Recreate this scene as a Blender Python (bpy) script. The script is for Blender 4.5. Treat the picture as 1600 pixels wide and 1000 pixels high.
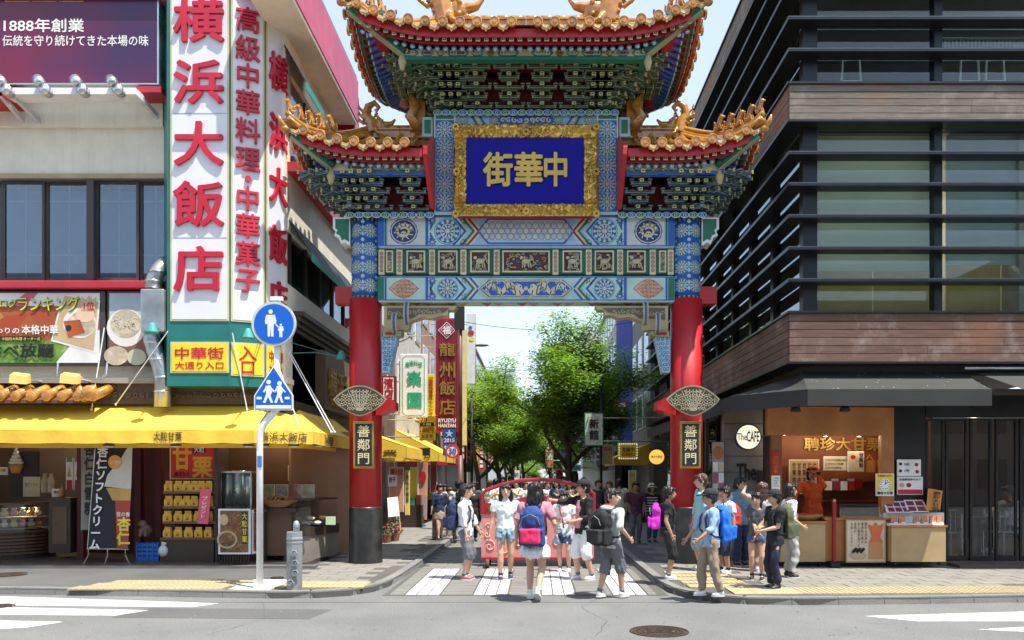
import bpy, math, random
import numpy as np
from mathutils import Vector, Matrix, noise
R = random.Random(7)
S = bpy.context.scene
COL = S.collection
for o in list(bpy.data.objects): bpy.data.objects.remove(o)
# ---------------- camera, sky, sun, exposure ----------------
F, CX, CY, H = 1244.0, 838.0, 742.0, 1.65          # focal length (px), vanishing point, eye height
cam = bpy.data.cameras.new('camera'); cam.sensor_width = 36; cam.lens = 36*F/1600
cam.shift_x = -(CX-800)/1600; cam.shift_y = (CY-500)/1600; cam.clip_start = .05; cam.clip_end = 2000
co = bpy.data.objects.new('camera', cam); COL.objects.link(co)
co.location = (0, 0, H); co.rotation_euler = (math.pi/2, 0, 0); S.camera = co
LD = Vector((-.30, .25, -1)).normalized()           # the way the sunlight travels
SUN_EL = math.asin(-LD.z); SUN_AZ = math.atan2(-LD.x, -LD.y)
w = bpy.data.worlds.new('World'); S.world = w; w.use_nodes = True
nt = w.node_tree; bg = nt.nodes['Background']; sk = nt.nodes.new('ShaderNodeTexSky')
sk.sky_type = 'NISHITA'; sk.sun_disc = False; sk.sun_elevation = SUN_EL; sk.sun_rotation = SUN_AZ
sk.altitude = 20; sk.air_density = 1.0; sk.dust_density = 1.0; sk.ozone_density = 2.0
veil = nt.nodes.new('ShaderNodeMixRGB'); cl = nt.nodes.new('ShaderNodeTexNoise'); cl.inputs['Scale'].default_value = 1.6; cl.inputs['Detail'].default_value = 6   # thin high cloud over the blue
tc = nt.nodes.new('ShaderNodeTexCoord'); nt.links.new(tc.outputs['Generated'], cl.inputs[0]); cm = nt.nodes.new('ShaderNodeMapRange'); cm.inputs[1].default_value = .3; cm.inputs[2].default_value = .7; cm.inputs[3].default_value = .30; cm.inputs[4].default_value = .52
nt.links.new(cl.outputs[0], cm.inputs[0]); nt.links.new(cm.outputs[0], veil.inputs[0]); nt.links.new(sk.outputs[0], veil.inputs[1]); veil.inputs[2].default_value = (3.0, 3.25, 3.35, 1)
nt.links.new(veil.outputs[0], bg.inputs[0]); bg.inputs[1].default_value = .15
sl = bpy.data.lights.new('sun', 'SUN'); sl.energy = 3.7; sl.angle = math.radians(.55); sl.color = (1, .955, .88)
so = bpy.data.objects.new('sun', sl); COL.objects.link(so); so.rotation_euler = LD.to_track_quat('-Z', 'Y').to_euler(); so.location = (8, -8, 30)
S.view_settings.view_transform = 'Standard'; S.view_settings.look = 'None'; S.view_settings.gamma = 1
S.view_settings.use_curve_mapping = False; S.view_settings.exposure = 1.2
S.render.engine = 'CYCLES'; S.cycles.max_bounces = 7; S.cycles.diffuse_bounces = 4; S.cycles.transparent_max_bounces = 12
# ---------------- materials ----------------
MT = {}
def mt(name, c=(.5, .5, .5), rough=.6, metal=0., var=.12, sc=3., bump=.15, bsc=60., dirt=0., spec=.5, coat=0., emit=None, streak=0.):
    if name in MT: return MT[name]
    m = bpy.data.materials.new(name); m.use_nodes = True; MT[name] = m
    t = m.node_tree; N = t.nodes; L = t.links; b = N['Principled BSDF']
    b.inputs['Roughness'].default_value = rough; b.inputs['Metallic'].default_value = metal
    b.inputs['Specular IOR Level'].default_value = spec; b.inputs['Coat Weight'].default_value = coat
    if emit: b.inputs['Emission Color'].default_value = (*emit[:3], 1); b.inputs['Emission Strength'].default_value = emit[3]
    g = N.new('ShaderNodeNewGeometry')
    n = N.new('ShaderNodeTexNoise'); n.inputs['Scale'].default_value = sc; n.inputs['Detail'].default_value = 5
    L.new(g.outputs['Position'], n.inputs['Vector'])
    r = N.new('ShaderNodeMapRange'); r.inputs[1].default_value = .3; r.inputs[2].default_value = .7
    r.inputs[3].default_value = 1-var; r.inputs[4].default_value = 1+var; L.new(n.outputs[0], r.inputs[0])
    mx = N.new('ShaderNodeVectorMath'); mx.operation = 'SCALE'; mx.inputs[0].default_value = c; L.new(r.outputs[0], mx.inputs['Scale'])
    out = mx.outputs[0]
    if dirt or streak:
        n2 = N.new('ShaderNodeTexNoise'); n2.inputs['Detail'].default_value = 8; n2.inputs['Roughness'].default_value = .65
        mp = N.new('ShaderNodeMapping'); L.new(g.outputs['Position'], mp.inputs[0]); L.new(mp.outputs[0], n2.inputs['Vector'])
        mp.inputs['Scale'].default_value = (7, 7, .6) if streak else (2.2, 2.2, 2.2)
        n2.inputs['Scale'].default_value = 1
        r2 = N.new('ShaderNodeMapRange'); r2.inputs[1].default_value = .48; r2.inputs[2].default_value = .75; r2.inputs[4].default_value = max(dirt, streak)
        L.new(n2.outputs[0], r2.inputs[0])
        k = N.new('ShaderNodeMixRGB'); k.inputs[2].default_value = (.09, .08, .065, 1); L.new(r2.outputs[0], k.inputs[0]); L.new(out, k.inputs[1]); out = k.outputs[0]
    L.new(out, b.inputs['Base Color'])
    if bump:
        n3 = N.new('ShaderNodeTexNoise'); n3.inputs['Scale'].default_value = bsc; n3.inputs['Detail'].default_value = 3; L.new(g.outputs['Position'], n3.inputs['Vector'])
        bp = N.new('ShaderNodeBump'); bp.inputs['Strength'].default_value = bump; bp.inputs['Distance'].default_value = .01; L.new(n3.outputs[0], bp.inputs['Height']); L.new(bp.outputs[0], b.inputs['Normal'])
        rr = N.new('ShaderNodeMapRange'); rr.inputs[3].default_value = max(.02, rough-.1); rr.inputs[4].default_value = min(1, rough+.1); L.new(n.outputs[0], rr.inputs[0]); L.new(rr.outputs[0], b.inputs['Roughness'])
    return m
def glass(name, tint=(.9, .95, .95), refl=1.0, base=.06, ior=1.5, rough=.0):
    if name in MT: return MT[name]
    m = bpy.data.materials.new(name); m.use_nodes = True; MT[name] = m
    t = m.node_tree; N = t.nodes; L = t.links; N.remove(N['Principled BSDF']); o = N['Material Output']
    a = N.new('ShaderNodeBsdfTransparent'); a.inputs[0].default_value = (*tint, 1)
    g = N.new('ShaderNodeBsdfGlossy'); g.inputs['Roughness'].default_value = rough; g.inputs[0].default_value = (.9, .95, 1, 1)
    fr = N.new('ShaderNodeFresnel'); fr.inputs[0].default_value = ior
    ad = N.new('ShaderNodeMath'); ad.operation = 'MULTIPLY_ADD'; ad.inputs[1].default_value = refl; ad.inputs[2].default_value = base; ad.use_clamp = True
    L.new(fr.outputs[0], ad.inputs[0]); mx = N.new('ShaderNodeMixShader'); L.new(ad.outputs[0], mx.inputs[0]); L.new(a.outputs[0], mx.inputs[1]); L.new(g.outputs[0], mx.inputs[2]); L.new(mx.outputs[0], o.inputs[0])
    return m
def C(name, r=None, g=0, b=0, **k): return MT[name] if r is None and name in MT else mt(name, (r, g, b), **k)
asphalt = None
red = C('red lacquer', .43, .009, .014, rough=.42, coat=.1, var=.12, sc=1.3, bump=.12, bsc=8, dirt=.22)
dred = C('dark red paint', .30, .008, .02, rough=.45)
black = C('black paint', .014, .014, .014, rough=.4, coat=.1, bump=.2, bsc=20, dirt=.5)
blk = C('matt black', .014, .014, .016, rough=.6)
gold = C('gilding', .62, .40, .10, rough=.32, metal=.85, bump=.3, bsc=25, var=.25)
goldp = C('gold leaf letter', .52, .33, .07, rough=.3, metal=.7, bump=.2)
tile = C('amber glazed tile', .46, .20, .028, rough=.2, coat=.7, var=.35, sc=6, bump=.12, bsc=20, dirt=.25)
tiled = C('amber tile relief', .58, .38, .15, rough=.28, coat=.6, var=.3, sc=20, bump=.8, bsc=45)
cream = C('cream paint', .62, .55, .34, rough=.5); mint = C('mint paint', .42, .60, .53, rough=.5)
pblue = C('pale blue paint', .32, .50, .66, rough=.5); blue = C('royal blue paint', .022, .10, .42, rough=.45)
navy = C('dark blue paint', .012, .04, .16, rough=.5)
green = C('deep green paint', .012, .15, .085, rough=.45); dgreen = C('dark green paint', .015, .06, .035, rough=.55)
white = C('white paint', .8, .8, .78, rough=.45, dirt=.06); offw = C('off white plaster', .70, .66, .54, rough=.8, bump=.6, bsc=120, dirt=.15, streak=.25)
olive = C('pale green edging', .27, .31, .17, rough=.5); gdark = C('bracket green', .035, .085, .05, rough=.5); bdark = C('bracket blue', .03, .07, .12, rough=.5)
steel = C('brushed steel', .62, .63, .64, rough=.28, metal=.9, bump=.2); alum = C('painted aluminium', .62, .63, .62, rough=.4, metal=.3)
fx = lambda px, Y: (px-CX)*Y/F
fz = lambda py, Y: H+(CY-py)*Y/F
W = lambda px, py, Y: Vector((fx(px, Y), Y, fz(py, Y)))
# ---------------- mesh builder ----------------
ORD = ('first', 'second', 'third', 'fourth', 'fifth', 'sixth', 'seventh', 'eighth', 'ninth')
WL = {}          # world location of every object made here
def link(o): COL.objects.link(o); return o
def props(o, label=None, cat=None, group=None, kind=None):
    for k, v in (('label', label), ('category', cat), ('group', group), ('kind', kind)):
        if v: o[k] = v
    return o
def thing(name, loc, label, cat, group=None):
    o = link(bpy.data.objects.new(name, None)); o.empty_display_size = .2
    o.location = loc; WL[o] = Vector(loc); return props(o, label, cat, group)
def place(o, wl, parent):
    wl = Vector(wl); WL[o] = wl; o.location = wl
    if parent is not None: o.parent = parent; o.location = wl-WL[parent]
class M:
    def __init__(s): s.v = []; s.f = []; s.mi = []; s.mats = []; s.cur = 0; s.sm = []; s.smooth = False
    def mat(s, m):
        if m not in s.mats: s.mats.append(m)
        s.cur = s.mats.index(m); return s
    def add(s, vs, fs):
        k = len(s.v); s.v += [Vector(v) for v in vs]
        for f in fs: s.f.append([i+k for i in f]); s.mi.append(s.cur); s.sm.append(s.smooth)
        return s
    def hexa(s, p):   # 8 corners, bottom ring then top ring
        return s.add(p, [(3, 2, 1, 0), (4, 5, 6, 7), (0, 1, 5, 4), (1, 2, 6, 5), (2, 3, 7, 6), (3, 0, 4, 7)])
    def box(s, x0, x1, y0, y1, z0, z1):
        x0, x1 = min(x0, x1), max(x0, x1); y0, y1 = min(y0, y1), max(y0, y1); z0, z1 = min(z0, z1), max(z0, z1)
        return s.hexa([(x0, y0, z0), (x1, y0, z0), (x1, y1, z0), (x0, y1, z0), (x0, y0, z1), (x1, y0, z1), (x1, y1, z1), (x0, y1, z1)])
    def pbox(s, px0, py0, px1, py1, Y, d):      # box whose front face at distance Y spans these picture limits
        return s.box(fx(px0, Y), fx(px1, Y), Y, Y+d, fz(py1, Y), fz(py0, Y))
    def quad(s, a, b, c, d): return s.add([a, b, c, d], [(0, 1, 2, 3)])
    def poly(s, pts): return s.add(pts, [tuple(range(len(pts)))])
    def prism(s, pts, off):   # closed polygon of 3d points pushed along off
        off = Vector(off); n = len(pts); a = [Vector(p) for p in pts]; b = [p+off for p in a]
        return s.add(a+b, [tuple(range(n)), tuple(range(2*n-1, n-1, -1))]+[(i, i+n, (i+1) % n+n, (i+1) % n) for i in range(n)])
    def tube(s, pts, r, n=8, cap=True, up=None, flat=1.):
        pts = [Vector(p) for p in pts]; k = len(pts); rs = r if isinstance(r, (list, tuple)) else [r]*k
        vs = []; fs = []; pv = None
        for i, p in enumerate(pts):
            d = (pts[min(i+1, k-1)]-pts[max(i-1, 0)]).normalized()
            if pv is None: pv = d.orthogonal().normalized() if up is None else (Vector(up)-d*Vector(up).dot(d)).normalized()
            else: pv = (pv-d*pv.dot(d)).normalized()
            q = d.cross(pv)
            for j in range(n):
                a = 2*math.pi*j/n; vs.append(p+(pv*math.cos(a)*flat+q*math.sin(a))*rs[i])
        for i in range(k-1):
            for j in range(n): fs.append((i*n+j, i*n+(j+1) % n, (i+1)*n+(j+1) % n, (i+1)*n+j))
        if cap: fs += [tuple(range(n-1, -1, -1)), tuple((k-1)*n+j for j in range(n))]
        return s.add(vs, fs)
    def lathe(s, prof, c=(0, 0, 0), n=24, ax='z', rx=1., ry=1.):
        c = Vector(c); vs = []; fs = []; k = len(prof)
        for r, z in prof:
            for j in range(n):
                a = 2*math.pi*j/n; x, y = r*math.cos(a)*rx, r*math.sin(a)*ry
                vs.append(c+(Vector((x, y, z)) if ax == 'z' else Vector((x, z, y)) if ax == 'y' else Vector((z, x, y))))
        for i in range(k-1):
            for j in range(n): fs.append((i*n+j, i*n+(j+1) % n, (i+1)*n+(j+1) % n, (i+1)*n+j))
        fs += [tuple(range(n-1, -1, -1)), tuple((k-1)*n+j for j in range(n))]
        return s.add(vs, fs)
    def ball(s, c, r, n=10, m=7, rot=None):
        r = (r, r, r) if isinstance(r, (int, float)) else r; c = Vector(c); vs = []; fs = []
        for i in range(1, m):
            t = math.pi*i/m
            for j in range(n):
                a = 2*math.pi*j/n; v = Vector((r[0]*math.sin(t)*math.cos(a), r[1]*math.sin(t)*math.sin(a), r[2]*math.cos(t)))
                vs.append(c+(rot @ v if rot else v))
        t0 = Vector((0, 0, r[2])); vs += [c+(rot @ t0 if rot else t0), c-(rot @ t0 if rot else t0)]; T = len(vs)-2
        for i in range(m-2):
            for j in range(n): fs.append((i*n+j, (i+1)*n+j, (i+1)*n+(j+1) % n, i*n+(j+1) % n))
        for j in range(n): fs += [(T, j, (j+1) % n), (T+1, (m-2)*n+(j+1) % n, (m-2)*n+j)]
        return s.add(vs, fs)
    def loft(s, rings, n=14):   # rings: (centre, rx, ry)
        vs = []; k = len(rings)
        for c, rx, ry in rings:
            for j in range(n): a = 2*math.pi*j/n; vs.append(Vector(c)+Vector((rx*math.cos(a), ry*math.sin(a), 0)))
        fs = [(i*n+j, i*n+(j+1) % n, (i+1)*n+(j+1) % n, (i+1)*n+j) for i in range(k-1) for j in range(n)]+[tuple(range(n-1, -1, -1)), tuple((k-1)*n+j for j in range(n))]
        return s.add(vs, fs)
    def grid(s, fn, nu, nv, closed=False):
        vs = [fn(i/nu, j/nv) for j in range(nv+1) for i in range(nu+1)]
        return s.add(vs, [(j*(nu+1)+i, j*(nu+1)+i+1, (j+1)*(nu+1)+i+1, (j+1)*(nu+1)+i) for j in range(nv) for i in range(nu)])
    def xf(s, mtx): s.v = [mtx @ v for v in s.v]; return s
    def mesh(s, name, c):
        me = bpy.data.meshes.new(name); me.from_pydata([v-c for v in s.v], [], s.f)
        for m in s.mats: me.materials.append(m)
        me.polygons.foreach_set('material_index', s.mi); me.polygons.foreach_set('use_smooth', s.sm)
        return me
    def obj(s, name, m=None, parent=None, label=None, cat=None, group=None, kind=None, bevel=0, origin=None):
        if m is not None:
            s.mats = [m]; s.mi = [0]*len(s.f)
        if origin is None:
            lo = [min(v[i] for v in s.v) for i in range(3)]; hi = [max(v[i] for v in s.v) for i in range(3)]
            c = Vector(((lo[0]+hi[0])/2, (lo[1]+hi[1])/2, lo[2]))
        else: c = Vector(origin)
        o = link(bpy.data.objects.new(name, s.mesh(name, c))); place(o, c, parent)
        if bevel:
            b = o.modifiers.new('bevel', 'BEVEL'); b.width = bevel; b.segments = 2; b.limit_method = 'ANGLE'
        return props(o, label, cat, group, kind)
def inst(src, wl, parent, rotz=0, sc=None, name=None):
    o = src.copy(); link(o); o.parent = None; place(o, wl, parent); o.rotation_euler = (0, 0, rotz)
    if sc: o.scale = sc
    if name: o.name = name
    return o
KIDS = {}
def copy_tree(o, parent=None):
    c = link(o.copy())
    if parent is not None: c.parent = parent
    WL[c] = WL.get(o, Vector())
    for ch in list(o.children): copy_tree(ch, c)
    return c
# ---------------- flat print / painted ornament, as coloured shapes a few mm proud ----------------
class Art(M):
    def __init__(s, fn): super().__init__(); s.fn = fn     # fn(u, v, layer) -> point
    def p(s, pts, m, l=1): s.mat(m); return s.add([s.fn(u, v, l) for u, v in pts], [tuple(range(len(pts)))])
    def rect(s, u0, v0, u1, v1, m, l=1): return s.p([(u0, v1), (u1, v1), (u1, v0), (u0, v0)], m, l)
    def disc(s, u, v, r, m, l=1, n=20, ry=None, lobes=0, amp=0.):
        ry = ry or r
        return s.p([(u+r*(1+amp*math.cos(lobes*a))*math.cos(a), v-ry*(1+amp*math.cos(lobes*a))*math.sin(a)) for a in [2*math.pi*k/n for k in range(n)]], m, l)
    def ring(s, u, v, r, w, m, l=1, n=20, ry=None):
        ry = ry or r; k = (r-w)/r
        for i in range(n):
            a, b = 2*math.pi*i/n, 2*math.pi*(i+1)/n
            s.p([(u+r*math.cos(a), v-ry*math.sin(a)), (u+r*math.cos(b), v-ry*math.sin(b)), (u+r*k*math.cos(b), v-ry*k*math.sin(b)), (u+r*k*math.cos(a), v-ry*k*math.sin(a))], m, l)
    def petals(s, u, v, r0, r1, n, w, m, l=1, ph=0, ry=1.):
        for i in range(n):
            a = ph+2*math.pi*i/n; q = w/2; rm = r0*.35+r1*.65
            s.p([(u+r*math.cos(a+d), v-ry*r*math.sin(a+d)) for r, d in ((r0, 0), (rm, -q), (r1, 0), (rm, q))], m, l)
    def line(s, pts, w, m, l=1):
        ws = w if isinstance(w, (list, tuple)) else [w]*len(pts); L = []; Rr = []
        for i, (x, y) in enumerate(pts):
            a = pts[max(i-1, 0)]; b = pts[min(i+1, len(pts)-1)]; dx, dy = b[0]-a[0], b[1]-a[1]; d = math.hypot(dx, dy) or 1
            nx, ny = -dy/d*ws[i]/2, dx/d*ws[i]/2; L.append((x+nx, y+ny)); Rr.append((x-nx, y-ny))
        for i in range(len(pts)-1): s.p([L[i], L[i+1], Rr[i+1], Rr[i]], m, l)
    def scroll(s, u, v, r, turns, w, m, l=1, ph=0, n=14, sgn=1):
        s.line([(u+r*(1-t)*math.cos(ph+sgn*2*math.pi*turns*t), v-r*(1-t)*math.sin(ph+sgn*2*math.pi*turns*t)) for t in [i/n for i in range(n)]], w, m, l)
    def rosette(s, u, v, r, bgm=None, a=None, b=None, c=None, l=1):
        a = a or cream; b = b or mint; c = c or blue
        s.disc(u, v, r, b, l, 24); s.disc(u, v, r*.94, c, l+1, 24)
        s.petals(u, v, r*.55, r*.93, 12, .36, b, l+2); s.petals(u, v, r*.62, r*.88, 12, .2, green, l+2, ph=math.pi/12)
        s.ring(u, v, r*.58, r*.07, a, l+3, 18); s.petals(u, v, r*.2, r*.54, 10, .45, b, l+2); s.disc(u, v, r*.2, a, l+3, 10)
def planar(Y, dl=.0022): return lambda u, v, l: (fx(u, Y), Y-.001-dl*l, fz(v, Y))
# ---------------- lettering (built-in font), turned into meshes at the very end ----------------
TXT = []
def text(s, box, Y, m, parent, off=.02, ext=.004, fit=True, name='lettering', frame=None, label=None, cat=None):
    """one string fitted in a picture box (px0, py0, px1, py1) on the plane at distance Y; or frame=(centre, width, height, rotz)"""
    if frame: c, wd, ht, rz = frame
    else: c = W((box[0]+box[2])/2, (box[1]+box[3])/2, Y); wd = (box[2]-box[0])*Y/F; ht = (box[3]-box[1])*Y/F; rz = 0
    o = link(bpy.data.objects.new(name, bpy.data.meshes.new(name))); place(o, c, parent); o.rotation_euler = (0, 0, rz)
    TXT.append((o, s, wd, ht, m, off, ext, fit)); props(o, label, cat); return o
def vtext(s, box, Y, m, parent, off=.025, ext=.004, name='lettering', fill=.92, frame=None):
    n = len(s)
    for i, ch in enumerate(s):
        if ch == ' ': continue
        if frame:
            c, wd, ht, rz = frame; c = Vector(c); cc = c+Vector((0, 0, ht/2-ht*(i+.5)/n))
            text(ch, None, 0, m, parent, off, ext, 'em', name, frame=(cc, wd, ht/n*fill, rz))
        else:
            h = (box[3]-box[1])/n; y0 = box[1]+i*h
            text(ch, (box[0], y0+h*(1-fill)/2, box[2], y0+h*(1+fill)/2), Y, m, parent, off, ext, 'em', name)
RM = []          # (object, voxel, smooth, extra M) : merged into one continuous surface at the end
def remesh(o, vox, it=3, extra=None, wr=0, fq=14): RM.append((o, vox, it, extra, wr, fq)); return o
def finish():
    cur = {}; tmp = []; T2 = bpy.data.scenes.new('workshop')     # small side scene, so that evaluating stays quick
    for o, s, wd, ht, m, off, ext, fit in TXT:
        if s not in cur:
            c = bpy.data.curves.new('t', 'FONT'); c.body = s; c.size = 1; c.offset = 0; c.resolution_u = 2 if len(s) > 3 else 3
            q = bpy.data.objects.new('t', c); T2.collection.objects.link(q); cur[s] = q; tmp.append(q)
    T2.view_layers[0].update(); dg = T2.view_layers[0].depsgraph; gm = {}
    for k, q in cur.items():
        me = bpy.data.meshes.new_from_object(q.evaluated_get(dg)); vs = [v.co.copy() for v in me.vertices]
        gm[k] = (vs, [tuple(p.vertices) for p in me.polygons])
    for q in tmp: c = q.data; bpy.data.objects.remove(q); bpy.data.curves.remove(c)
    RR = {}
    for o, vox, *_ in RM:
        if o.data.name in RR: continue
        q = bpy.data.objects.new('q', o.data); T2.collection.objects.link(q); r = q.modifiers.new('r', 'REMESH'); r.mode = 'VOXEL'; r.voxel_size = vox; r.use_smooth_shade = True
        T2.view_layers[0].update(); RR[o.data.name] = bpy.data.meshes.new_from_object(q.evaluated_get(T2.view_layers[0].depsgraph)); bpy.data.objects.remove(q)
    bpy.data.scenes.remove(T2)
    for o, s, wd, ht, m, off, ext, fit in TXT:
        vs, fs = gm[s]
        if not vs: continue
        x0 = min(v.x for v in vs); x1 = max(v.x for v in vs); y0 = min(v.y for v in vs); y1 = max(v.y for v in vs)
        if fit == 'em': sx = wd; sy = ht; cx, cy = (x0+x1)/2, (y0+y1)/2; cx, cy = .5*(cx+.5), .5*(cy+.38)
        elif fit == 'h': sy = ht/(y1-y0); sx = sy; cx, cy = (x0+x1)/2, (y0+y1)/2
        else: sx = wd/(x1-x0); sy = ht/(y1-y0); cx, cy = (x0+x1)/2, (y0+y1)/2
        P = [((v.x-cx)*sx, (v.y-cy)*sy) for v in vs]; n = len(P)
        ed = {}
        for f in fs:
            for i in range(len(f)):
                e = (f[i], f[(i+1) % len(f)]); ed[e] = 1
        V = []; FF = []; q = off*.62; bo = [(e) for e in ed if (e[1], e[0]) not in ed]
        for k, (a_, b_) in enumerate(((0, 0),) if off < .011 else ((0, 0), (q, 0), (-q, 0), (0, q), (0, -q), (q*.7, q*.7), (-q*.7, q*.7), (q*.7, -q*.7), (-q*.7, -q*.7))[:9 if off > .022 else 5]):
            B = len(V); e_ = ext+k*.00025; V += [(x+a_*sx, -e_, z+b_*sy) for x, z in P]+[(x+a_*sx, 0, z+b_*sy) for x, z in P]
            FF += [tuple(i+B for i in f) for f in fs]; FF += [(B+a, B+a+n, B+b, B+b) if 0 else (B+a, B+a+n, B+b+n, B+b) for (a, b) in bo]
        me = o.data; me.from_pydata(V, [], FF); me.materials.append(m); me.update()
    done = {}
    for o, vox, it, extra, wr, fq in RM:
        old = o.data
        if old.name in done: o.data = done[old.name]; continue
        me = RR[old.name]; me.name = o.name; nv = len(me.vertices); ne = len(me.edges)
        co_ = np.empty(nv*3, np.float32); me.vertices.foreach_get('co', co_); co_ = co_.reshape(-1, 3); eg = np.empty(ne*2, np.int32); me.edges.foreach_get('vertices', eg); ea, eb = eg[::2], eg[1::2]
        dgr = np.bincount(np.concatenate((ea, eb)), minlength=nv).clip(1)
        for _ in range(it):
            sm = np.stack([np.bincount(ea, co_[eb, k], nv)+np.bincount(eb, co_[ea, k], nv) for k in range(3)], 1)/dgr[:, None]; co_ = co_*.5+sm*.5
        me.vertices.foreach_set('co', co_.astype(np.float32).ravel()); me.update()
        if wr:
            nr = np.empty(nv*3, np.float32); me.vertices.foreach_get('normal', nr); nr = nr.reshape(-1, 3)
            zq = .3 if fq > 20 else 1.     # hair runs downwards
            k_ = np.array([noise.noise((x*fq, y*fq, z*fq*zq))+.6*noise.noise((x*fq*2.5, y*fq*2.5, z*fq*1.2*zq+9)) for x, y, z in co_.tolist()])
            me.vertices.foreach_set('co', (co_+nr*(wr*k_)[:, None]).astype(np.float32).ravel()); me.update()
        if extra is not None and extra.f:
            b = len(me.vertices); V = [v.co.copy() for v in me.vertices]+[v for v in extra.v]
            FF = [tuple(p.vertices) for p in me.polygons]+[tuple(i+b for i in f) for f in extra.f]
            m2 = bpy.data.meshes.new(o.name); m2.from_pydata(V, [], FF)
            for mm in me.materials: m2.materials.append(mm)
            m2.polygons.foreach_set('use_smooth', [True]*len(FF)); me = m2
        done[old.name] = me; o.data = me
# ================= the ground =================
def ground_mat(name, c, c2, sp=.35, scale=180, big=.8, rough=.85, bump=.5, wear=.35, wc=(.06, .058, .054)):
    m = bpy.data.materials.new(name); m.use_nodes = True; t = m.node_tree; N = t.nodes; L = t.links; b = N['Principled BSDF']; b.inputs['Roughness'].default_value = rough
    g = N.new('ShaderNodeNewGeometry')
    a = N.new('ShaderNodeTexNoise'); a.inputs['Scale'].default_value = scale; a.inputs['Detail'].default_value = 2
    v = N.new('ShaderNodeTexNoise'); v.inputs['Scale'].default_value = big; v.inputs['Detail'].default_value = 7; v.inputs['Roughness'].default_value = .62
    q = N.new('ShaderNodeTexVoronoi'); q.inputs['Scale'].default_value = scale*.45
    for n in (a, v, q): L.new(g.outputs['Position'], n.inputs['Vector'])
    m1 = N.new('ShaderNodeMixRGB'); m1.inputs[1].default_value = (*c, 1); m1.inputs[2].default_value = (*c2, 1)
    r = N.new('ShaderNodeMapRange'); r.inputs[1].default_value = .35; r.inputs[2].default_value = .68; L.new(v.outputs[0], r.inputs[0]); L.new(r.outputs[0], m1.inputs[0])
    r2 = N.new('ShaderNodeMapRange'); r2.inputs[1].default_value = .3; r2.inputs[2].default_value = .7; r2.inputs[3].default_value = 1-sp; r2.inputs[4].default_value = 1+sp; L.new(a.outputs[0], r2.inputs[0])
    sc = N.new('ShaderNodeVectorMath'); sc.operation = 'SCALE'; L.new(m1.outputs[0], sc.inputs[0]); L.new(r2.outputs[0], sc.inputs['Scale']); L.new(sc.outputs[0], b.inputs['Base Color'])
    w1 = N.new('ShaderNodeTexNoise'); w1.inputs['Scale'].default_value = 2.6; w1.inputs['Detail'].default_value = 10; w1.inputs['Roughness'].default_value = .75; w1.inputs['Distortion'].default_value = 1.2; L.new(g.outputs['Position'], w1.inputs[0])
    w2 = N.new('ShaderNodeMapRange'); w2.inputs[1].default_value = .56; w2.inputs[2].default_value = .70; w2.inputs[4].default_value = wear; L.new(w1.outputs[0], w2.inputs[0]); w3 = N.new('ShaderNodeMixRGB'); w3.inputs[2].default_value = (*wc, 1); L.new(w2.outputs[0], w3.inputs[0]); L.new(sc.outputs[0], w3.inputs[1]); L.new(w3.outputs[0], b.inputs['Base Color'])
    bp = N.new('ShaderNodeBump'); bp.inputs['Strength'].default_value = bump; bp.inputs['Distance'].default_value = .006; L.new(q.outputs[0], bp.inputs['Height']); L.new(bp.outputs[0], b.inputs['Normal'])
    return m
ASPH = ground_mat('road asphalt', (.13, .132, .127), (.165, .165, .157), sp=.45, scale=75)
ASPD = ground_mat('old pavement asphalt', (.08, .081, .08), (.11, .11, .105))
SLAB = ground_mat('stone paving', (.235, .22, .185), (.18, .17, .15), sp=.1, scale=90, big=1.6, bump=.25)
SLABR = ground_mat('street stone', (.19, .185, .165), (.15, .147, .135), sp=.1, scale=90, big=1.3, bump=.25)
JOINT = ground_mat('joint mortar', (.10, .095, .085), (.08, .078, .07))
KERB = ground_mat('kerb granite', (.16, .16, .153), (.21, .205, .19), sp=.2, scale=120)
PAINT = ground_mat('road paint', (.62, .63, .62), (.45, .46, .45), sp=.14, scale=60, big=4, rough=.6, bump=.3, wear=.55, wc=(.24, .24, .235))
TACT = ground_mat('tactile yellow', (.42, .34, .19), (.36, .30, .18), sp=.12, scale=40, big=2, bump=.2)
m = M(); m.quad((-400, -200, 0), (400, -200, 0), (400, 700, 0), (-400, 700, 0)); road = m.obj('road', ASPH, kind='structure', label='light grey asphalt road across the front')
PZ = .09
def inside(p, poly):
    x, y = p; c = False; n = len(poly)
    for i in range(n):
        x1, y1 = poly[i]; x2, y2 = poly[(i+1) % n]
        if (y1 > y) != (y2 > y) and x < (x2-x1)*(y-y1)/(y2-y1)+x1: c = not c
    return c
LK = [(-60, 11.1), (-7.2, 11.0), (-5, 10.78), (-3.5, 10.62), (-2.95, 10.66), (-2.55, 10.85), (-2.3, 11.2), (-2.18, 11.7), (-2.13, 12.6), (-2.1, 14), (-2.07, 21), (-2.07, 140)]
RK = [(1.76, 140), (1.76, 18), (1.78, 14), (1.8, 12), (1.86, 11.15), (2.02, 10.65), (2.3, 10.3), (2.7, 10.13), (3.4, 10.08), (5, 10.18), (7, 10.4), (60, 12.5)]
def pave(name, kerb, far, mat, label):
    m = M(); pts = [(x, y, PZ-.012) for x, y in kerb+far]; m.prism(pts, (0, 0, -PZ-.05)); o = m.obj(name, mat, kind='structure', label=label)
    return o
pl = pave('pavement', LK, [(-60, 140)], JOINT, 'left pavement round the restaurant corner, partly asphalt, partly stone')
pr = pave('pavement', RK, [(60, 140)], JOINT, 'right pavement of pale stone in front of the cafe')
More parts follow.
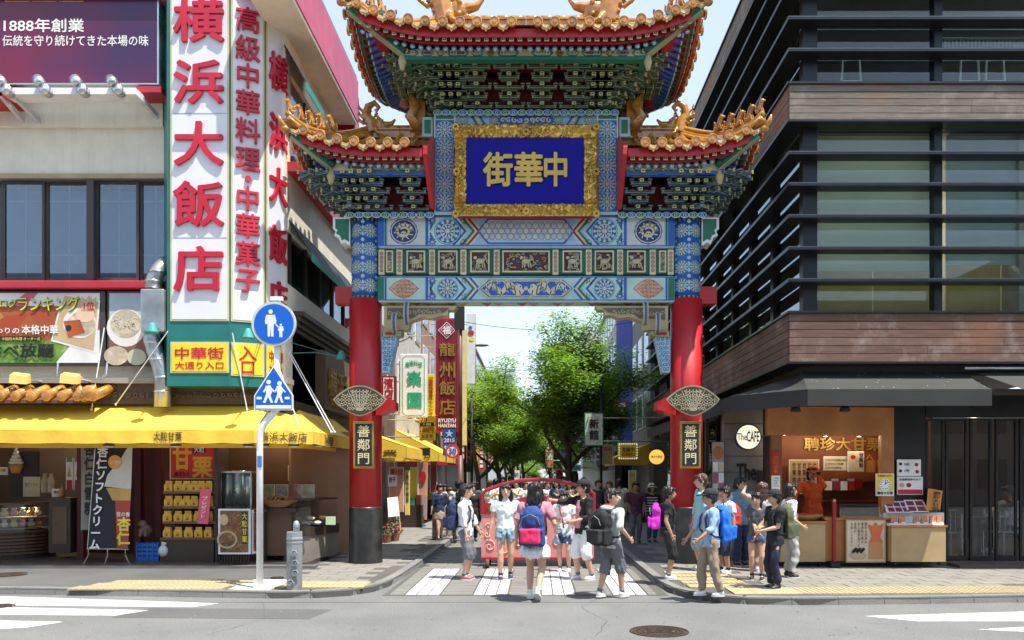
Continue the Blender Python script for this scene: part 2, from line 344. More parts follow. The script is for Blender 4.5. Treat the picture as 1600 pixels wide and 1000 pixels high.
def kerbs(line, par):
    P = [Vector((x, y, 0)) for x, y in line]; D = [0]
    for i in range(len(P)-1): D.append(D[-1]+(P[i+1]-P[i]).length)
    def at(d):
        for i in range(len(P)-1):
            if d <= D[i+1]: return P[i].lerp(P[i+1], (d-D[i])/(D[i+1]-D[i]))
        return P[-1]
    d = 0
    while d < D[-1]-.6:
        a, b = at(d+.004), at(d+.596); mid = (a+b)/2; d += .6
        if mid.y > 45 or abs(mid.x) > 8.5: continue
        t = (b-a).normalized(); n = Vector((-t.y, t.x, 0)); hz = PZ+.004
        m = M(); A, B = a-n*.012, b-n*.012; Ai, Bi = a+n*.13, b+n*.13
        m.hexa([(A.x, A.y, -.02), (B.x, B.y, -.02), (Bi.x, Bi.y, -.02), (Ai.x, Ai.y, -.02), (a.x+n.x*.004, a.y+n.y*.004, hz), (b.x+n.x*.004, b.y+n.y*.004, hz), (Bi.x, Bi.y, hz), (Ai.x, Ai.y, hz)])
        m.obj('kerb_stone', KERB, par)
kerbs(LK, pl); kerbs(RK, pr)
SM = {}
def slab(par, x, y, w, d, z, mat, name='paving_slab', kind=None):
    k = (round(w, 3), round(d, 3), mat.name)
    if k not in SM:
        m = M(); e = .006; m.hexa([(-w/2, -d/2, -.03), (w/2, -d/2, -.03), (w/2, d/2, -.03), (-w/2, d/2, -.03), (-w/2+e, -d/2+e, 0), (w/2-e, -d/2+e, 0), (w/2-e, d/2-e, 0), (-w/2+e, d/2-e, 0)])
        m.mats = [mat]; SM[k] = m.mesh(name, Vector())
    o = link(bpy.data.objects.new(name, SM[k])); place(o, (x, y, z), par); return o
def slabs(par, x0, x1, y0, y1, w, d, poly, mat, z, inset=.14, skip=None, jit=.0015):
    r = 0; y = y0
    while y < y1:
        x = x0-(w/2 if r % 2 else 0)
        while x < x1:
            c = [(x+w*i, y+d*j) for i in (0, 1) for j in (0, 1)]
            if all(inside((px+sx*inset, py+sy*inset), poly) for px, py in c for sx in (-1, 1) for sy in (-1, 1)) and not (skip and skip(x+w/2, y+d/2)):
                slab(par, x+w/2, y+d/2, w-.004, d-.004, z+R.uniform(-jit, jit), mat)
            x += w
        y += d; r += 1
LP = LK+[(-60, 140)]; RP = RK+[(60, 140)]
# tactile tiles: 30 cm tiles with raised bars or dots
def tact(kind):
    m = M(); e = .004; m.box(-.148, .148, -.148, .148, -.02, 0)
    if kind == 'bar':
        for i in range(4): u = -.1125+i*.075; m.box(u-.012, u+.012, -.135, .135, 0, .006)
    else:
        for i in range(5):
            for j in range(5): u, v = -.116+i*.058, -.116+j*.058; m.lathe([(.014, 0), (.009, .006)], (u, v, 0), 6)
    m.mats = [TACT]; return m.mesh('tactile_tile', Vector())
TB, TD = tact('bar'), tact('dot')
TS = set()
def tactile(par, x, y, me, rot=0):
    o = link(bpy.data.objects.new('tactile_tile', me)); place(o, (x, y, PZ+.006), par); o.rotation_euler = (0, 0, rot); TS.add((x, y)); return o
for i in range(7):
    for j in range(3): tactile(pl, -6.25+i*.3+j*.11, 11.0+j*.3, TB)
for i in range(4):
    for j in range(2): tactile(pl, -3.45+i*.3, 11.15+j*.3, TB, 0)
for i in range(17):
    for j in range(2 if i < 15 else 2): tactile(pr, 2.75+i*.3, 10.55+j*.3+.02*i*.5, TB if i > 2 else TD)
for k in range(5):
    for i in range(3): tactile(pr, 2.2+i*.3+k*.02, 12.7-k*.38+.02*i, TB if k % 2 else TD)
near = lambda x, y: any(abs(x-a) < .30 and abs(y-b) < .26 for a, b in TS)
slabs(pr, 1.9, 8.0, 10.2, 14.0, .45, .30, RP, SLAB, PZ, skip=near)
slabs(pr, 1.9, 4.3, 14.0, 26, .60, .60, RP, SLABR, PZ)
slabs(pl, -3.6, -2.0, 10.7, 15.6, .45, .30, LP, SLAB, PZ, skip=near)
slabs(pl, -4.3, -2.0, 15.6, 28, .60, .60, LP, SLAB, PZ)
m = M(); zz = PZ-.006
m.prism([(x, y, zz) for x, y in [(-60, 11.24), (-7.2, 11.14), (-5, 10.92), (-3.75, 10.78), (-3.75, 16), (-60, 16)]], (0, 0, -.02)); m.obj('pavement_asphalt', ASPD, kind='structure', label='asphalt surface of the left pavement')
m = M(); m.box(-4.2, -3.62, 10.78, 11.85, PZ-.02, PZ+.004); m.obj('concrete_patch', white if 0 else C('pale concrete', .5, .49, .46, rough=.85, bump=.4), pl)
# pedestrian street between the kerbs
m = M(); m.prism([(-2.085, 13.0, .004), (1.77, 13.0, .004), (1.755, 140, .004), (-2.065, 140, .004)], (0, 0, -.03)); st = m.obj('street', JOINT, kind='structure', label='stone paved pedestrian street running away under the gate')
m = M(); m.prism([(-2.1, 10.86, .004), (1.8, 10.86, .004), (1.77, 13.0, .004), (-2.09, 13.0, .004)], (0, 0, -.03)); cw = m.obj('crosswalk', JOINT, kind='structure', label='stone crosswalk with four white bars at the mouth of the street')
bars = [(-1.80, 3), (-.865, 3), (.07, 3), (1.05, 3)]
def barof(x):
    for b, n in bars:
        if b-.01 < x < b+.475: return True
    return False
y = 10.9; r = 0
while y < 13.9:
    for b, n in bars:
        for k in range(3): slab(cw, b+.078+k*.157, y+.15, .150, .291, .012, PAINT, 'painted_slab')
    gaps = [(-2.02, -1.81), (-1.32, -.875), (-.385, .06), (.55, 1.04), (1.53, 1.66)]
    for a, b in gaps: slab(cw, (a+b)/2, y+.15, (b-a)-.006, .291, .011, SLABR)
    y += .3
y = 13.93
while y < 27:
    x = -1.93 + (.3 if int(round(y/.3)) % 2 else 0)
    while x < 1.6: slab(st, x+.0, y+.15, .594, .294, .011+R.uniform(-.001, .001), SLABR); x += .6
    y += .3
m = M()
for sx, w in ((-1.98, .13), (1.62, .12)): m.box(sx-.1-w/2, sx-.1+w/2, 14, 60, .001, .014)
m.obj('drain_channel', C('iron drain', .05, .05, .055, rough=.6), st)
def stripe(pts, lab):
    m = M(); P = [W(x, y, 1) for x, y in pts]; Q = []
    for x, yy in pts: Y = F*H/(yy-CY); Q.append((fx(x, Y), Y, .004))
    m.prism(Q, (0, 0, -.003)); m.obj('road_marking', PAINT, kind='structure', label=lab)
stripe([(-300, 925), (-100, 930), (0, 932), (342, 943), (300, 949), (0, 946)], 'longest white stripe by the left kerb')
stripe([(-300, 950), (0, 949), (232, 954), (180, 962), (0, 961), (-300, 962)], 'middle white stripe on the left of the road')
stripe([(-300, 968), (0, 970), (98, 972), (40, 981), (0, 983), (-300, 984)], 'nearest white stripe on the left of the road')
stripe([(1350, 963), (1600, 956), (1800, 952), (1800, 966), (1600, 971), (1430, 971)], 'far white stripe at the right edge of the road')
stripe([(1526, 984), (1600, 980), (1800, 977), (1800, 997), (1650, 990)], 'near white stripe at the right edge of the road')
IRON = C('cast iron cover', .085, .06, .045, rough=.5, metal=.5, bump=.4)
def manhole(px, py, r, lab, z=0):
    Y = F*(H-z)/(py-CY); x = fx(px, Y); t = thing('manhole_cover', (x, Y, z), lab, 'manhole cover', 'manhole covers')
    m = M(); m.lathe([(r, -.02), (r, .010), (r*.93, .010), (r*.93, -.02)], (x, Y, z), 32); m.obj('rim', IRON, t)
    m = M(); m.lathe([(r*.9, -.02), (r*.9, .006)], (x, Y, z), 32)
    for q, n in ((.8, 24), (.62, 18), (.3, 10)):
        for i in range(n):
            a = 2*math.pi*i/n; b = a+2*math.pi/n*.62
            m.prism([(x+r*k*math.cos(c), Y+r*k*math.sin(c), z+.006) for k, c in ((q, a), (q, b), (q-.11, b), (q-.11, a))], (0, 0, .005))
    for i in range(-2, 3): m.box(x-r*.42, x+r*.42, Y+i*r*.13-.008, Y+i*r*.13+.008, z+.005, z+.012)
    m.obj('cover', IRON, t)
manhole(1030, 987, .31, 'large round ornamented iron manhole cover in the road foreground')
manhole(10, 898, .28, 'small brown manhole cover in the left pavement asphalt', PZ)
manhole(-6, 948, .2, 'small brown manhole cover in the road at the left edge')
manhole(433, 903, .1, 'little round lid in the pavement between signpost and grey bollard', PZ)

def patch(pts, mat, name, lab, z=.0025):
    m = M(); m.prism([(x, y, z) for x, y in pts], (0, 0, -.002)); m.obj(name, mat, road)
ASP2 = ground_mat('patched asphalt', (.085, .087, .086), (.11, .11, .107), sp=.3); SEAL = C('crack sealer', .05, .05, .052, rough=.5, bump=.3)
patch([(-1.2, 8.6), (1.2, 8.5), (1.3, 9.5), (-1.1, 9.6)], ASP2, 'asphalt_patch', '') if 0 else patch([(-4.9, 9.2), (-2.6, 9.1), (-2.5, 9.75), (-4.8, 9.85)], ASP2, 'asphalt_patch', '')
def crack(pts, w=.003):
    m = M(); rr = random.Random(len(pts)); P = []
    for (x, y), (x2, y2) in zip(pts, pts[1:]):
        for k in range(8): P.append((x+(x2-x)*k/8+rr.gauss(0, .012), y+(y2-y)*k/8+rr.gauss(0, .012)))
    for i in range(len(P)-1):
        a, b = Vector((*P[i], 0)), Vector((*P[i+1], 0)); n = (b-a).cross(Vector((0, 0, 1))).normalized()*w*rr.uniform(.4, 1); up = Vector((0, 0, .003)); m.quad(a-n+up, b-n+up, b+n+up, a+n+up)
    m.obj('crack', SEAL, road)
crack([(.6, 8.1), (.8, 9.0), (.55, 9.9), (.9, 10.8)]); crack([(-3.4, 8.2), (-3.1, 9.1), (-3.6, 10.5)])
m = M(); m.box(-9, 9, 10.30, 10.31, .0, .0032); m.obj('gutter_joint', SEAL, road)
rr = random.Random(5); m = M()
for i in range(260):
    x, y = rr.uniform(-7.5, 7.5), rr.uniform(8.0, 11.5)
    if inside((x, y), LP) or inside((x, y), RP) or abs(x) < 2 and y > 10.8: continue
    q = rr.uniform(.004, .014); a = rr.uniform(0, 3); m.hexa([(x-q, y-q, .001), (x+q, y-q, .001), (x+q, y+q, .001), (x-q, y+q, .001), (x-q*.5, y-q*.5, q), (x+q*.5, y-q*.4, q), (x+q*.5, y+q*.5, q), (x-q*.4, y+q*.5, q)])
m.obj('road_grit', KERB, road, kind='stuff')
# ================= the gate =================
GX, GY = -.183, 14.2
gate = thing('paifang_gate', (GX, GY, PZ), 'colourful Chinese paifang gate with red columns, blue plaque and amber tiled roofs spanning the street', 'gate')
def G(m, name, mat=None, **k): return m.obj(name, mat, gate, **k)
def mir(px): return 1644-px
ARM = (olive, gdark)
# columns
for side in (-1, 1):
    cx = GX+side*2.86; lab = None
    m = M(); m.smooth = True; r = .285
    m.lathe([(r, PZ+.99), (r, fz(470, 14.2))], (cx, GY, 0), 36)
    col = G(m, 'column', red)
    m = M(); m.smooth = True; m.lathe([(.30, PZ-.02), (.30, PZ+.02), (.292, PZ+.05), (.292, PZ+.97), (.286, PZ+.995)], (cx, GY, 0), 36); m.obj('column_base', black, col)
    # painted collar
    z0, z1 = fz(470, 14.0), fz(337, 14.0); m = M(); m.smooth = True; rr = .245
    m.lathe([(rr, z0), (rr, z1)], (cx, GY, 0), 36); m.obj('painted_shaft', blue, col)
    fn = lambda u, v, l, cx=cx, rr=rr: (cx+(rr+.002*l)*math.sin(u/rr), GY-(rr+.002*l)*math.cos(u/rr), v)
    a = Art(fn); n = 6; wd = 2*math.pi*rr/n; h = (z1-z0-.22)/4
    for i in range(n*3):
        u0 = i*wd/3
        for v0, v1, c in ((z0, z0+.09, olive), (z1-.09, z1, olive)): a.rect(u0, v0, u0+wd/3+.001, v1, c, 1)
        for vb in (z0+.02, z1-.07):
            a.rect(u0+.01, vb, u0+.07, vb+.012, dgreen, 2); a.rect(u0+.01, vb+.038, u0+.07, vb+.05, dgreen, 2); a.rect(u0+.058, vb+.01, u0+.07, vb+.04, dgreen, 2); a.rect(u0+.01, vb+.01, u0+.02, vb+.03, dgreen, 2)
    for i in range(n):
        for j in range(4):
            u, v = wd*(i+.5), z0+.11+h*(j+.5); a.rosette(u, v, min(wd, h)*.47)
            a.disc(wd*i, v+h/2, .035, pblue, 1, 8); a.disc(wd*i, v+h/2, .018, cream, 2, 8)
            a.petals(wd*i, v, .01, .1, 4, .9, pblue, 1)
    a.obj('mosaic', None, col)
    # green ear brackets and red beam ends outside
    s = side; x = cx+s*.2
    def E(pts, y0, y1, mat, nm, inner=None):
        m = M(); m.prism([(px, y0, pz) for px, pz in pts], (0, y1-y0, 0)); return m.obj(nm, mat, gate)
    zt, zb = fz(342, 14.1), fz(386, 14.1); X0 = cx+s*.24; X1 = cx+s*.54
    pts = [(X0, zb), (X0, zt), (X1, zt), (X1, zt-.2), (X1-s*.05, zt-.24), (X1-s*.02, zt-.32), (X1-s*.1, zt-.36), (X1-s*.14, zb+.03), (X1-s*.2, zb+.06)]
    e = E(pts, 14.02, 14.38, white, 'ear_bracket')
    m = M(); m.prism([((p[0]-X0)*.8+X0+s*.015, 14.015, (p[1]-zt)*.8+zt-.03) for p in pts], (0, .37, 0)); m.obj('green_inlay', green, e)
    m = M(); m.box(cx+s*.2, cx+s*.52, 14.08, 14.32, fz(475, 14.1), fz(448, 14.1)); G(m, 'beam_end', red, bevel=.01)
    # name board
    yb = 13.80; u0, u1 = (553, 583) if s < 0 else (1064, 1094)
    m = M(); m.pbox(u0-1, 658, u1+1, 732, yb, .12); nb = G(m, 'name_board', gold, bevel=.006)
    m = M(); m.pbox(u0+2, 662, u1-2, 728, yb-.006, .01); m.obj('board_face', blk, nb)
    vtext('善鄰門', (u0+4.5, 663, u1-4.5, 727), yb-.008, C('board letter', .62, .54, .32), nb, off=.012, name='character')
    # fan shaped filigree plate + red tie
    yf = 13.72; pc = 562 if s < 0 else 1083
    def lens(k, dy=0):
        P = []
        for i in range(15): t = -1+2*i/14; P.append(W(pc+42*k*t, 604+25*(1-k)+22*k*(abs(t)**2.0)-2*k, yf+dy))
        for i in range(1, 14): t = 1-2*i/14; P.append(W(pc+42*k*t, 626+24*k*(1-abs(t)**1.6)-2*(1-k), yf+dy))
        return P
    m = M(); m.prism(lens(1.0), (0, .05, 0)); fan = G(m, 'fan_plate', C('pale metal rim', .42, .38, .26, rough=.4, metal=.6), label=None)
    m = M(); m.prism(lens(.93, -.004), (0, .01, 0)); m.obj('plate_face', C('dark bronze', .07, .06, .03, rough=.45, metal=.4), fan)
    a = Art(planar(yf-.005)); fc = C('filigree', .60, .55, .38, rough=.4, metal=.3)
    for i in range(-6, 7):
        for j in range(-2, 3):
            u = pc+i*5.6+(j % 2)*2.8; v = 625+j*6.5; t = abs((u-pc)/38)
            if abs(v-626) < 17*(1-t*t*.98): a.petals(u, v, .5, 3.6, 4, .7, fc, 1, ph=i*j*.7); 
    for i in range(7): a.line([(pc-3+i, 644-2), (pc-18+i*6, 610)], .7, fc, 2)
    a.obj('filigree', None, fan)
    m = M(); xa = cx+s*(-.24); m.hexa([(xa, 13.9, fz(650, 14)), (xa-s*.33, 13.9, fz(640, 14)), (xa-s*.33, 14.3, fz(640, 14)), (xa, 14.3, fz(650, 14)), (xa, 13.9, fz(615, 14)), (xa-s*.33, 13.9, fz(628, 14)), (xa-s*.33, 14.3, fz(628, 14)), (xa, 14.3, fz(615, 14))]); G(m, 'brace', red)
# beams
YB = 14.0
def beam(nm, py0, py1, mat, y0=YB, y1=14.4, x0=590, x1=1055):
    m = M(); m.box(fx(x0, y0), fx(x1, y0), y0, y1, fz(py1, y0), fz(py0, y0)); return G(m, nm, mat, bevel=.035)
b1 = beam('upper_beam', 336, 387, pblue); b3 = beam('lower_beam', 431, 472, mint); b2 = beam('panel_band', 389, 429, green, 14.08, 14.32)
def beamart(par, cy, hh, top):
    a = Art(planar(YB)); c0 = 631
    def both(f):
        f(lambda u: u); f(lambda u: mir(u))
    def seg(q):
        P = lambda pts, m, l=1: a.p([(q(u), v) for u, v in (pts if q(0) == 0 else pts[::-1])], m, l)
        P([(590, cy+hh), (600, cy+hh), (600, cy-hh), (590, cy-hh)], blue if top else green); P([(601, cy+hh), (604, cy+hh), (604, cy-hh), (601, cy-hh)], green if top else blue, 2)
        P([(606, cy+hh), (664, cy+hh), (664, cy-hh), (606, cy-hh)], mint if not top else C('pale grey paint', .54, .58, .52)); P([(665, cy+hh), (669, cy+hh), (669, cy-hh), (665, cy-hh)], blue, 2)
        u = q(c0)
        if top:
            a.disc(u, cy, 22, blue, 2, 28, 20.5, lobes=12, amp=.03); a.disc(u, cy, 20.3, cream, 3, 28, 18.6); a.disc(u, cy, 18.8, navy, 4, 24, 17)
            a.line([(u+13*math.cos(t)*(1-t/16), cy-11*math.sin(t)*(1-t/16)) for t in [i*.42 for i in range(22)]], [5-.12*i for i in range(22)], cream, 5)
            a.disc(u, cy+5, 5, cream, 6, 10); a.disc(u-2, cy+4, 1.2, navy, 7, 6); a.disc(u+2, cy+4, 1.2, navy, 7, 6)
            for i in range(10): an = i*.63; a.line([(u+9*math.cos(an), cy-8*math.sin(an)), (u+15.5*math.cos(an+.2), cy-14*math.sin(an+.2))], 1.8, cream, 5)
        else:
            rp = C('red line paint', .5, .1, .06); rim = [(u-24, cy), (u-12, cy-11), (u, cy-16), (u+12, cy-11), (u+24, cy), (u+12, cy+11), (u, cy+16), (u-12, cy+11)]
            a.p(rim[::-1], rp, 2); a.p([((x-u)*.93+u, (y-cy)*.93+cy) for x, y in rim][::-1], C('peach paint', .62, .42, .28), 3)
            for i in range(-3, 4):
                for j in range(-2, 3):
                    if abs(i)/3.6+abs(j)/2.8 < 1: a.scroll(u+i*5.6, cy+j*5.6, 2.9, 1.1, .9, rp, 4, ph=i+j, n=8); a.petals(u+i*5.6+2.8, cy+j*5.6, .4, 2.4, 4, .8, green if (i+j) % 2 else rp, 4)
        # chevrons
        def chev(x, w, mm, l):   # pointing to the centre, tip at x
            P([(x-hh*.85, cy+hh), (x-hh*.85+w, cy+hh), (x+w, cy), (x, cy)], mm, l); P([(x, cy), (x+w, cy), (x-hh*.85+w, cy-hh), (x-hh*.85, cy-hh)], mm, l)
        rc = q(699.5)
        P([(670, cy+hh), (733, cy+hh), (752, cy), (733, cy-hh), (670, cy-hh)], mint, 1)
        a.disc(rc, cy, min(hh*.97, 26), blue, 2, 28); a.rosette(rc, cy, hh*.93, l=3)
        for dx, dv in ((-24, -hh+5), (-24, hh-5), (24, -hh+5), (24, hh-5)):
            a.petals(rc+dx, cy+dv, 1, 7, 8, .5, blue, 3); a.disc(rc+dx, cy+dv, 1.8, cream, 4, 8)
        for i in range(5):
            for sg in (-1, 1): P([(671, cy+sg*(hh-2-i*4)), (673, cy+sg*(hh-4-i*4)), (673+i*2.2, cy+sg*(hh-2))][::sg], blue if i % 2 else green, 2)
        for k, mm in enumerate((blue, mint, pblue, green, cream, dred if top else blue, mint)): chev(725+k*4.3, 4.4, mm, 3+k % 2)
    both(seg)
    # centre cartouche
    x0, x1 = 752, 892; k = hh*.72
    outer = [(x0-6, cy), (x0+10, cy-hh*.92), (x1-10, cy-hh*.92), (x1+6, cy), (x1-10, cy+hh*.92), (x0+10, cy+hh*.92)][::-1]
    a.p(outer, blue if top else mint, 5); sc = lambda f: [((x-822)*(1-(1-f)*.28)+822, (y-cy)*f+cy) for x, y in outer]
    a.p(sc(.88), mint if top else green, 6); a.p(sc(.8), pblue if top else cream, 7); a.p(sc(.7), C('lattice ground', .5, .58, .55) if top else blue, 8)
    if top:
        hx = C('lattice red', .42, .08, .05)
        for i in range(-7, 8):
            for j in range(-1, 2):
                u = 822+i*9.6+(j % 2)*4.8; v = cy+j*8.6
                if abs(u-822) < 68-abs(v-cy)*.5: a.ring(u, v, 5.3, .8, hx, 9, 6, 5.6); a.disc(u, v, 3.9, pblue if (i+j) % 2 else mint, 10, 6)
    else:
        for sg in (-1, 1):
            pts = [(822+sg*(6+i*3.6), cy+7*math.sin(i*.85)*(1 if i < 15 else .6)) for i in range(17)]
            a.line(pts, [10-.42*i for i in range(17)], cream, 9); a.disc(822+sg*11, cy-2, 5, cream, 10, 9); a.disc(822+sg*9, cy-3, 1.2, navy, 11, 6)
            for i in range(1, 16, 2):
                x, y = pts[i]; a.line([(x, y), (x+sg*2, y-7), (x+sg*5, y-8)], 1.5, cream, 9); a.line([(x, y), (x-sg*1, y+7), (x-sg*4, y+8)], 1.5, cream, 9); a.scroll(x+2, y+(9 if i % 4 == 1 else -9), 3, 1, 1, mint, 9)
        a.disc(822, cy, 3, cream, 10, 8)
    a.rect(590, cy-hh-1.5, 1054, cy-hh, blue, 1); a.rect(590, cy+hh, 1054, cy+hh+1.5, blue, 1)
    a.obj('painted_ornament', None, par)
beamart(b1, 361.5, 21.5, True); beamart(b3, 451, 17, False)
# underside ornament of the lower beam
a = Art(lambda u, v, l: (fx(u, YB), v, fz(472, YB)-.002*l)); yy0, yy1 = 14.04, 14.36
for i in range(24):
    u = 602+i*18.6; a.p([(u, yy0), (u+9, yy1), (u+17, yy0), (u+9, yy0+.04)], (C('ochre paint', .5, .3, .1), cream, C('rust paint', .42, .12, .06))[i % 3], 2)
a.obj('soffit_ornament', None, b3)
# carved panels and little posts between the beams
def carving(m, x0, x1, z0, z1, y, seed, dens=1., cols=None):
    rr = random.Random(seed); n = int(10*dens)
    for i in range(n):
        x = rr.uniform(x0+.02, x1-.02); z = rr.uniform(z0+.02, z1-.02); q = rr.uniform(.018, .05); ph = rr.uniform(0, 6); m.mat(rr.choice(cols))
        P = []
        for k in range(8):
            t = k/7; rad = q*(1-t*.8); an = ph+t*7*rr.choice((1, 1.2)); px, pz = x+rad*math.cos(an), z+rad*math.sin(an)
            P.append((min(max(px, x0+.01), x1-.01), y-.02*t-.005, min(max(pz, z0+.01), z1-.01)))
        m.tube(P, [.011-.001*k for k in range(8)], 5)
    for i in range(n//3): m.ball((rr.uniform(x0+.03, x1-.03), y-.012, rr.uniform(z0+.03, z1-.03)), (.03, .015, .018), 7, 5)
cvc = [C('carved ivory', .50, .44, .30, rough=.5), C('carved gold', .42, .30, .12, rough=.4, metal=.3), C('carved teal', .10, .22, .24, rough=.5), C('carved grey', .36, .36, .30)]
Yp = 14.07
for c, wd in ((609, 11), (650, 29), (700, 30), (750, 30), (822, 74), (894, 30), (944, 30), (994, 29), (1035, 11)):
    m = M(); x0, x1, z0, z1 = fx(c-wd/2, Yp), fx(c+wd/2, Yp), fz(426, Yp), fz(392, Yp)
    for q in ((x0, x1, z0, z0+.025), (x0, x1, z1-.025, z1), (x0, x0+.025, z0+.025, z1-.025), (x1-.025, x1, z0+.025, z1-.025)): m.box(q[0], q[1], Yp-.03, Yp+.02, q[2], q[3])
    fr = m.obj('panel_frame', cream, b2)
    m = M(); m.box(x0+.025, x1-.025, Yp+.004, Yp+.02, z0+.025, z1-.025); m.obj('panel_ground', C('carving ground', .09, .03, .03), fr)
    m = M(); carving(m, x0+.02, x1-.02, z0+.02, z1-.02, Yp, int(c), dens=.5+wd/24, cols=cvc)
    if wd > 20:                       # a prancing beast in the middle of each panel
        m.mat(cvc[0]); xc, zc = (x0+x1)/2, (z0+z1)/2
        m.ball((xc, Yp-.025, zc), (.075, .03, .045), 10, 7); m.ball((xc-.08, Yp-.04, zc+.06), (.035, .025, .03), 8, 6)
        for q in (-.05, -.02, .04, .07): m.tube([(xc+q, Yp-.025, zc-.02), (xc+q*1.3, Yp-.02, zc-.11)], .012, 5)
        m.tube([(xc+.06, Yp-.02, zc+.01), (xc+.11, Yp-.02, zc+.06), (xc+.07, Yp-.02, zc+.11)], [.02, .014, .006], 5)
    m.obj('carved_relief', None, fr, kind='stuff')
for c in (596, 624, 675, 724, 776):
    for cc in (c, mir(c)):
        m = M(); m.pbox(cc-4.5, 390, cc+4.5, 429, 14.03, .05); po = m.obj('band_post', cream, b2)
        a = Art(planar(14.03))
        for j in range(5): a.ring(cc, 396+j*6.6, 2.9, .8, dred, 1, 10); a.petals(cc, 396+j*6.6, .3, 2, 4, .8, dgreen, 1)
        a.obj('post_ornament', None, po)
# tower: posts, header band, plaque
m = M(); m.box(fx(679, YB), fx(965, YB), 14.1, 14.3, fz(336, YB), fz(176, YB)); G(m, 'tower_wall', blue)
for c in (695, 949):
    m = M(); m.pbox(c-17, 178, c+17, 336, 13.96, .5); po = G(m, 'tower_post', blue, bevel=.01); a = Art(planar(13.96))
    a.rect(c-17, 178, c-14.5, 336, cream, 1); a.rect(c+14.5, 178, c+17, 336, cream, 1)
    a.rect(c-17, 178, c+17, 188, mint, 2); a.rect(c-14, 180, c+14, 186, green, 3); a.rect(c-17, 331, c+17, 336, mint, 2)
    for j in range(5):
        v = 203+j*28.2; a.rosette(c, v, 14, l=2)
        if j < 4:
            for u in (c-12, c+12): a.petals(u, v+14, 1, 6, 4, .9, pblue, 1)
    a.obj('mosaic', None, po)
m = M(); m.pbox(712, 178, 932, 197, 13.99, .3); hd = G(m, 'header', pblue); a = Art(planar(13.99))
for sg in (-1, 1):
    for i in range(3): x = 822+sg*(62+i*6); a.p([(x, 196), (x+4*sg, 196), (x+14*sg, 179), (x+10*sg, 179)][::sg], (blue, cream, green)[i], 2)
    a.rosette(822+sg*50 + 0, 188, 8, l=2); a.rosette(822+sg*98, 188, 8, l=2)
a.p([(784, 195), (860, 195), (868, 188), (860, 181), (784, 181), (776, 188)], blue, 3)
for i in range(9): a.scroll(786+i*9, 188, 4.5, 1.1, 2.4, cream, 4, ph=i)
a.obj('painted_ornament', None, hd)
# wavy cloud borders over beam and tower
def border(x0, x1, py, Y, hgt=9):
    m = M(); m.pbox(x0, py-1, x1, py+1.5, Y, .25); bo = G(m, 'cloud_border', green); n = max(2, int((x1-x0)/13)); a = Art(planar(Y))
    for i in range(n):
        u = x0+(i+.5)*(x1-x0)/n; q = (x1-x0)/n
        a.disc(u, py+hgt*.25, q*.52, mint, 1, 12, hgt*.62); a.disc(u, py+hgt*.2, q*.42, blue if i % 2 else green, 2, 12, hgt*.45)
        a.ring(u, py+hgt*.25, q*.2, 1, mint, 3, 8)
    a.obj('cloud_scrolls', None, bo)
border(677, 967, 174, 13.93, 8); border(540, 678, 334, 13.90, 8); border(966, 1104, 334, 13.90, 8)
# plaque
pq = []
YP = 13.72
m = M(); m.pbox(712, 198, 931, 336, YP, .2); plq = G(m, 'plaque', dred, bevel=.01)
def relief(m, x0, x1, z0, z1, y, amp, nx, nz, seed):
    def fn(u, v):
        x = x0+(x1-x0)*u; z = z0+(z1-z0)*v; e = min(1, 6*min(u, 1-u)*(x1-x0)/.2, 6*min(v, 1-v)*(z1-z0)/.2)
        q = noise.noise((x*24+seed, z*24, 0))*1.1+.7*math.sin(34*noise.noise((x*5, z*5, seed))+9*x)
        return (x, y-amp*(.35+.65*max(0, q))*e, z)
    m.smooth = True; m.grid(fn, nx, nz)
x0, x1, z0, z1 = fx(709, YP), fx(934, YP), fz(338, YP), fz(194, YP); xi0, xi1, zi0, zi1 = fx(730, YP), fx(911, YP), fz(318, YP), fz(217, YP)
for q in ((x0, x1, zi1, z1, 260, 26), (x0, x1, z0, zi0, 260, 24), (x0, xi0, zi0, zi1, 26, 140), (xi1, x1, zi0, zi1, 26, 140)):
    m = M(); relief(m, q[0], q[1], q[2], q[3], YP-.01, .09, q[4], q[5], q[4]); m.obj('gilded_frame', gold, plq)
m = M(); m.smooth = True
for px, py in ((822, 330), (822, 206), (713, 268), (932, 268), (712, 198), (932, 198), (712, 334), (932, 334)):
    for k in range(7): an = k*.9; m.ball(W(px+4*math.cos(an), py+4*math.sin(an), YP-.08), (.03, .03, .035), 8, 6)
m.obj('frame_boss', gold, plq, kind='stuff')
m = M(); m.pbox(729, 216, 912, 319, YP-.035, .03); m.obj('plaque_face', C('ultramarine enamel', .005, .003, .24, rough=.35, spec=.15, var=.05, bump=.02), plq)
for ch, c, wd in (('街', 778, 44), ('華', 826, 42), ('中', 868, 34)):
    text(ch, (c-wd/2, 240, c+wd/2, 291), YP-.036, goldp, plq, off=.045, ext=.03, name='character')
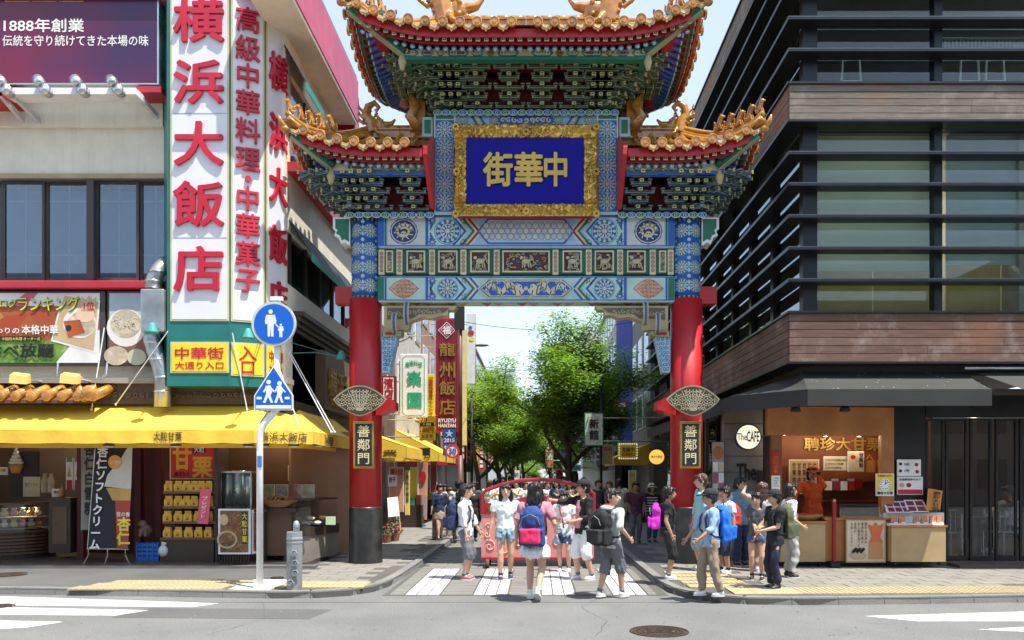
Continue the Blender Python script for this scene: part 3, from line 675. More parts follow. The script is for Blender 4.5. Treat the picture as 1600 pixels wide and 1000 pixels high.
# queti brackets below the lower beam
bz = C('bracket ochre', .42, .36, .2, rough=.5); bz2 = C('carved brown', .13, .10, .08)
for s in (1, -1):
    q = (lambda u: u) if s > 0 else mir; o_ = 1 if s > 0 else -1
    P = lambda pts, y, d, mm, nm, par=None: (lambda m: m.prism([W(q(u), v, y) for u, v in pts][::o_], (0, d, 0)) and m.obj(nm, mm, par or gate))(M())
    br = P([(600, 478), (714, 478), (710, 484), (700, 484), (700, 493), (690, 492), (676, 497), (660, 495), (640, 502), (638, 515), (600, 517)], 14.06, .26, bz, 'corner_bracket')
    P([(605, 481), (702, 481), (694, 488), (676, 491), (655, 490), (645, 497), (605, 499)], 14.05, .02, bz2, 'carved_inlay', br)
    a = Art(planar(14.05))
    for i in range(11): a.scroll(q(609+i*7.6), 487+(i % 2)*1.5+(3 if i < 4 else 0), 4, 1.2, 1.2, bz, 1, ph=i)
    a.obj('scroll_ornament', None, br)
    for (u, v, h) in ((617, 505, 30), (636, 490, 34)):
        m = M()
        for dx in (-3, 0, 3):
            c = W(q(u+dx), v, 13.98); rr = h*.5*13.98/F
            m.mat(bz if dx else blue); m.tube([c+Vector((0, -.12*math.sin(t)*1.0, rr*math.cos(t))) for t in [i*math.pi/8 for i in range(9)]], .017, 6)
        m.obj('bracket_loop', None, br)
    P([(598, 517), (628, 517), (626, 524), (612, 526), (598, 526)], 14.0, .3, olive, 'bracket_cap', br); P([(602, 519), (619, 519), (617, 523), (602, 523)], 13.99, .02, dred, 'cap_inlay', br)
    tb = P([(597, 526), (620, 526), (608, 582), (597, 582)], 14.04, .28, pblue, 'mosaic_corbel', br)
    a = Art(planar(14.04))
    for j in range(8):
        wd = 21-j*1.5
        for k in range(3):
            u = 599+k*wd/3+2
            if u < 619-j*1.6: a.scroll(q(u), 530+j*6.7, 3.4, 1.2, 1.1, blue if (j+k) % 2 else green, 1, ph=j+k, n=9)
    a.obj('mosaic', None, tb)
# ---- bracket sets (dougong) ----
def mk_bracket(tiers, sy, sz, wide, colr):
    m = M(); pale, dark = colr
    def arm(x0, x1, y0, y1, z0, z1):
        m.mat(pale); m.box(x0, x1, y0, y1, z0, z1); e = .009
        m.mat(dark)
        if x1-x0 > y1-y0: m.box(x0+e, x1-e, y0-.003, y0+.01, z0+e, z1-e); m.box(x0+e, x1-e, y0+e, y1-e, z0-.003, z0+.01)
        else: m.box(x0-.003, x1+.003, y0+e, y1-e, z0+e, z1-e); m.box(x0+e, x1-e, y0+e, y1, z0-.003, z0+.01)
    h = sz*.42
    for i in range(tiers+1):
        y = -i*sy; z = i*sz
        Lw = wide*(1 if i % 2 == 0 else .68)
        for yy, L in ((y, Lw),) + (((y+sy*.5, wide*.55),) if i else ()):
            arm(-L/2, L/2, yy-.03, yy+.03, z, z+h)
            for sx in (-1, 1):
                m.mat(pale); m.box(sx*L/2-.035*(sx > 0)-.0, sx*L/2+.035*(sx < 0), yy-.034, yy+.034, z+h*.4, z+h+.03)     # upturned end
                m.mat(dark); m.box(sx*(L/2-.018)-.028, sx*(L/2-.018)+.028, yy-.037, yy+.037, z+h+.008, z+h+.028); m.mat(pale); m.box(sx*(L/2-.018)-.034, sx*(L/2-.018)+.034, yy-.036, yy+.036, z+h+.028, z+sz-.004)
        arm(-.03, .03, y-sy*.75, 0, z+.012, z+h+.012)                         # outward arm with its square nose
        m.mat(C('nose yellow', .52, .5, .22)); m.box(-.034, .034, y-sy*.75-.012, y-sy*.75, z+.004, z+h+.02); m.mat(dgreen); m.box(-.016, .016, y-sy*.75-.015, y-sy*.75-.01, z+.02, z+h)
        m.mat(pale); m.box(-.045, .045, y-.045, y+.045, z+h+.02, z+sz-.002)
    return m
def bracket_proto(tiers, sy, sz, wide, colr):
    m = mk_bracket(tiers, sy, sz, wide, colr); o = m.obj('bracket_set', None, gate, origin=(0, 0, 0)); return o
def bracket_rows(proto, xs, ywall, zb, depth, xend, name):
    first = True; c = 0
    def put(x, y, rot, sc=None):
        nonlocal first
        if first: place(proto, (x, y, zb), gate); proto.rotation_euler = (0, 0, rot); first = False
        else: inst(proto, (x, y, zb), gate, rot, sc)
    for x in xs: put(x, GY-depth, 0); 
    for x in xs: put(x, GY+depth, math.pi)
    for e in xend:
        s = 1 if e > GX else -1
        for k in (-.8, 0, .8): put(e, GY+k*depth, s*math.pi/2)
        for k in range(3): put(e-s*.02-s*.14*k, GY-depth+.02, 0)
        put(e, GY-depth, s*math.pi/4, (.6, 1.3, 1)); put(e, GY-depth, s*math.pi/7, (.5, 1.15, 1)); put(e, GY-depth, s*math.pi/2.9, (.5, 1.15, 1)); put(e, GY+depth, s*math.pi*.75, (.6, 1.3, 1))
pu = bracket_proto(5, .165, .09, .50, ARM); pw = bracket_proto(4, .165, .092, .50, (C('bracket grey edge', .24, .28, .26), bdark))
ex = fx(700, 13.95)-GX
bracket_rows(pu, [GX+s*k for s in (-1, 1) for k in (.28, .84)], 0, fz(169, 13.95), .25, (GX-1.45, GX+1.45), 'u')
for s in (-1, 1):
    pass
bracket_rows(pw, [GX+s*k for s in (-1, 1) for k in (1.95, 2.58)], 0, fz(329, 13.95), .25, (GX-3.05, GX+3.05), 'w')
m = M(); m.box(GX-1.5, GX+1.5, GY-.22, GY+.22, fz(170, 14), 8.62); G(m, 'bracket_core', C('dark maroon', .12, .01, .015))  # infill behind the brackets, one even dark maroon
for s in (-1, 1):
    m = M(); m.box(GX+s*1.62, GX+s*3.0, GY-.16, GY+.16, fz(322, 14), 6.75); G(m, 'bracket_core', C('dark maroon', .12, .01, .015))
# ---- roofs ----
def roof(a, b, r, ze, zr, lift, us, u0, sides, tag, npurl):
    """a,b half length/depth of the eave, r ridge half length, u0 inner end (0 = whole roof)"""
    yc = GY
    def Z(u, v):
        u = abs(u); v = abs(v); t = max(0, min((b-v)/b, (a-u)/(a-r) if u > r else 1)); cu = max(0, min(1.05, (u-us)/(a-us))); cv = max(0, min(1.05, (v-b*.25)/(b*.75)))
        return ze+(zr-ze)*(.62*t+.38*t*t)+lift*cu**2.1*cv**1.5
    for s in sides:
        X = lambda u: GX+s*u
        ro = M(); ro.smooth = True; nu = 26
        for sv in (-1, 1):
            ro.grid(lambda p, q: (X(u0+(a-u0)*p), yc+sv*b*(1-q*(1 if u0+(a-u0)*p <= r else (a-(u0+(a-u0)*p))/(a-r))), Z(u0+(a-u0)*p, b*(1-q*(1 if u0+(a-u0)*p <= r else (a-(u0+(a-u0)*p))/(a-r))))), nu, 8)
        ro.grid(lambda p, q: (X(a-(a-r)*q), yc+(-1+2*p)*b*(1-q), Z(a-(a-r)*q, (-1+2*p)*b*(1-q))), 14, 8)
        rb = G(ro, 'roof_bed', tile)
        # cover tile rows with round end caps, drip tiles between
        cap = None; drip = None; pitch = .272
        def capdrip(x, y, z, rot):
            nonlocal cap, drip
            if cap is None:
                q = M(); q.smooth = False; q.mat(tile); q.lathe([(.082, 0), (.082, -.03), (.07, -.04), (.062, -.03), (.035, -.03), (.03, -.042), (.0, -.042)], (0, 0, 0), 16, ax='y'); cap = q.obj('tile_end', None, gate, origin=(0, 0, 0)); place(cap, (x, y, z), gate); cap.rotation_euler = (0, 0, rot)
            else: inst(cap, (x, y, z), gate, rot)
        def dripat(x, y, z, rot):
            nonlocal drip
            if drip is None:
                q = M(); pts = [(-.10, 0, .03), (-.09, 0, -.035), (-.055, 0, -.075), (-.03, 0, -.07), (0, 0, -.11), (.03, 0, -.07), (.055, 0, -.075), (.09, 0, -.035), (.10, 0, .03), (0, 0, -.01)]
                q.prism(pts, (0, .02, 0))
                for k in range(7): q.ball((-.06+.02*k, -.004, -.03-.01*(3-abs(k-3))), (.012, .008, .012), 6, 4)
                drip = q.obj('drip_tile', tiled, gate, origin=(0, 0, 0)); place(drip, (x, y, z), gate); drip.rotation_euler = (0, 0, rot)
            else: inst(drip, (x, y, z), gate, rot)
        n = int((a-u0)/pitch); off = (a-u0-n*pitch)/2
        for i in range(n):
            u = u0+off+pitch*(i+.5); vend = 0 if u <= r else b*(1-(a-u)/(a-r))
            for sv in (-1, 1):
                P = [(X(u), yc+sv*(b+.03-(b+.03-vend)*k/7), Z(u, b+.03-(b+.03-vend)*k/7)+.035) for k in range(8)]
                m = M(); m.smooth = True; m.tube(P, .058, 8); m.obj('cover_tile', tile, gate)
                capdrip(X(u), yc+sv*(b+.03), Z(u, b)+.03, 0 if sv < 0 else math.pi)
                if i < n: dripat(X(u+pitch/2), yc+sv*(b+.02), Z(min(a, u+pitch/2), b)-.0, 0 if sv < 0 else math.pi)
        n2 = int(2*b/pitch)
        for i in range(n2):
            v = -b+(2*b-n2*pitch)/2+pitch*(i+.5); uend = a-(a-r)*(1-abs(v)/b)
            P = [(X(a+.03-(a+.03-uend)*k/6), yc+v, Z(a+.0-(a-uend)*k/6, v)+.035) for k in range(7)]
            m = M(); m.smooth = True; m.tube(P, .058, 8); m.obj('cover_tile', tile, gate)
            capdrip(X(a+.03), yc+v, Z(a, v)+.03, s*math.pi/2); dripat(X(a+.02), yc+v+pitch/2, Z(a, min(b, v+pitch/2)), s*math.pi/2)
        # hips
        for sv in (-1, 1):
            P = []
            for k in range(15):
                t = k/14; u = r+(a+.02-r)*t; v = b*1.01*t; P.append(Vector((X(u), yc+sv*v, Z(u, v)+.05+.04*t**3)))
            m = M(); m.smooth = True; d = (P[-1]-P[0]).cross(Vector((0, 0, 1))).normalized(); m.tube([p+Vector((0, 0, .03)) for p in P], .075, 8); m.tube([p+Vector((0, 0, .12)) for p in P], .05, 8); m.tube([p+d*.09 for p in P], .035, 6); m.tube([p-d*.09 for p in P], .035, 6)
            hp = m.obj('hip_ridge', tile, gate)
            tip = P[-1]; m = M(); m.smooth = True; o_ = (P[-1]-P[-2]).normalized(); m.ball(tip+o_*.03-Vector((0, 0, .17)), (.075, .075, .06), 10, 7); m.tube([tip+o_*.0-Vector((0, 0, .17)), tip+o_*.12-Vector((0, 0, .12)), tip+o_*.17-Vector((0, 0, .04))], [.06, .045, .015], 7); m.obj('corner_finial', tile, gate)
            if True:
                js = (13.6, 12, 10.4, 8.8) if a < 3.8 else (13.4, 11.7, 10.0, 8.3, 6.6)
                for k in js:
                    i0 = int(k); p = P[i0].lerp(P[min(i0+1, 14)], k-i0)+Vector((0, 0, .165)); beast(p, math.atan2(sv*(b), s*(a-r))+math.pi/2, .28 if k < 13 else .24)
        # ridge
        m = M(); zz = zr-.02; nseg = 6
        rr_ = max(r, .2)
        for k in range(nseg):
            ua = u0+(rr_-u0)*k/nseg+.003; ub = u0+(rr_-u0)*(k+1)/nseg-.003
            m.box(X(ua), X(ub), yc-.07, yc+.07, zz, zz+.13); m.box(X(ua), X(ub), yc-.10, yc+.10, zz+.13, zz+.155)
            m.smooth = True; m.tube([(X(ua), yc, zz+.17), (X(ub), yc, zz+.17)], .07, 10); m.smooth = False
        m.obj('main_ridge', tile, gate, kind='stuff')
        chiwen((X(r-.05), yc, zz+.1), s, 1.0 if u0 > 0 else 1.75)
        # eave boards, rafters
        def strip(nm, uo, vo, z0, z1, mat, th=.03):
            m = M(); K = 24
            pts = [(X(u0+(a-uo-u0)*k/K), yc-(b-vo), Z(u0+(a-uo-u0)*k/K*(a/(a)), b)) for k in range(K+1)]
            sd = [(X(a-uo), yc-(b-vo)+2*(b-vo)*k/16, Z(a, -b+2*b*k/16)) for k in range(1, 16)]
            bk = [(x, 2*yc-y, z) for x, y, z in pts[::-1]]; al = pts+sd+bk
            for (x, y, z), (x2, y2, z2) in zip(al, al[1:]):
                dx, dy = x2-x, y2-y; L = math.hypot(dx, dy) or 1; nx, ny = -dy/L*th, dx/L*th
                if s < 0: nx, ny = -nx, -ny
                m.hexa([(x, y, z+z0), (x2, y2, z2+z0), (x2+nx, y2+ny, z2+z0), (x+nx, y+ny, z+z0), (x, y, z+z1), (x2, y2, z2+z1), (x2+nx, y2+ny, z2+z1), (x+nx, y+ny, z+z1)])
            return m.obj(nm, mat, gate)
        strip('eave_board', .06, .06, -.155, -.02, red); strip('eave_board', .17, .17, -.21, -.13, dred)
        # rafters: flying (square) and round below
        fl = rd = None; pr_ = .134; K = int((a-u0)/pr_)
        for side_ in ('f', 'k', 's'):
            rng = [u0+pr_*(i+.6) for i in range(K)] if side_ != 's' else [-b+pr_*(i+.5) for i in range(int(2*b/pr_))]
            for u in rng:
                if side_ == 's': x, y, z, rot = X(a-.13), yc+u, Z(a, u), s*math.pi/2
                else: x, y, z, rot = X(min(u, a-.1)), yc+(-1 if side_ == 'f' else 1)*(b-.13), Z(u, b), 0 if side_ == 'f' else math.pi
                lim = max(0, (abs(u) - (b-.35 if side_ == 's' else a-.35)))
                if lim > .25: continue
                if fl is None:
                    q = M(); q.mat(green); q.box(-.032, .032, 0, .45, -.035, .035); q.mat(cream); q.box(-.036, .036, -.012, 0, -.039, .039); q.mat(green); q.box(-.022, .022, -.015, -.01, -.024, .024); q.mat(cream); q.box(-.01, .01, -.018, -.01, -.012, .012); q.v = [Vector((v.x, v.y, v.z+max(0, v.y)*.36)) for v in q.v]; fl = q.obj('flying_rafter', None, gate, origin=(0, 0, 0)); place(fl, (x, y, z-.15), gate); fl.rotation_euler = (0, 0, rot)
                    q = M(); q.smooth = True; q.mat(blue); q.lathe([(.038, 0), (.038, .5)], (0, 0, 0), 10, ax='y'); q.mat(pblue); q.lathe([(.041, -.012), (.041, .012)], (0, 0, 0), 10, ax='y'); q.mat(white); q.lathe([(.02, -.016), (.02, -.01)], (0, 0, 0), 8, ax='y'); q.v = [Vector((v.x, v.y, v.z+max(0, v.y)*.50)) for v in q.v]; rd = q.obj('round_rafter', None, gate, origin=(0, 0, 0)); place(rd, (x, y+.17, z-.215), gate); rd.rotation_euler = (0, 0, rot)
                else:
                    inst(fl, (x, y, z-.15), gate, rot); d = Vector((-math.sin(rot), math.cos(rot), 0))*.17
                    inst(rd, (x+d.x, y+d.y, z-.215), gate, rot)
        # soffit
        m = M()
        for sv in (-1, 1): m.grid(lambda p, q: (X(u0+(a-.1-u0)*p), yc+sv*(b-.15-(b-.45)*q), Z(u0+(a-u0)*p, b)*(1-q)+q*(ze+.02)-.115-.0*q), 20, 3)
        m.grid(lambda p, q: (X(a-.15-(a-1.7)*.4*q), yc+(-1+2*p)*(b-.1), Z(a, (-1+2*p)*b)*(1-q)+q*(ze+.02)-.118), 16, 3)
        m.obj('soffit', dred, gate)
        # painted purlin around the bracket tops
        vi = b-.42 if a < 3.5 else b-.36; ui = a-.85 if a < 3.5 else a-.6
        zp0, zp1 = ze-.285, ze-.150
        for nm, y0, y1 in (('f', yc-vi, yc-vi+.12), ('k', yc+vi-.12, yc+vi)):
            m = M(); m.box(X(u0), X(ui), y0, y1, zp0, zp1); pu_ = m.obj('purlin_board', cream, gate)
            if nm == 'f':
                fn = lambda u, v, l: (X(u), y0-.0015*l, v); A = Art(fn); zc = (zp0+zp1)/2; hh = (zp1-zp0)/2-.012; o3 = 1 if s > 0 else -1
                A.rect(u0, zp1-.01, ui, zp1, green, 1); A.rect(u0, zp0, ui, zp0+.012, green, 1)
                u = u0+.1; i = 0
                while u < ui-.25:
                    Lh = (.36, .15, .22)[i % 3]; mm = (mint, C('ochre paint', .5, .3, .1), pblue)[i % 3]; rrp = C('rust paint', .42, .12, .06)
                    pp = [(u, zc), (u+.05, zc-hh), (u+Lh-.05, zc-hh), (u+Lh, zc), (u+Lh-.05, zc+hh), (u+.05, zc+hh)][::o3]
                    A.p(pp, green, 1); cc = u+Lh/2; A.p([((x-cc)*.88+cc, (y-zc)*.74+zc) for x, y in pp], mm, 2); A.p([((x-cc)*.7+cc, (y-zc)*.5+zc) for x, y in pp], rrp if i % 2 else cream, 3)
                    for k in range(int(Lh/.05)): A.disc(u+.05+k*.045, zc, .012, dgreen, 4, 6)
                    u += Lh+.03; i += 1
                A.obj('painted_ornament', None, pu_)
            m = M(); m.box(X(u0), X(ui+.03), y0-.02 if nm == 'f' else y0, y1 if nm == 'f' else y1+.02, zp0-.05, zp0-.004); m.obj('purlin', green if a < 3.5 else blue, gate)
        m = M(); m.box(X(ui-.12), X(ui), yc-vi+.12, yc+vi-.12, zp0-.05, zp1); m.obj('side_purlin', green, gate)
        # corner beam
        for sv in (-1, 1):
            m = M(); p0 = Vector((X(ui), yc+sv*vi, ze-.2)); p1 = Vector((X(a-.03), yc+sv*(b-.03), Z(a, b)-.14)); d = (p1-p0).normalized(); n_ = d.cross(Vector((0, 0, 1))).normalized()*.06; up = Vector((0, 0, .08))
            m.mat(olive); m.hexa([p0-n_-up, p1-n_*.8-up*.3, p1+n_*.8-up*.3, p0+n_-up, p0-n_+up, p1-n_*.8+up, p1+n_*.8+up, p0+n_+up])
            n2_ = n_*1.06; m.mat(green); m.hexa([p0-n2_-up*.7, p1-n2_*.8-up*.1, p1+n2_*.8-up*.1, p0+n2_-up*.7, p0-n2_+up*.7, p1-n2_*.8+up*.7, p1+n2_*.8+up*.7, p0+n2_+up*.7]); m.obj('corner_beam', None, gate)
            m = M(); m.mat(bz); q0 = p0+Vector((0, 0, -.12)); m.tube([q0-Vector((0, 0, .18)), q0-Vector((0, 0, .05)), q0+Vector((0, 0, .05))], [.03, .07, .045], 8); m.mat(dgreen); m.ball(q0+Vector((s*-.02, -.05*1, .15)), .07, 10, 7); m.obj('corner_strut', None, gate)
beast0 = None
def beast(p, rot, sc):
    global beast0
    if beast0 is None:
        m = M(); m.ball((0, .0, .32), (.15, .2, .26), 10, 8); m.ball((0, .1, .14), (.19, .2, .14), 10, 8); m.tube([(0, -.08, .45), (0, -.14, .62), (0, -.2, .75)], [.15, .12, .12], 8); m.ball((0, -.22, .78), (.13, .16, .13), 10, 7); m.ball((0, -.38, .74), (.07, .1, .06), 8, 6)
        for sx in (-1, 1): m.tube([(sx*.09, -.1, .4), (sx*.11, -.2, .2), (sx*.11, -.24, .02)], [.07, .05, .06], 6); m.ball((sx*.08, -.16, .92), (.03, .03, .07), 6, 5)
        m.tube([(0, .2, .15), (0, .36, .3), (0, .3, .55), (0, .38, .68)], [.07, .06, .06, .02], 7); m.tube([(0, -.05, .88), (0, .06, .6), (0, .16, .4)], [.05, .06, .04], 6)
        beast0 = m.obj('ridge_beast', tile, gate, origin=(0, 0, 0)); remesh(beast0, .03, 1); place(beast0, p, gate); beast0.rotation_euler = (0, 0, rot); beast0.scale = (sc,)*3
    else: inst(beast0, p, gate, rot, (sc,)*3)
def chiwen(p, s, k):
    m = M(); p = Vector(p); k *= .42
    def T(x, y, z): return (p.x+s*x*k, p.y+y*k, p.z+z*k)
    m.tube([T(-.1, 0, 0), T(.0, 0, .45), T(.25, 0, .75), T(.15, 0, 1.15), T(-.12, 0, 1.3), T(-.3, 0, 1.1), T(-.2, 0, .95), T(-.1, 0, 1.02)], [.3*k, .28*k, .22*k, .17*k, .13*k, .1*k, .07*k, .04*k], 8)
    m.ball(T(-.35, 0, .3), (.32*k, .2*k, .26*k), 12, 8); m.tube([T(-.5, 0, .35), T(-.85, 0, .42), T(-1.0, 0, .6)], [.16*k, .1*k, .05*k], 7); m.tube([T(-.5, 0, .15), T(-.85, 0, .08), T(-.95, 0, -.05)], [.12*k, .07*k, .05*k], 7)
    for i in range(6):
        a = i*.5-.2; m.tube([T(.3, (i % 2-.5)*.15, .35+.12*i), T(.55, (i % 2-.5)*.3, .5+.13*i), T(.6, 0, .7+.13*i)], [.07*k, .05*k, .02*k], 5)
    for sy in (-1, 1): m.ball(T(-.45, sy*.18, .42), .06*k, 8, 6); m.tube([T(-.2, sy*.2, .1), T(-.3, sy*.35, -.1), T(-.55, sy*.35, -.2)], [.1*k, .07*k, .05*k], 6); m.tube([T(-.3, sy*.12, .55), T(-.2, sy*.2, .8), T(-.35, sy*.2, 1.0)], [.06*k, .04*k, .015*k], 5)
    for i in range(34): a = i*2.4; q = .15+.17*((i*7) % 5)/4; m.ball(T(-.08+q*1.3*math.cos(a), .2*math.sin(a*1.7), .38+q*1.5*math.sin(a)), .055*k, 6, 4)
    o = m.obj('ridge_dragon', tile, gate, origin=p); remesh(o, .015, 0)
roof(2.86, 1.6, 1.55, 8.77, 9.62, .39, 1.25, 0.0, (-1, 1), 'u', 0)
roof(3.84, 1.3, 2.80, 6.99, 7.66, .30, 2.35, 1.68, (-1, 1), 'w', 0)
# tower shoulders: amber blocks beside the tower, red end boards
for s in (-1, 1):
    x = GX+s*1.92; m = M(); m.box(x-.14, x+.14, GY-.14, GY+.14, 7.75, 8.28); m.smooth = True
    m.tube([(x-s*.02, GY-.16, 7.78), (x+s*.12, GY-.22, 7.95), (x+s*.0, GY-.2, 8.15), (x+s*.1, GY-.18, 8.34)], [.1, .09, .08, .04], 8); m.tube([(x+s*.02, GY, 8.2), (x+s*.12, GY, 8.4), (x, GY, 8.5)], [.1, .07, .03], 8); m.obj('shoulder_ornament', tile, gate)
    m = M(); xb = GX+s*1.63
    m.prism([(xb-.04, GY-1.25, 7.0), (xb-.04, GY-1.25, 6.86), (xb-.04, GY-.36, 6.28), (xb-.04, GY+.36, 6.28), (xb-.04, GY+1.25, 6.86), (xb-.04, GY+1.25, 7.0), (xb-.04, GY, 7.7)], (.08, 0, 0)); m.obj('end_board', red, gate, bevel=.01)
    c = 668 if s < 0 else 976; m = M(); m.pbox(c-9, 182, c+9, 214, 14.02, .2); eb = G(m, 'wing_ear', mint, bevel=.02); m = M(); m.pbox(c-5, 187, c+5, 208, 14.012, .02); m.obj('green_inlay', green, eb)
# ================= left corner: the restaurant =================
plaster = C('cream plaster', .80, .75, .61, rough=.85, bump=.7, bsc=45, streak=.14, var=.06); brown = C('dark brown wood', .045, .028, .02, rough=.5, bump=.3)
brownf = C('bronze window frame', .06, .048, .042, rough=.45); teal = C('teal sign paint', .015, .16, .14, rough=.4, dirt=.15); yel = C('awning yellow canvas', .82, .53, .05, rough=.75, bump=.35, bsc=9, dirt=.12, var=.12, sc=1.5)
ledge = C('red ledge paint', .45, .02, .04, rough=.5, dirt=.25); lred = C('letter red', .50, .012, .035, rough=.4); pink = C('faded pink panel', .50, .09, .17, rough=.6, streak=.25, var=.15); wbox = C('light box white', .72, .72, .76, rough=.35, var=.03, bump=0, dirt=.05)
gtrim = C('brass trim', .60, .50, .25, rough=.4); sgn_y = C('sign yellow', .85, .62, .03, rough=.4, var=.03); zinc = C('galvanised duct', .42, .44, .44, rough=.35, metal=.7, dirt=.35, var=.2)
gl_dark = glass('window glass', (.74, .80, .84), .9, .06)
gl_case = glass('case glass', (.9, .94, .93), .9, .03)
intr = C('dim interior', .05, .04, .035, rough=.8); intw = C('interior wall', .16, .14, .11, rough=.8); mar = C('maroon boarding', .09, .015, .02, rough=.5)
YW = 13.8
lb = thing('restaurant_building', (-8.5, 16, PZ), 'cream plastered corner restaurant with red ledge and pink parapet left of the gate', 'building')
def Bp(m, name, mat=None, p=lb, **k): return m.obj(name, mat, p, **k)
XS = -4.35
# upper front wall in pieces round the windows
m = M(); m.box(-14, XS, YW, YW+.3, fz(275, YW), 11.2); w1 = Bp(m, 'wall', plaster)
m = M(); m.box(-14, fx(258, YW), YW-.09, YW-.005, fz(201, YW), fz(150, YW)); m.obj('upper_band', plaster, w1)
m = M(); m.box(-14, XS, YW, YW+.3, 3.05, fz(440, YW)); Bp(m, 'wall', plaster)
m = M(); m.box(-14, fx(262, YW), YW-.06, YW-.002, fz(280, YW), fz(273, YW)); Bp(m, 'lintel', C('tan lintel', .42, .32, .2, rough=.6))
m = M(); m.box(XS-.28, XS, YW+.3, 19.5, 2.9, fz(440, YW)); Bp(m, 'side_wall', plaster)
m = M(); m.box(-14, XS, 19.2, 19.5, PZ, 11.2); Bp(m, 'rear_wall', plaster)
m = M(); m.box(-14, XS-.02, YW, 19.4, 11.2, 11.35); Bp(m, 'roof', C('roof grey', .2, .2, .2))
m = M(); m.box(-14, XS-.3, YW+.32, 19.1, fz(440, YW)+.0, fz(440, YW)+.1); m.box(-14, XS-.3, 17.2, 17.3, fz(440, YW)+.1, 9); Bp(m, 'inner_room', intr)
# front windows
zt, zb = fz(281, YW), fz(437, YW)
for i, (a, b) in enumerate(((-150, -78), (-76, -2), (0, 66), (66, 137), (146, 214), (214, 262))):
    m = M(); yy = YW+.06+(.04 if i % 2 else 0); x0, x1 = fx(a, YW), fx(b, YW); t = .045
    m.box(x0, x1, yy, yy+.05, zt-t, zt); m.box(x0, x1, yy, yy+.05, zb, zb+t); m.box(x0, x0+t, yy, yy+.05, zb+t, zt-t); m.box(x1-t, x1, yy, yy+.05, zb+t, zt-t)
    wf = Bp(m, 'window', brownf); m = M(); m.box(x0+t, x1-t, yy+.02, yy+.028, zb+t, zt-t); m.obj('pane', gl_dark, wf)
    m = M(); xm = (x0+x1)/2; c = C('pale sash', .5, .58, .64); yb = YW+.13
    m.box(xm-.012, xm+.012, yb, yb+.02, zb, zt); m.box(x0, x1, yb, yb+.02, zt-.34, zt-.32); m.box(x0, x1, yb, yb+.02, zb+.45, zb+.47); m.obj('muntin', c, wf)
for px in (141, -77, -160): m = M(); m.pbox(px-6, 281, px+5, 437, YW-.03, .2); Bp(m, 'mullion', brownf)
m = M(); m.box(-14, XS-.4, YW+.5, YW+.53, zb+.1, zt-.02); Bp(m, 'curtain', C('grey blue blind', .30, .38, .46, rough=.8, var=.2, sc=1.2))
m = M(); m.box(-14, fx(254, 13.5), 13.5, YW+.1, fz(450, 13.5), fz(438, 13.5)); Bp(m, 'ledge', ledge, bevel=.015)
# side facade seen between sign tower and gate
def sb(nm, X0, X1, Y0, Y1, z0, z1, mat, par=lb, **k): m = M(); m.box(X0, X1, Y0, Y1, z0, z1); return m.obj(nm, mat, par, **k)
sb('side_wall', XS-.28, XS, YW+.3, 18.2, 8.75, 9.36, plaster)
sb('side_wall', XS-.28, XS, YW+.3, 18.9, 5.95, 6.95, plaster)
sb('parapet', -4.6, -3.9, 12.6, 17.45, 9.37, 10.25, pink); sb('parapet', -4.5, -3.98, 17.46, 17.9, 8.3, 10.1, red)
sb('soffit', -4.6, -3.92, 12.6, 17.4, 9.3, 9.365, plaster); sb('parapet', -14, -4.61, 13.2, 13.8, 9.6, 10.3, pink)
sb('belt', -4.35, -4.18, YW+.1, 20.0, 6.95, 7.12, red); sb('belt', -4.55, -4.3, YW+.3, 18.6, 7.12, 7.3, brown)
for k in range(5):
    y = 14.2+k*1.0; wf = sb('window', XS-.1, XS-.06, y, y+.06, 7.3, 8.75, brownf)
    m = M(); m.box(XS-.09, XS-.08, y+.06, y+1, 7.3, 8.75); m.obj('pane', gl_dark, wf)
    wf = sb('window', XS-.1, XS-.04, y, y+.08, 4.7, 5.95, brownf); m = M(); m.box(XS-.09, XS-.08, y+.08, y+1, 4.7, 5.95); m.obj('pane', gl_dark, wf)
for (X1, za, zb_, y0, y1) in ((-3.98, 8.45, 9.1, 13.75, 14.9), (-3.95, 5.55, 6.15, 14.0, 18.4)):
    m = M(); m.prism([(XS, y0, zb_), (X1, y0, za), (X1, y0, za-.03), (XS, y0, zb_-.06)], (0, y1-y0, 0)); aw = Bp(m, 'window_awning', C('black green canvas', .012, .025, .025, rough=.7))
    m = M(); m.box(X1-.0, X1+.012, y0, y1, za-.14, za-.005); m.obj('valance', C('teal valance', .03, .3, .24), aw)
for k in range(4): sb('moulding', XS, XS+.08+.05*k, YW+.3, 19.3, 4.2+k*.09, 4.28+k*.09, brown)
sb('side_wall', XS-.25, XS, YW+.4, 19.4, 2.9, 4.2, C('brown boards', .06, .04, .03, rough=.6, bump=.3))
gs = thing('wall_sign', (-4.2, 17, 3.3), 'brown wall sign with raised gold letters on the restaurant side wall by the gate', 'sign')
m = M(); m.box(-4.33, -4.13, 15.6, 18.8, 2.95, 4.1); m.obj('board', C('sign brown', .16, .11, .075, rough=.6, bump=.3), gs)
text('横浜大飯店', None, 0, C('dull gold', .45, .25, .06, rough=.4, metal=.4), gs, .03, .05, frame=(Vector((-4.12, 17.2, 3.5)), 2.9, .55, math.pi/2))
text('YOKOHAMA DAIHANTEN', None, 0, C('dull gold', .4, .25, .06), gs, .02, .03, frame=(Vector((-4.12, 17.2, 3.12)), 2.6, .14, math.pi/2))
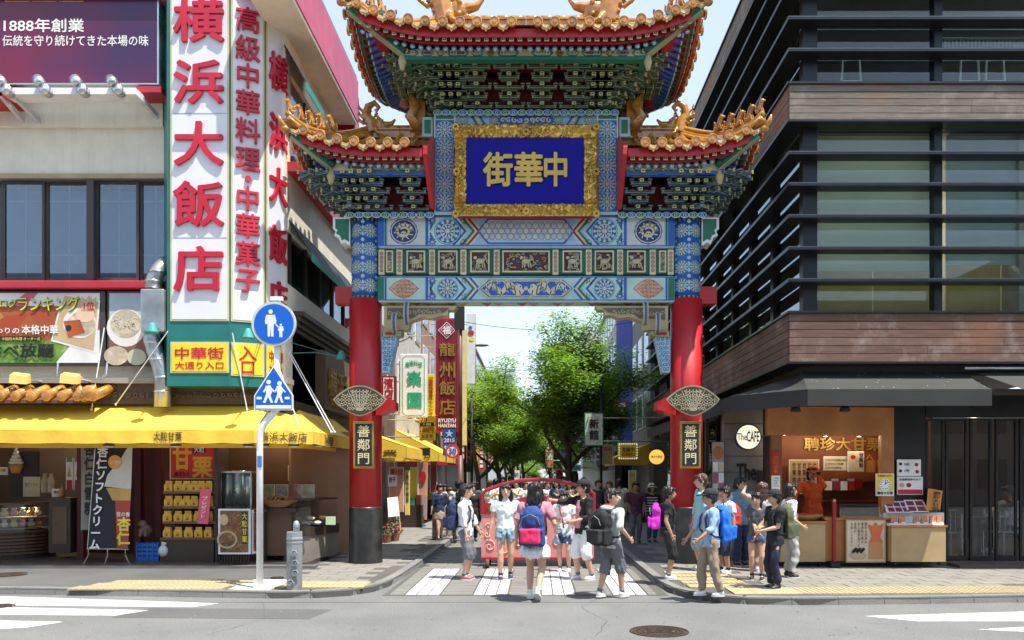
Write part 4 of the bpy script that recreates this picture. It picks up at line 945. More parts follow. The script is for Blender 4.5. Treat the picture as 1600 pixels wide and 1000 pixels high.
# carved fascia over the shop, corner piece and side
m = M(); m.box(-14, fx(440, 13.6), 13.55, 13.8, fz(632, 13.6), fz(600, 13.6)); Bp(m, 'fascia', C('carved brown fascia', .085, .055, .035, rough=.6, bump=1, bsc=14))
m = M(); m.smooth = True
for i in range(26):
    p = W(170+i*10.5, 617, 13.54)
    m.tube([p+Vector((.045*math.cos(t*1.3+i)*(1-t/7), -.01, .05*math.sin(t*1.3+i)*(1-t/7))) for t in range(6)], .012, 5)
m.obj('carving', C('carved lighter brown', .16, .11, .06, rough=.5), lb, kind='stuff')
m = M(); m.box(-14, -4.2, 13.45, 13.8, fz(600, 13.6), fz(592, 13.6)); Bp(m, 'cornice', C('weathered cornice', .30, .27, .22, dirt=.3))
sb('fascia', XS-.1, XS+.12, YW, 19.2, 2.62, 2.95, brown)
# ground floor shop room
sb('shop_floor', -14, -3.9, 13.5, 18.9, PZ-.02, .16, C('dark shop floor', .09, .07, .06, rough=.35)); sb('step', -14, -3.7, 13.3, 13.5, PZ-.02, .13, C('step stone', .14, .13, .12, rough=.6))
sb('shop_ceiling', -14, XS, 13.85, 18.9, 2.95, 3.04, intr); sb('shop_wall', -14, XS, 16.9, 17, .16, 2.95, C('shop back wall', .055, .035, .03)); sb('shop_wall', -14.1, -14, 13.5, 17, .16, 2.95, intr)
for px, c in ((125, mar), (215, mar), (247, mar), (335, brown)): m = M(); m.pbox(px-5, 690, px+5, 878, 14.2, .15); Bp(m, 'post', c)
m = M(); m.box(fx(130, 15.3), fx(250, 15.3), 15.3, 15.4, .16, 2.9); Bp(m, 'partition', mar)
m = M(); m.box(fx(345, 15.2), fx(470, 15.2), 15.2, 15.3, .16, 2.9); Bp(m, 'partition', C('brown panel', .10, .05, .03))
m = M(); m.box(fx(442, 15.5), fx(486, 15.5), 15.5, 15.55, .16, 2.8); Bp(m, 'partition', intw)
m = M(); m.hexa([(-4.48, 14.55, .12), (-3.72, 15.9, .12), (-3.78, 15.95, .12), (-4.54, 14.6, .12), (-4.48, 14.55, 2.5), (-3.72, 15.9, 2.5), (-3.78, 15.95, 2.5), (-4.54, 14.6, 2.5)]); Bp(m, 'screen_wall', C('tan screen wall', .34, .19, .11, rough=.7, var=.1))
# ---- amber tile eave over the shop ----
te = thing('tiled_eave', (-7, 13.5, fz(628, 13.4)), 'short eave of amber round tiles above the yellow awning at far left', 'eave')
m = M(); m.hexa([W(-200, 630, 13.15), W(150, 630, 13.15), W(150, 628, 13.75), W(-200, 628, 13.75), W(-200, 625, 13.15), W(150, 625, 13.15), W(150, 596, 13.75), W(-200, 596, 13.75)]); m.obj('eave_bed', C('dark tile bed', .12, .05, .02), te)
for i in range(15):
    a = W(-210+i*24.3+15, 619, 13.1); b = W(-210+i*24.3+15+38, 602, 13.7); m = M(); m.smooth = True; m.mat(tile); m.tube([a, b], .08, 10); m.ball(a, (.088, .03, .088), 12, 6); m.obj('cover_tile', None, te)
m = M(); m.smooth = True; m.mat(tile); m.ball(W(139, 614, 13.1), (.13, .06, .13), 14, 8); m.tube([W(132, 622, 13.1), W(118, 600, 13.5), W(128, 592, 13.6)], .07, 8); m.obj('end_tile', None, te)
# ---- yellow awning ----
aw = thing('awning', (-6.5, 13.2, 2.16), 'bright yellow canvas awning wrapping the corner of the restaurant shopfront', 'awning')
zt0, z1, z2 = 2.90, 2.37, 2.165
top = [(-14, 13.75), (-10.5, 13.75), (-7.6, 13.75), (fx(400, 13.75), 13.75), (-4.35, 14.4), (-4.35, 16.6)]
out = [(-14, 12.8), (-10.5, 12.8), (fx(165, 12.8), 12.8), (fx(396, 12.8), 12.8), (-3.68, 13.15), (-3.68, 16.6)]
for i in range(5):
    (a, b), (c, d) = (top[i], top[i+1]), (out[i], out[i+1])
    m = M(); m.smooth = True
    def f(u, v, a=a, b=b, c=c, d=d):
        p = Vector((*a, zt0)).lerp(Vector((*b, zt0)), u); q = Vector((*c, z1)).lerp(Vector((*d, z1)), u); r = p.lerp(q, v); r.z -= .025*math.sin(math.pi*v)*math.sin(math.pi*u)+.008*math.sin(u*9)*v; return r
    m.grid(f, 12, 6); m.obj('canopy', yel, aw)
    m = M(); p, q = Vector((*c, z1)), Vector((*d, z1)); n = (q-p).cross(Vector((0, 0, 1))).normalized()*.012
    m.grid(lambda u, v: p.lerp(q, u)+Vector((0, 0, -(z1-z2)*v-.012*abs(math.sin(u*12))*(v == 1)))+n*math.sin(u*30)*v*.6, 36, 2); m.obj('valance', yel, aw)
m = M()
for a_, b_ in (((-14, 13.25), (-4.55, 13.25)), ((-4.55, 13.25), (-3.95, 13.5)), ((-3.95, 13.5), (-3.9, 16.5))): m.prism([(*a_, 2.17), (*b_, 2.17), (*b_, 2.10), (*a_, 2.10)], (0, .012, 0))
m.obj('inner_valance', yel, aw); m = M()
for x in (fx(165, 12.8), -10.4, fx(396, 12.8)): m.tube([(x, 12.83, z1-.02), (x, 13.7, 2.85)], .012, 6)
m.tube([(-14, 12.84, z1-.02), (fx(396, 12.8), 12.84, z1-.02), (-3.70, 13.16, z1-.02), (-3.7, 16.6, z1-.02)], .014, 6); m.obj('awning_frame', steel, aw)
vb = C('valance lettering', .10, .05, .02)
text('大粒甘栗', (240, 674.5, 284, 689), 12.79, vb, aw, .012, .002)
ang = math.atan2(.35, -3.68-fx(396, 12.8)); text('横浜大飯店', None, 0, vb, aw, .012, .002, frame=(Vector(((-3.68+fx(396, 12.8))/2, 12.955, 2.265)), .74, .15, ang))
text('大粒甘栗', None, 0, vb, aw, .012, .002, frame=(Vector((-3.665, 14.1, 2.265)), .55, .14, math.pi/2))
# stays of the awning, spot lamps under it
for i, (a, b, ya, yb) in enumerate(((((163, 512)), (143, 640), 13.6, 13.4), ((262, 518), (181, 632), 13.1, 13.5), ((363, 520), (386, 640), 13.15, 13.3), ((424, 540), (466, 662), 13.6, 13.2), ((449, 548), (518, 675), 14.0, 13.5), ((452, 548), (523, 675), 14.1, 13.7))):
    m = M(); m.tube([W(*a, ya), W(*b, yb)], .009, 5); m.ball(W(*b, yb), .02, 6, 5); m.obj('stay_rod', white, aw)
for i, (px, Y) in enumerate(((275, 13.0), (388, 13.0), (412, 13.2), (459, 13.4), (498, 13.8), (512, 14.3), (-40, 13), (170, 13))):
    p = W(px, 694, Y); t = thing('spot_lamp', p, 'round white spot lamp under the yellow awning valance, ' + ('below the brown writing', 'left of the white signpost', 'right of the white signpost', 'under the corner lettering', 'at the corner end', 'around the corner', 'beyond the left edge', 'above the black banner')[i], 'lamp', 'spot lamps under the yellow awning')
    m = M(); m.smooth = True; m.lathe([(.09, -.03), (.085, .0), (.05, .05), (.02, .07)], p, 14); m.obj('lamp_shade', C('lamp brown', .12, .09, .07), t); m = M(); m.lathe([(.078, -.036), (.05, -.05)], p, 14); m.obj('bulb', white, t)
# ---- billboard with spotlights ----
bl = thing('billboard', (-8, 13.4, fz(133, 13.3)), 'large maroon to purple billboard with pale writing at top left', 'billboard')
m = M(); m.pbox(-160, -90, 248, 132, 13.3, .25); m.obj('frame', steel, bl)
def grad(name, c1, c2, x0, x1):
    m = bpy.data.materials.new(name); m.use_nodes = True; t = m.node_tree; N = t.nodes; L = t.links; g = N.new('ShaderNodeNewGeometry'); s = N.new('ShaderNodeSeparateXYZ'); L.new(g.outputs['Position'], s.inputs[0])
    n = N.new('ShaderNodeTexNoise'); n.inputs['Scale'].default_value = 1.1; L.new(g.outputs['Position'], n.inputs[0]); r = N.new('ShaderNodeMapRange'); r.inputs[1].default_value = x0; r.inputs[2].default_value = x1; L.new(s.outputs[0], r.inputs[0])
    a = N.new('ShaderNodeMath'); a.operation = 'MULTIPLY_ADD'; a.inputs[1].default_value = 1.2; a.inputs[2].default_value = -.6; L.new(n.outputs[0], a.inputs[0]); b = N.new('ShaderNodeMath'); b.use_clamp = True; L.new(a.outputs[0], b.inputs[0]); L.new(r.outputs[0], b.inputs[1])
    k = N.new('ShaderNodeMixRGB'); k.inputs[1].default_value = (*c1, 1); k.inputs[2].default_value = (*c2, 1); L.new(b.outputs[0], k.inputs[0]); L.new(k.outputs[0], N['Principled BSDF'].inputs[0]); N['Principled BSDF'].inputs['Roughness'].default_value = .25; return m
m = M(); m.pbox(-157, -88, 245, 129, 13.292, .02); m.obj('printed_face', grad('maroon print', (.17, .012, .045), (.05, .018, .07), -9.2, -6.6), bl)
tw = C('print white', .78, .76, .70)
text('1888年創業', (6, 29, 131, 50), 13.29, tw, bl, .02, .002); text('伝統を守り続けてきた本場の味', (4, 55, 232, 72), 13.29, tw, bl, .012, .002)
m = M()
for i in range(3): m.pbox(8+i*42, -20, 46+i*42, 3, 13.286, .003)
m.obj('gold_frame_print', goldp, bl); m = M(); m.pbox(10, -20, 129, 1.5, 13.283, .004); m.obj('panel_print', C('print maroon', .15, .02, .04), bl)
sh = thing('lamp_shelf', (-8, 13.3, fz(148, 13.2)), 'long white shelf bracket with red end carrying spotlights below the billboard', 'shelf')
m = M(); m.pbox(5, 137, 212, 147, 13.05, .3); m.obj('shelf', white, sh); m = M(); m.pbox(212, 134, 251, 144, 13.3, .4); m.obj('red_beam', ledge, sh); m = M(); m.pbox(-160, 134, 5, 150, 13.15, .6); m.obj('red_beam', ledge, sh)
for (a, b) in (((0, 150), (40, 198)), ((20, 152), (66, 198)), ((212, 148), (249, 190))):
    m = M(); p, q = W(*a, 13.15), W(*b, 13.78); n = Vector((.03, 0, 0)); m.hexa([p-n, p+n, q+n, q-n, p-n+Vector((0, 0, .06)), p+n+Vector((0, 0, .06)), q+n+Vector((0, 0, .10)), q-n+Vector((0, 0, .10))]); m.obj('strut', alum, sh)
for i, px in enumerate((-50, 8, 68, 126, 182)):
    t = thing('spotlight', W(px, 140, 12.95), ['', 'silver cylinder spotlight cut by the left edge below the billboard', 'second silver spotlight from the left below the billboard', 'third silver spotlight from the left below the billboard', 'rightmost silver spotlight below the maroon billboard'][i] if i else 'silver spotlight beyond the left edge below the billboard', 'spotlight', 'spotlights below the billboard')
    m = M(); m.smooth = True; a = W(px-2, 133, 12.95); d = Vector((-.10, .03, .12)); m.tube([a, a+d*.5, a+d], [.075, .085, .085], 14); m.obj('head', steel, t)
    m = M(); m.smooth = True; b = W(px+3, 141, 12.98); m.tube([b-Vector((0, .07, 0)), b+Vector((0, .1, 0))], .085, 16); m.tube([a, b], .03, 6); m.obj('mount', steel, t)
# ---- food posters ----
def food(name, cols, sc=4.):
    m = bpy.data.materials.new(name); m.use_nodes = True; t = m.node_tree; N = t.nodes; L = t.links; g = N.new('ShaderNodeNewGeometry'); v = N.new('ShaderNodeTexVoronoi'); v.inputs['Scale'].default_value = sc; n = N.new('ShaderNodeTexNoise'); n.inputs['Scale'].default_value = sc*.7
    mx = N.new('ShaderNodeMixRGB'); mx.inputs[0].default_value = .25; L.new(g.outputs['Position'], mx.inputs[1]); L.new(g.outputs['Position'], n.inputs[0]); L.new(n.outputs[1], mx.inputs[2]); L.new(mx.outputs[0], v.inputs[0])
    s = N.new('ShaderNodeSeparateColor'); L.new(v.outputs['Color'], s.inputs[0]); r = N.new('ShaderNodeValToRGB'); r.color_ramp.interpolation = 'LINEAR'
    el = r.color_ramp.elements
    while len(el) < len(cols): el.new(.5)
    for i, c in enumerate(cols): el[i].position = i/(len(cols)-1); el[i].color = (*c, 1)
    L.new(s.outputs[0], r.inputs[0]); m2 = N.new('ShaderNodeMixRGB'); m2.blend_type = 'MULTIPLY'; m2.inputs[0].default_value = .6; L.new(r.outputs[0], m2.inputs[1])
    r3 = N.new('ShaderNodeMapRange'); r3.inputs[2].default_value = .5; r3.inputs[3].default_value = 1.25; r3.inputs[4].default_value = .5; L.new(v.outputs['Distance'], r3.inputs[0]); L.new(r3.outputs[0], m2.inputs[2]); L.new(m2.outputs[0], N['Principled BSDF'].inputs[0]); N['Principled BSDF'].inputs['Roughness'].default_value = .3; return m
YP1 = 13.6
p1 = thing('food_poster', W(80, 571, YP1), 'wide all-you-can-eat food poster with yellow ranking headline and crown', 'poster')
m = M(); m.pbox(-160, 455, 164, 571, YP1, .12); m.obj('frame', brownf, p1)
a = Art(planar(YP1)); FR = food('print roast', [(.45, .08, .03), (.62, .16, .05), (.5, .05, .02), (.65, .3, .1)], 2); FG = food('print greens', [(.1, .3, .04), (.25, .42, .08), (.05, .2, .02)], 9); FP = food('print pastry', [(.6, .5, .36), (.72, .62, .48), (.66, .55, .38)], 7)
pw_ = C('print paper', .72, .72, .70, bump=0); tan = C('print tan', .55, .38, .2, bump=0)
a.rect(-156, 458, 156, 567, FR, 1); a.rect(-156, 532, 150, 567, FG, 2); a.rect(-156, 458, 156, 478, pw_, 2); a.p([(40, 458), (60, 458), (40, 478), (15, 478)], C('print pink', .6, .12, .2, bump=0), 3)
a.p([(88, 567), (156, 567), (156, 455+60), (110, 540)], pw_, 3); a.p([(80, 533), (150, 552), (157, 470), (98, 458)], pw_, 4); a.p([(83, 530), (147, 548), (154, 472), (101, 462)], tan, 5)
a.disc(125, 505, 26, pw_, 6, 20, 24); a.disc(128, 506, 22, FP, 7, 20, 19); a.p([(108, 527), (134, 520), (126, 500), (100, 502)], FR, 8); a.disc(134, 492, 15, C('print bun', .72, .48, .34, bump=0), 8, 16, 12); a.disc(108, 513, 5, blk, 9, 8)
a.p([(128, 486), (150, 486), (151, 464), (145, 470), (140, 462), (134, 470), (128, 464)], tan, 9)
a.rect(0, 526, 66, 533, blk, 9); a.obj('printed_picture', None, p1)
hy = C('print yellow', .75, .68, .06, bump=0)
for s_, bx in (('ログ', (0, 467, 26, 480)), ('ランキング', (28, 463, 123, 486))):
    text(s_, (bx[0]+1, bx[1]+1, bx[2]+1, bx[3]+1), YP1-.020, C('print dark green', .05, .12, .03, bump=0), p1, .045, .001); text(s_, bx, YP1-.023, hy, p1, .01, .002)
text('1位', (131, 471, 147, 484), YP1-.024, lred, p1, .02, .001)
text('こだわりの', (-32, 512, 30, 521), YP1-.02, white, p1, .02, .001); text('本格中華', (34, 508, 91, 522), YP1-.02, white, p1, .03, .001); text('中国四大料理 オーダー式', (3, 527, 63, 532), YP1-.023, hy, p1, .01, .001); text('食べ放題', (-22, 537, 84, 558), YP1-.023, C('print black', .01, .01, .012), p1, .035, .001); 
p2 = thing('food_poster', W(209, 571, YP1), 'square poster of a white steamed dish and buns behind the air duct', 'poster')
m = M(); m.pbox(168, 455, 251, 571, YP1, .12); m.obj('frame', brownf, p2); a = Art(planar(YP1)); a.rect(171, 458, 248, 567, C('print blue grey', .4, .46, .52, bump=0), 1); a.p([(171, 567), (248, 567), (248, 530), (171, 515)], C('print brown', .2, .1, .06, bump=0), 2)
a.disc(197, 512, 30, C('print cream', .7, .66, .6, bump=0), 3, 20, 30); a.disc(197, 506, 24, FP, 4, 20, 22)
for i in range(9): a.scroll(180+i*4.3, 500+(i*7) % 15, 9, 1, 1.5, C('print noodle', .72, .6, .4, bump=0), 5, ph=i)
a.disc(182, 556, 19, FP, 5, 18, 15); a.disc(214, 558, 15, C('print bun2', .5, .5, .36, bump=0), 6, 16, 13); a.obj('printed_picture', None, p2)
# ducts, lights under posters
dk = thing('exhaust_duct', W(240, 628, 13.4), 'galvanised metal exhaust duct with box and elbows beside the green sign tower', 'duct')
m = M(); m.pbox(219, 451, 256, 518, 13.15, .42); m.obj('fan_box', zinc, dk, bevel=.02)
def elbow(pts, r): m = M(); m.smooth = True; m.tube([W(*p) for p in pts], r, 14); o = m.obj('pipe', zinc, dk)
elbow([(239, 451, 13.3), (240, 438, 13.3), (244, 428, 13.3), (250, 420, 13.35), (262, 410, 13.5)], .125)
elbow([(238, 516, 13.35), (237, 530, 13.35), (243, 552, 13.35), (250, 572, 13.35), (254, 592, 13.35), (254, 636, 13.35)], .13)
m = M(); m.smooth = True
for p in ((240, 440, 13.3), (246, 425, 13.3), (239, 536, 13.35), (246, 562, 13.35), (254, 590, 13.35), (254, 612, 13.35)): m.lathe([(.14, -.012), (.14, .012)], W(*p), 14)
m.obj('pipe_collar', steel, dk, kind='stuff')
for i, px in enumerate((27, 106)):
    t = thing('floodlight', W(px, 600, 13.2), ['yellow box floodlight on the wall above the amber tiles, the left one', 'yellow box floodlight above the amber tiles, the right one'][i], 'floodlight', 'floodlights above the tiled eave')
    m = M(); c = W(px, 590, 13.2); m.hexa([c+Vector(v) for v in ((-.14, 0, -.09), (.14, .02, -.11), (.14, .14, -.07), (-.14, .12, -.05), (-.14, .02, .05), (.12, .04, .02), (.12, .16, .08), (-.14, .14, .11))]); m.obj('housing', C('floodlight yellow', .6, .45, .12), t)
    m = M(); m.tube([c+Vector((.05, .1, 0)), c+Vector((.3, .3, -.05)), c+Vector((.45, .35, .1)), c+Vector((.45, .38, .3))], .02, 6); m.obj('arm', steel, t)
# green lamps on long arms
for i, (a, b, lab) in enumerate((((252, 530, 13.3), (238, 516, 12.8), 'teal swan neck lamp with wire arms left of the corner sign tower'), ((410, 540, 13.5), (388, 525, 12.6), 'teal swan neck lamp hidden beside the round blue pedestrian sign'), ((452, 552, 14.1), (533, 558, 14.3), 'teal swan neck lamp pointing at the gold letters on the side wall'))):
    t = thing('sign_lamp', W(*b), lab, 'lamp', 'teal swan neck lamps'); m = M(); A, B_ = W(*a), W(*b); m.tube([A, A.lerp(B_, .5)+Vector((0, 0, .05)), B_], .01, 5); m.tube([A+Vector((0, 0, .2)), B_], .007, 5); m.obj('arm', teal, t)
    m = M(); m.smooth = True; m.lathe([(.03, .12), (.05, .08), (.09, -.02), (.10, -.05)], B_, 12); m.obj('lamp_shade', C('lamp teal', .04, .3, .26), t)
# ---- corner sign tower ----
tw_ = thing('sign_tower', (fx(350, 13.2), 13.4, fz(612, 13.2)), 'tall green edged corner sign tower with white panels and red characters', 'sign')
A_, B_, C_, D_ = (fx(261, 13.2), 13.2), (fx(359, 13.2), 13.2), (fx(414, 13.42), 13.42), (-4.36, 13.95)
ztop, zbot = 10.4, fz(603, 13.2)
m = M(); m.prism([(x, y, zbot) for x, y in (A_, B_, C_, D_, (-4.6, 14.0), (fx(254, 13.7), 13.75))], (0, 0, ztop-zbot)); m.obj('tower_body', teal, tw_)
def facet(P, Q, e0, e1, items):
    P, Q = Vector((*P, 0)), Vector((*Q, 0)); t = (Q-P).normalized(); n = Vector((t.y, -t.x, 0)); L = (Q-P).length; rz = math.atan2(t.y, t.x)
    def panel(z0, z1, mat, d=.02):
        a, b = P+t*e0, Q-t*e1; m = M(); q = n*d
        def bx(a, b, z0, z1, q, mat): m.mat(mat); m.hexa([a+Vector((0, 0, z0)), b+Vector((0, 0, z0)), b+q+Vector((0, 0, z0)), a+q+Vector((0, 0, z0)), a+Vector((0, 0, z1)), b+Vector((0, 0, z1)), b+q+Vector((0, 0, z1)), a+q+Vector((0, 0, z1))])
        bx(a-t*.03, b+t*.03, z0-.03, z1+.03, q*.7, gtrim); bx(a, b, z0, z1, q, mat); return m.obj('sign_panel', None, tw_)
    def put(s, z, w_, h, mat, par, off=.03, ext=.045): c = (P+t*e0+Q-t*e1)/2+n*.022+Vector((0, 0, z)); text(s, None, 0, mat, par, off, ext, 'em' if len(s) == 1 else True, 'character', frame=(c, w_, h, rz))
    return panel, put
zf = lambda py: fz(py, 13.2)
pn, put = facet(A_, B_, .09, .04, None); o = pn(zf(499), 10.2, wbox); gz = zf(499)
for s_, y, h in (('横', 33, 73), ('浜', 130, 72), ('大', 226, 72), ('飯', 320, 74), ('店', 421, 74)): put(s_, zf(y), .86, h*13.2/F, lred, o, .032)
for y in (178, 372): m = M(); a0, b0 = A_[0]+.09, B_[0]-.04; m.box(a0, b0, 13.176, 13.182, zf(y)-.004, zf(y)+.004); m.obj('panel_joint', C('joint grey', .35, .35, .37), o)
o = pn(zf(580), zf(537), sgn_y); put('中華街', zf(552), .80, .19, lred, o, .015, .006); put('大通り入口', zf(571), .80, .12, lred, o, .01, .006)
pn, put = facet(B_, C_, .05, .04, None); o = pn(zf(499), 10.2, wbox)
for s_, y in zip('高級中華料理・中華菓子', (27, 72, 115, 157, 201, 246, 277, 308, 351, 395, 437)): put(s_, zf(y), .41, .43, lred, o, .022)
o = pn(zf(584), zf(537), sgn_y); put('入', zf(551), .3, .26, lred, o, .02, .006); put('口', zf(573), .26, .26, lred, o, .02, .006)
pn, put = facet(C_, D_, .05, .05, None); o = pn(zf(499), 10.2, wbox)
for s_, y in (('横', 92), ('浜', 190), ('大', 275), ('飯', 370), ('店', 458)): put(s_, zf(y), .46, .66, lred, o, .03)
o = pn(zf(584), zf(537), sgn_y); put('中華街', zf(552), .42, .19, lred, o, .015, .006); put('大通り入口', zf(571), .42, .12, lred, o, .01, .006)
# ================= shop goods =================
wood = C('shop wood', .12, .065, .035, rough=.45, bump=.3)
def bxt(px0, py0, px1, py1, Y, d): m = M(); m.pbox(px0, py0, px1, py1, Y, d); return m
def sign(px0, py0, px1, py1, Y, face, label, cat='sign', name='sign', edge=None, d=.03, base=None):
    t = thing(name, W((px0+px1)/2, py1, Y), label, cat); m = M(); m.pbox(px0, py0, px1, py1, Y, d); m.obj('board', edge or white, t); m = M(); e = max(.8, (px1-px0)*.03); m.pbox(px0+e, py0+e, px1-e, py1-e, Y-.003, .006); m.obj('printed_face', face, t); return t
cc = thing('display_counter', (fx(35, 14), 14, .16), 'dark counter with lit glass case of wrapped sweets at the far left', 'counter')
m = M(); m.smooth = False
def curve(m, y0, y1, off=0, Y0=13.85):
    c = Vector((fx(-4, 14.6), 14.75, 0)); r = .98+off; K = 12
    for i in range(K):
        a = -math.pi*.62+i*math.pi*.62/K; b = a+math.pi*.62/K; P = lambda an, z: (c.x+r*math.cos(an), c.y+r*math.sin(an), z); m.hexa([P(a, y0), P(b, y0), (c.x, c.y, y0), (c.x, c.y-.001, y0), P(a, y1), P(b, y1), (c.x, c.y, y1), (c.x, c.y-.001, y1)])
curve(m, .16, .62); m.obj('counter_body', brown, cc)
for i in range(6): m = M(); curve(m, .24+i*.06, .275+i*.06, .03); m.obj('slat', wood, cc)
m = M(); curve(m, .62, .66, .02); m.obj('counter_top', wood, cc); m = M(); curve(m, 1.12, 1.16, .05); m.obj('counter_top', wood, cc)
m = M(); c = Vector((fx(-4, 14.6), 14.75, 0))
for i in range(12): a = -math.pi*.62+i*math.pi*.62/12; b = a+math.pi*.62/12; r = .99; m.quad((c.x+r*math.cos(a), c.y+r*math.sin(a), .66), (c.x+r*math.cos(b), c.y+r*math.sin(b), .66), (c.x+r*math.cos(b), c.y+r*math.sin(b), 1.12), (c.x+r*math.cos(a), c.y+r*math.sin(a), 1.12))
m.obj('case_glass', gl_case, cc)
for z in (.68, .88):
    m = M(); m.box(-9.4, -8.35, 14.2, 14.8, z, z+.012) if 0 else curve(m, z, z+.012, -.12); m.obj('case_shelf', C('shelf grey', .4, .38, .34), cc)
pk = [C('sweet wrap %d' % i, *c, rough=.3) for i, c in enumerate(((.7, .6, .35), (.65, .4, .35), (.7, .68, .6), (.5, .3, .1), (.75, .7, .5)))]
for k in range(2):
    for i in range(9):
        a = -1.75+i*.2; r = .72; m = M(); m.ball((c.x+r*math.cos(a), c.y+r*math.sin(a), .70+k*.2+.06), (.07, .07, .055), 8, 6); m.tube([(c.x+r*math.cos(a), c.y+r*math.sin(a), .78+k*.2), (c.x+r*math.cos(a), c.y+r*math.sin(a), .86+k*.2)], [.02, .05], 6); props(m.obj('sweet_bag', pk[(i+k) % 5]), 'wrapped sweet bag, %s from the left on the %s tier of the far left case' % (ORD[i], ('lower', 'upper')[k]), 'sweet bag', 'sweet bags in the far left case')
# board with soft serve cone etc
s1 = sign(14, 705, 60, 778, 14.9, C('menu black', .03, .025, .025), 'dark menu board with a soft serve cone and pale notices, far left', 'menu board', 'menu_board', brown)
m = M(); m.smooth = True; p = W(25, 737, 14.85); m.mat(C('cone orange', .6, .3, .08)); m.tube([p+Vector((0, 0, -.03)), p+Vector((0, 0, .13))], [.07, .12], 12); m.mat(white)
for k in range(5): m.ball(p+Vector((0, 0, .17+.055*k)), (.13-.024*k, .10-.02*k, .05), 12, 7)
m.obj('soft_serve_cone', None, s1)
m = M(); m.pbox(36, 745, 62, 776, 14.86, .02); m.obj('notice', C('notice cream', .6, .58, .42), s1); text('杏仁ソフト', (39, 754, 59, 760), 14.855, vb, s1, .01, .001)
s2 = sign(62, 684, 118, 700, 13.9, white, 'white strip sign hanging under the awning at the far left', 'sign'); text('特製クリームソフト', (66, 688, 114, 696), 13.89, blk, s2, .012, .001)
s2 = sign(-30, 686, 50, 700, 13.95, blk, 'black strip sign with red writing under the awning, far left', 'sign', edge=blk); text('ミニソフト', (2, 689, 46, 698), 13.94, C('bright red print', .7, .03, .03), s2, .03, .001)
for i, px in enumerate((108, 121)):
    o = bxt(px-5, 715+i*3, px+6, 765, 14.6, .06); o = o.obj('snack_packet', white); props(o, ['white and green snack packet hanging left of the grey banner, the left one', 'white and green snack packet hanging beside the grey banner, the right one'][i], 'packet', 'hanging snack packets'); a = Art(planar(14.6)); a.rect(px-4, 715+i*3, px+5, 722, C('packet green', .1, .35, .08), 1); a.rect(px-4, 750, px+5, 765, red, 1); a.p([(px-3, 745), (px+4, 745), (px, 728)], tan, 1); a.obj('print', None, o)
for i, px in enumerate((70, 80)):
    o = M(); q = W(px, 770, 14.7); o.smooth = True; o.lathe([(.055, 0), (.06, .03), (.06, .22), (.03, .3), (.025, .36)], q, 12); props(o.obj('jar', C('cream jar', .5, .44, .34, rough=.3)), ['squat cream jar beside the menu board, the left one', 'squat cream jar beside the menu board, the right one'][i], 'jar')
# banners
def flag(name, poly, Y, mat, label, d=.015):
    t = thing(name, W(sum(p[0] for p in poly)/len(poly), max(p[1] for p in poly), Y), label, 'banner'); m = M(); (x0, y0), (x1, y1), (x2, y2), (x3, y3) = poly   # tl tr br bl
    def f(u, v): px = (x0+(x1-x0)*u)*(1-v)+(x3+(x2-x3)*u)*v; py = (y0+(y1-y0)*u)*(1-v)+(y3+(y2-y3)*u)*v; p = W(px, py, Y); p.y += .015*math.sin(u*5+v*3); return p
    m.smooth = True; m.grid(f, 10, 14); m.obj('cloth', mat, t); return t
nb = flag('nobori_banner', [(150, 688), (207, 694), (200, 857), (137, 856)], 13.5, C('banner black', .025, .025, .03, rough=.8), 'black upright soft serve banner with white brush writing on a wire stand')
a = Art(planar(13.475)); bw = C('banner cream', .58, .56, .50, rough=.8); a.p([(163, 760), (205, 765), (207, 700), (203, 693), (196, 705), (190, 715), (178, 730), (168, 742)], bw, 1)
a.p([(176, 782), (204, 782), (205, 764), (166, 762)], C('banner cone', .55, .34, .10, rough=.8), 2); a.p([(183, 856), (200, 857), (204, 782), (180, 782)], C('banner red', .42, .06, .05, rough=.8), 1)
a.disc(180, 722, 11, C('banner orange', .75, .32, .03), 3, 18); a.obj('printed_picture', None, nb)
text('オリゴ糖使用', (172, 719, 189, 726), 13.46, white, nb, .01, .001)
for i, ch in enumerate('杏仁ソフトクリーム'): x = 161-i*1.6; y = 698+i*18; text(ch, (x-9, y, x+8, y+17), 13.468, white, nb, .05, .001, 'em', 'character')
text('豆の香', (182, 800, 203, 807), 13.468, white, nb, .02, .001); text('杏', (183, 808, 204, 830), 13.468, hy, nb, .06, .001, 'em', 'character'); text('仁', (182, 830, 203, 852), 13.468, hy, nb, .06, .001, 'em', 'character')
m = M(); m.tube([W(136, 857, 13.5), W(201, 858, 13.5)], .014, 6)
for a_, b_ in (((138, 858), (130, 883)), ((168, 858), (163, 884)), ((196, 858), (204, 884))): m.tube([W(*a_, 13.5), W(a_[0], a_[1]+10, 13.4), W(*b_, 13.45)], .009, 5)
m.tube([W(150, 688, 13.52), W(137, 857, 13.52)], .01, 5); m.obj('wire_stand', steel, nb)
nb2 = flag('nobori_banner', [(126, 688), (150, 688), (143, 828), (126, 828)], 14.0, C('banner grey', .30, .28, .24, rough=.8), 'grey upright cloth banner with black brush writing behind the black banner')
vtext('杏仁白雪糕', (131, 690, 148, 806), 13.97, blk, nb2, .035, .001, 'character')
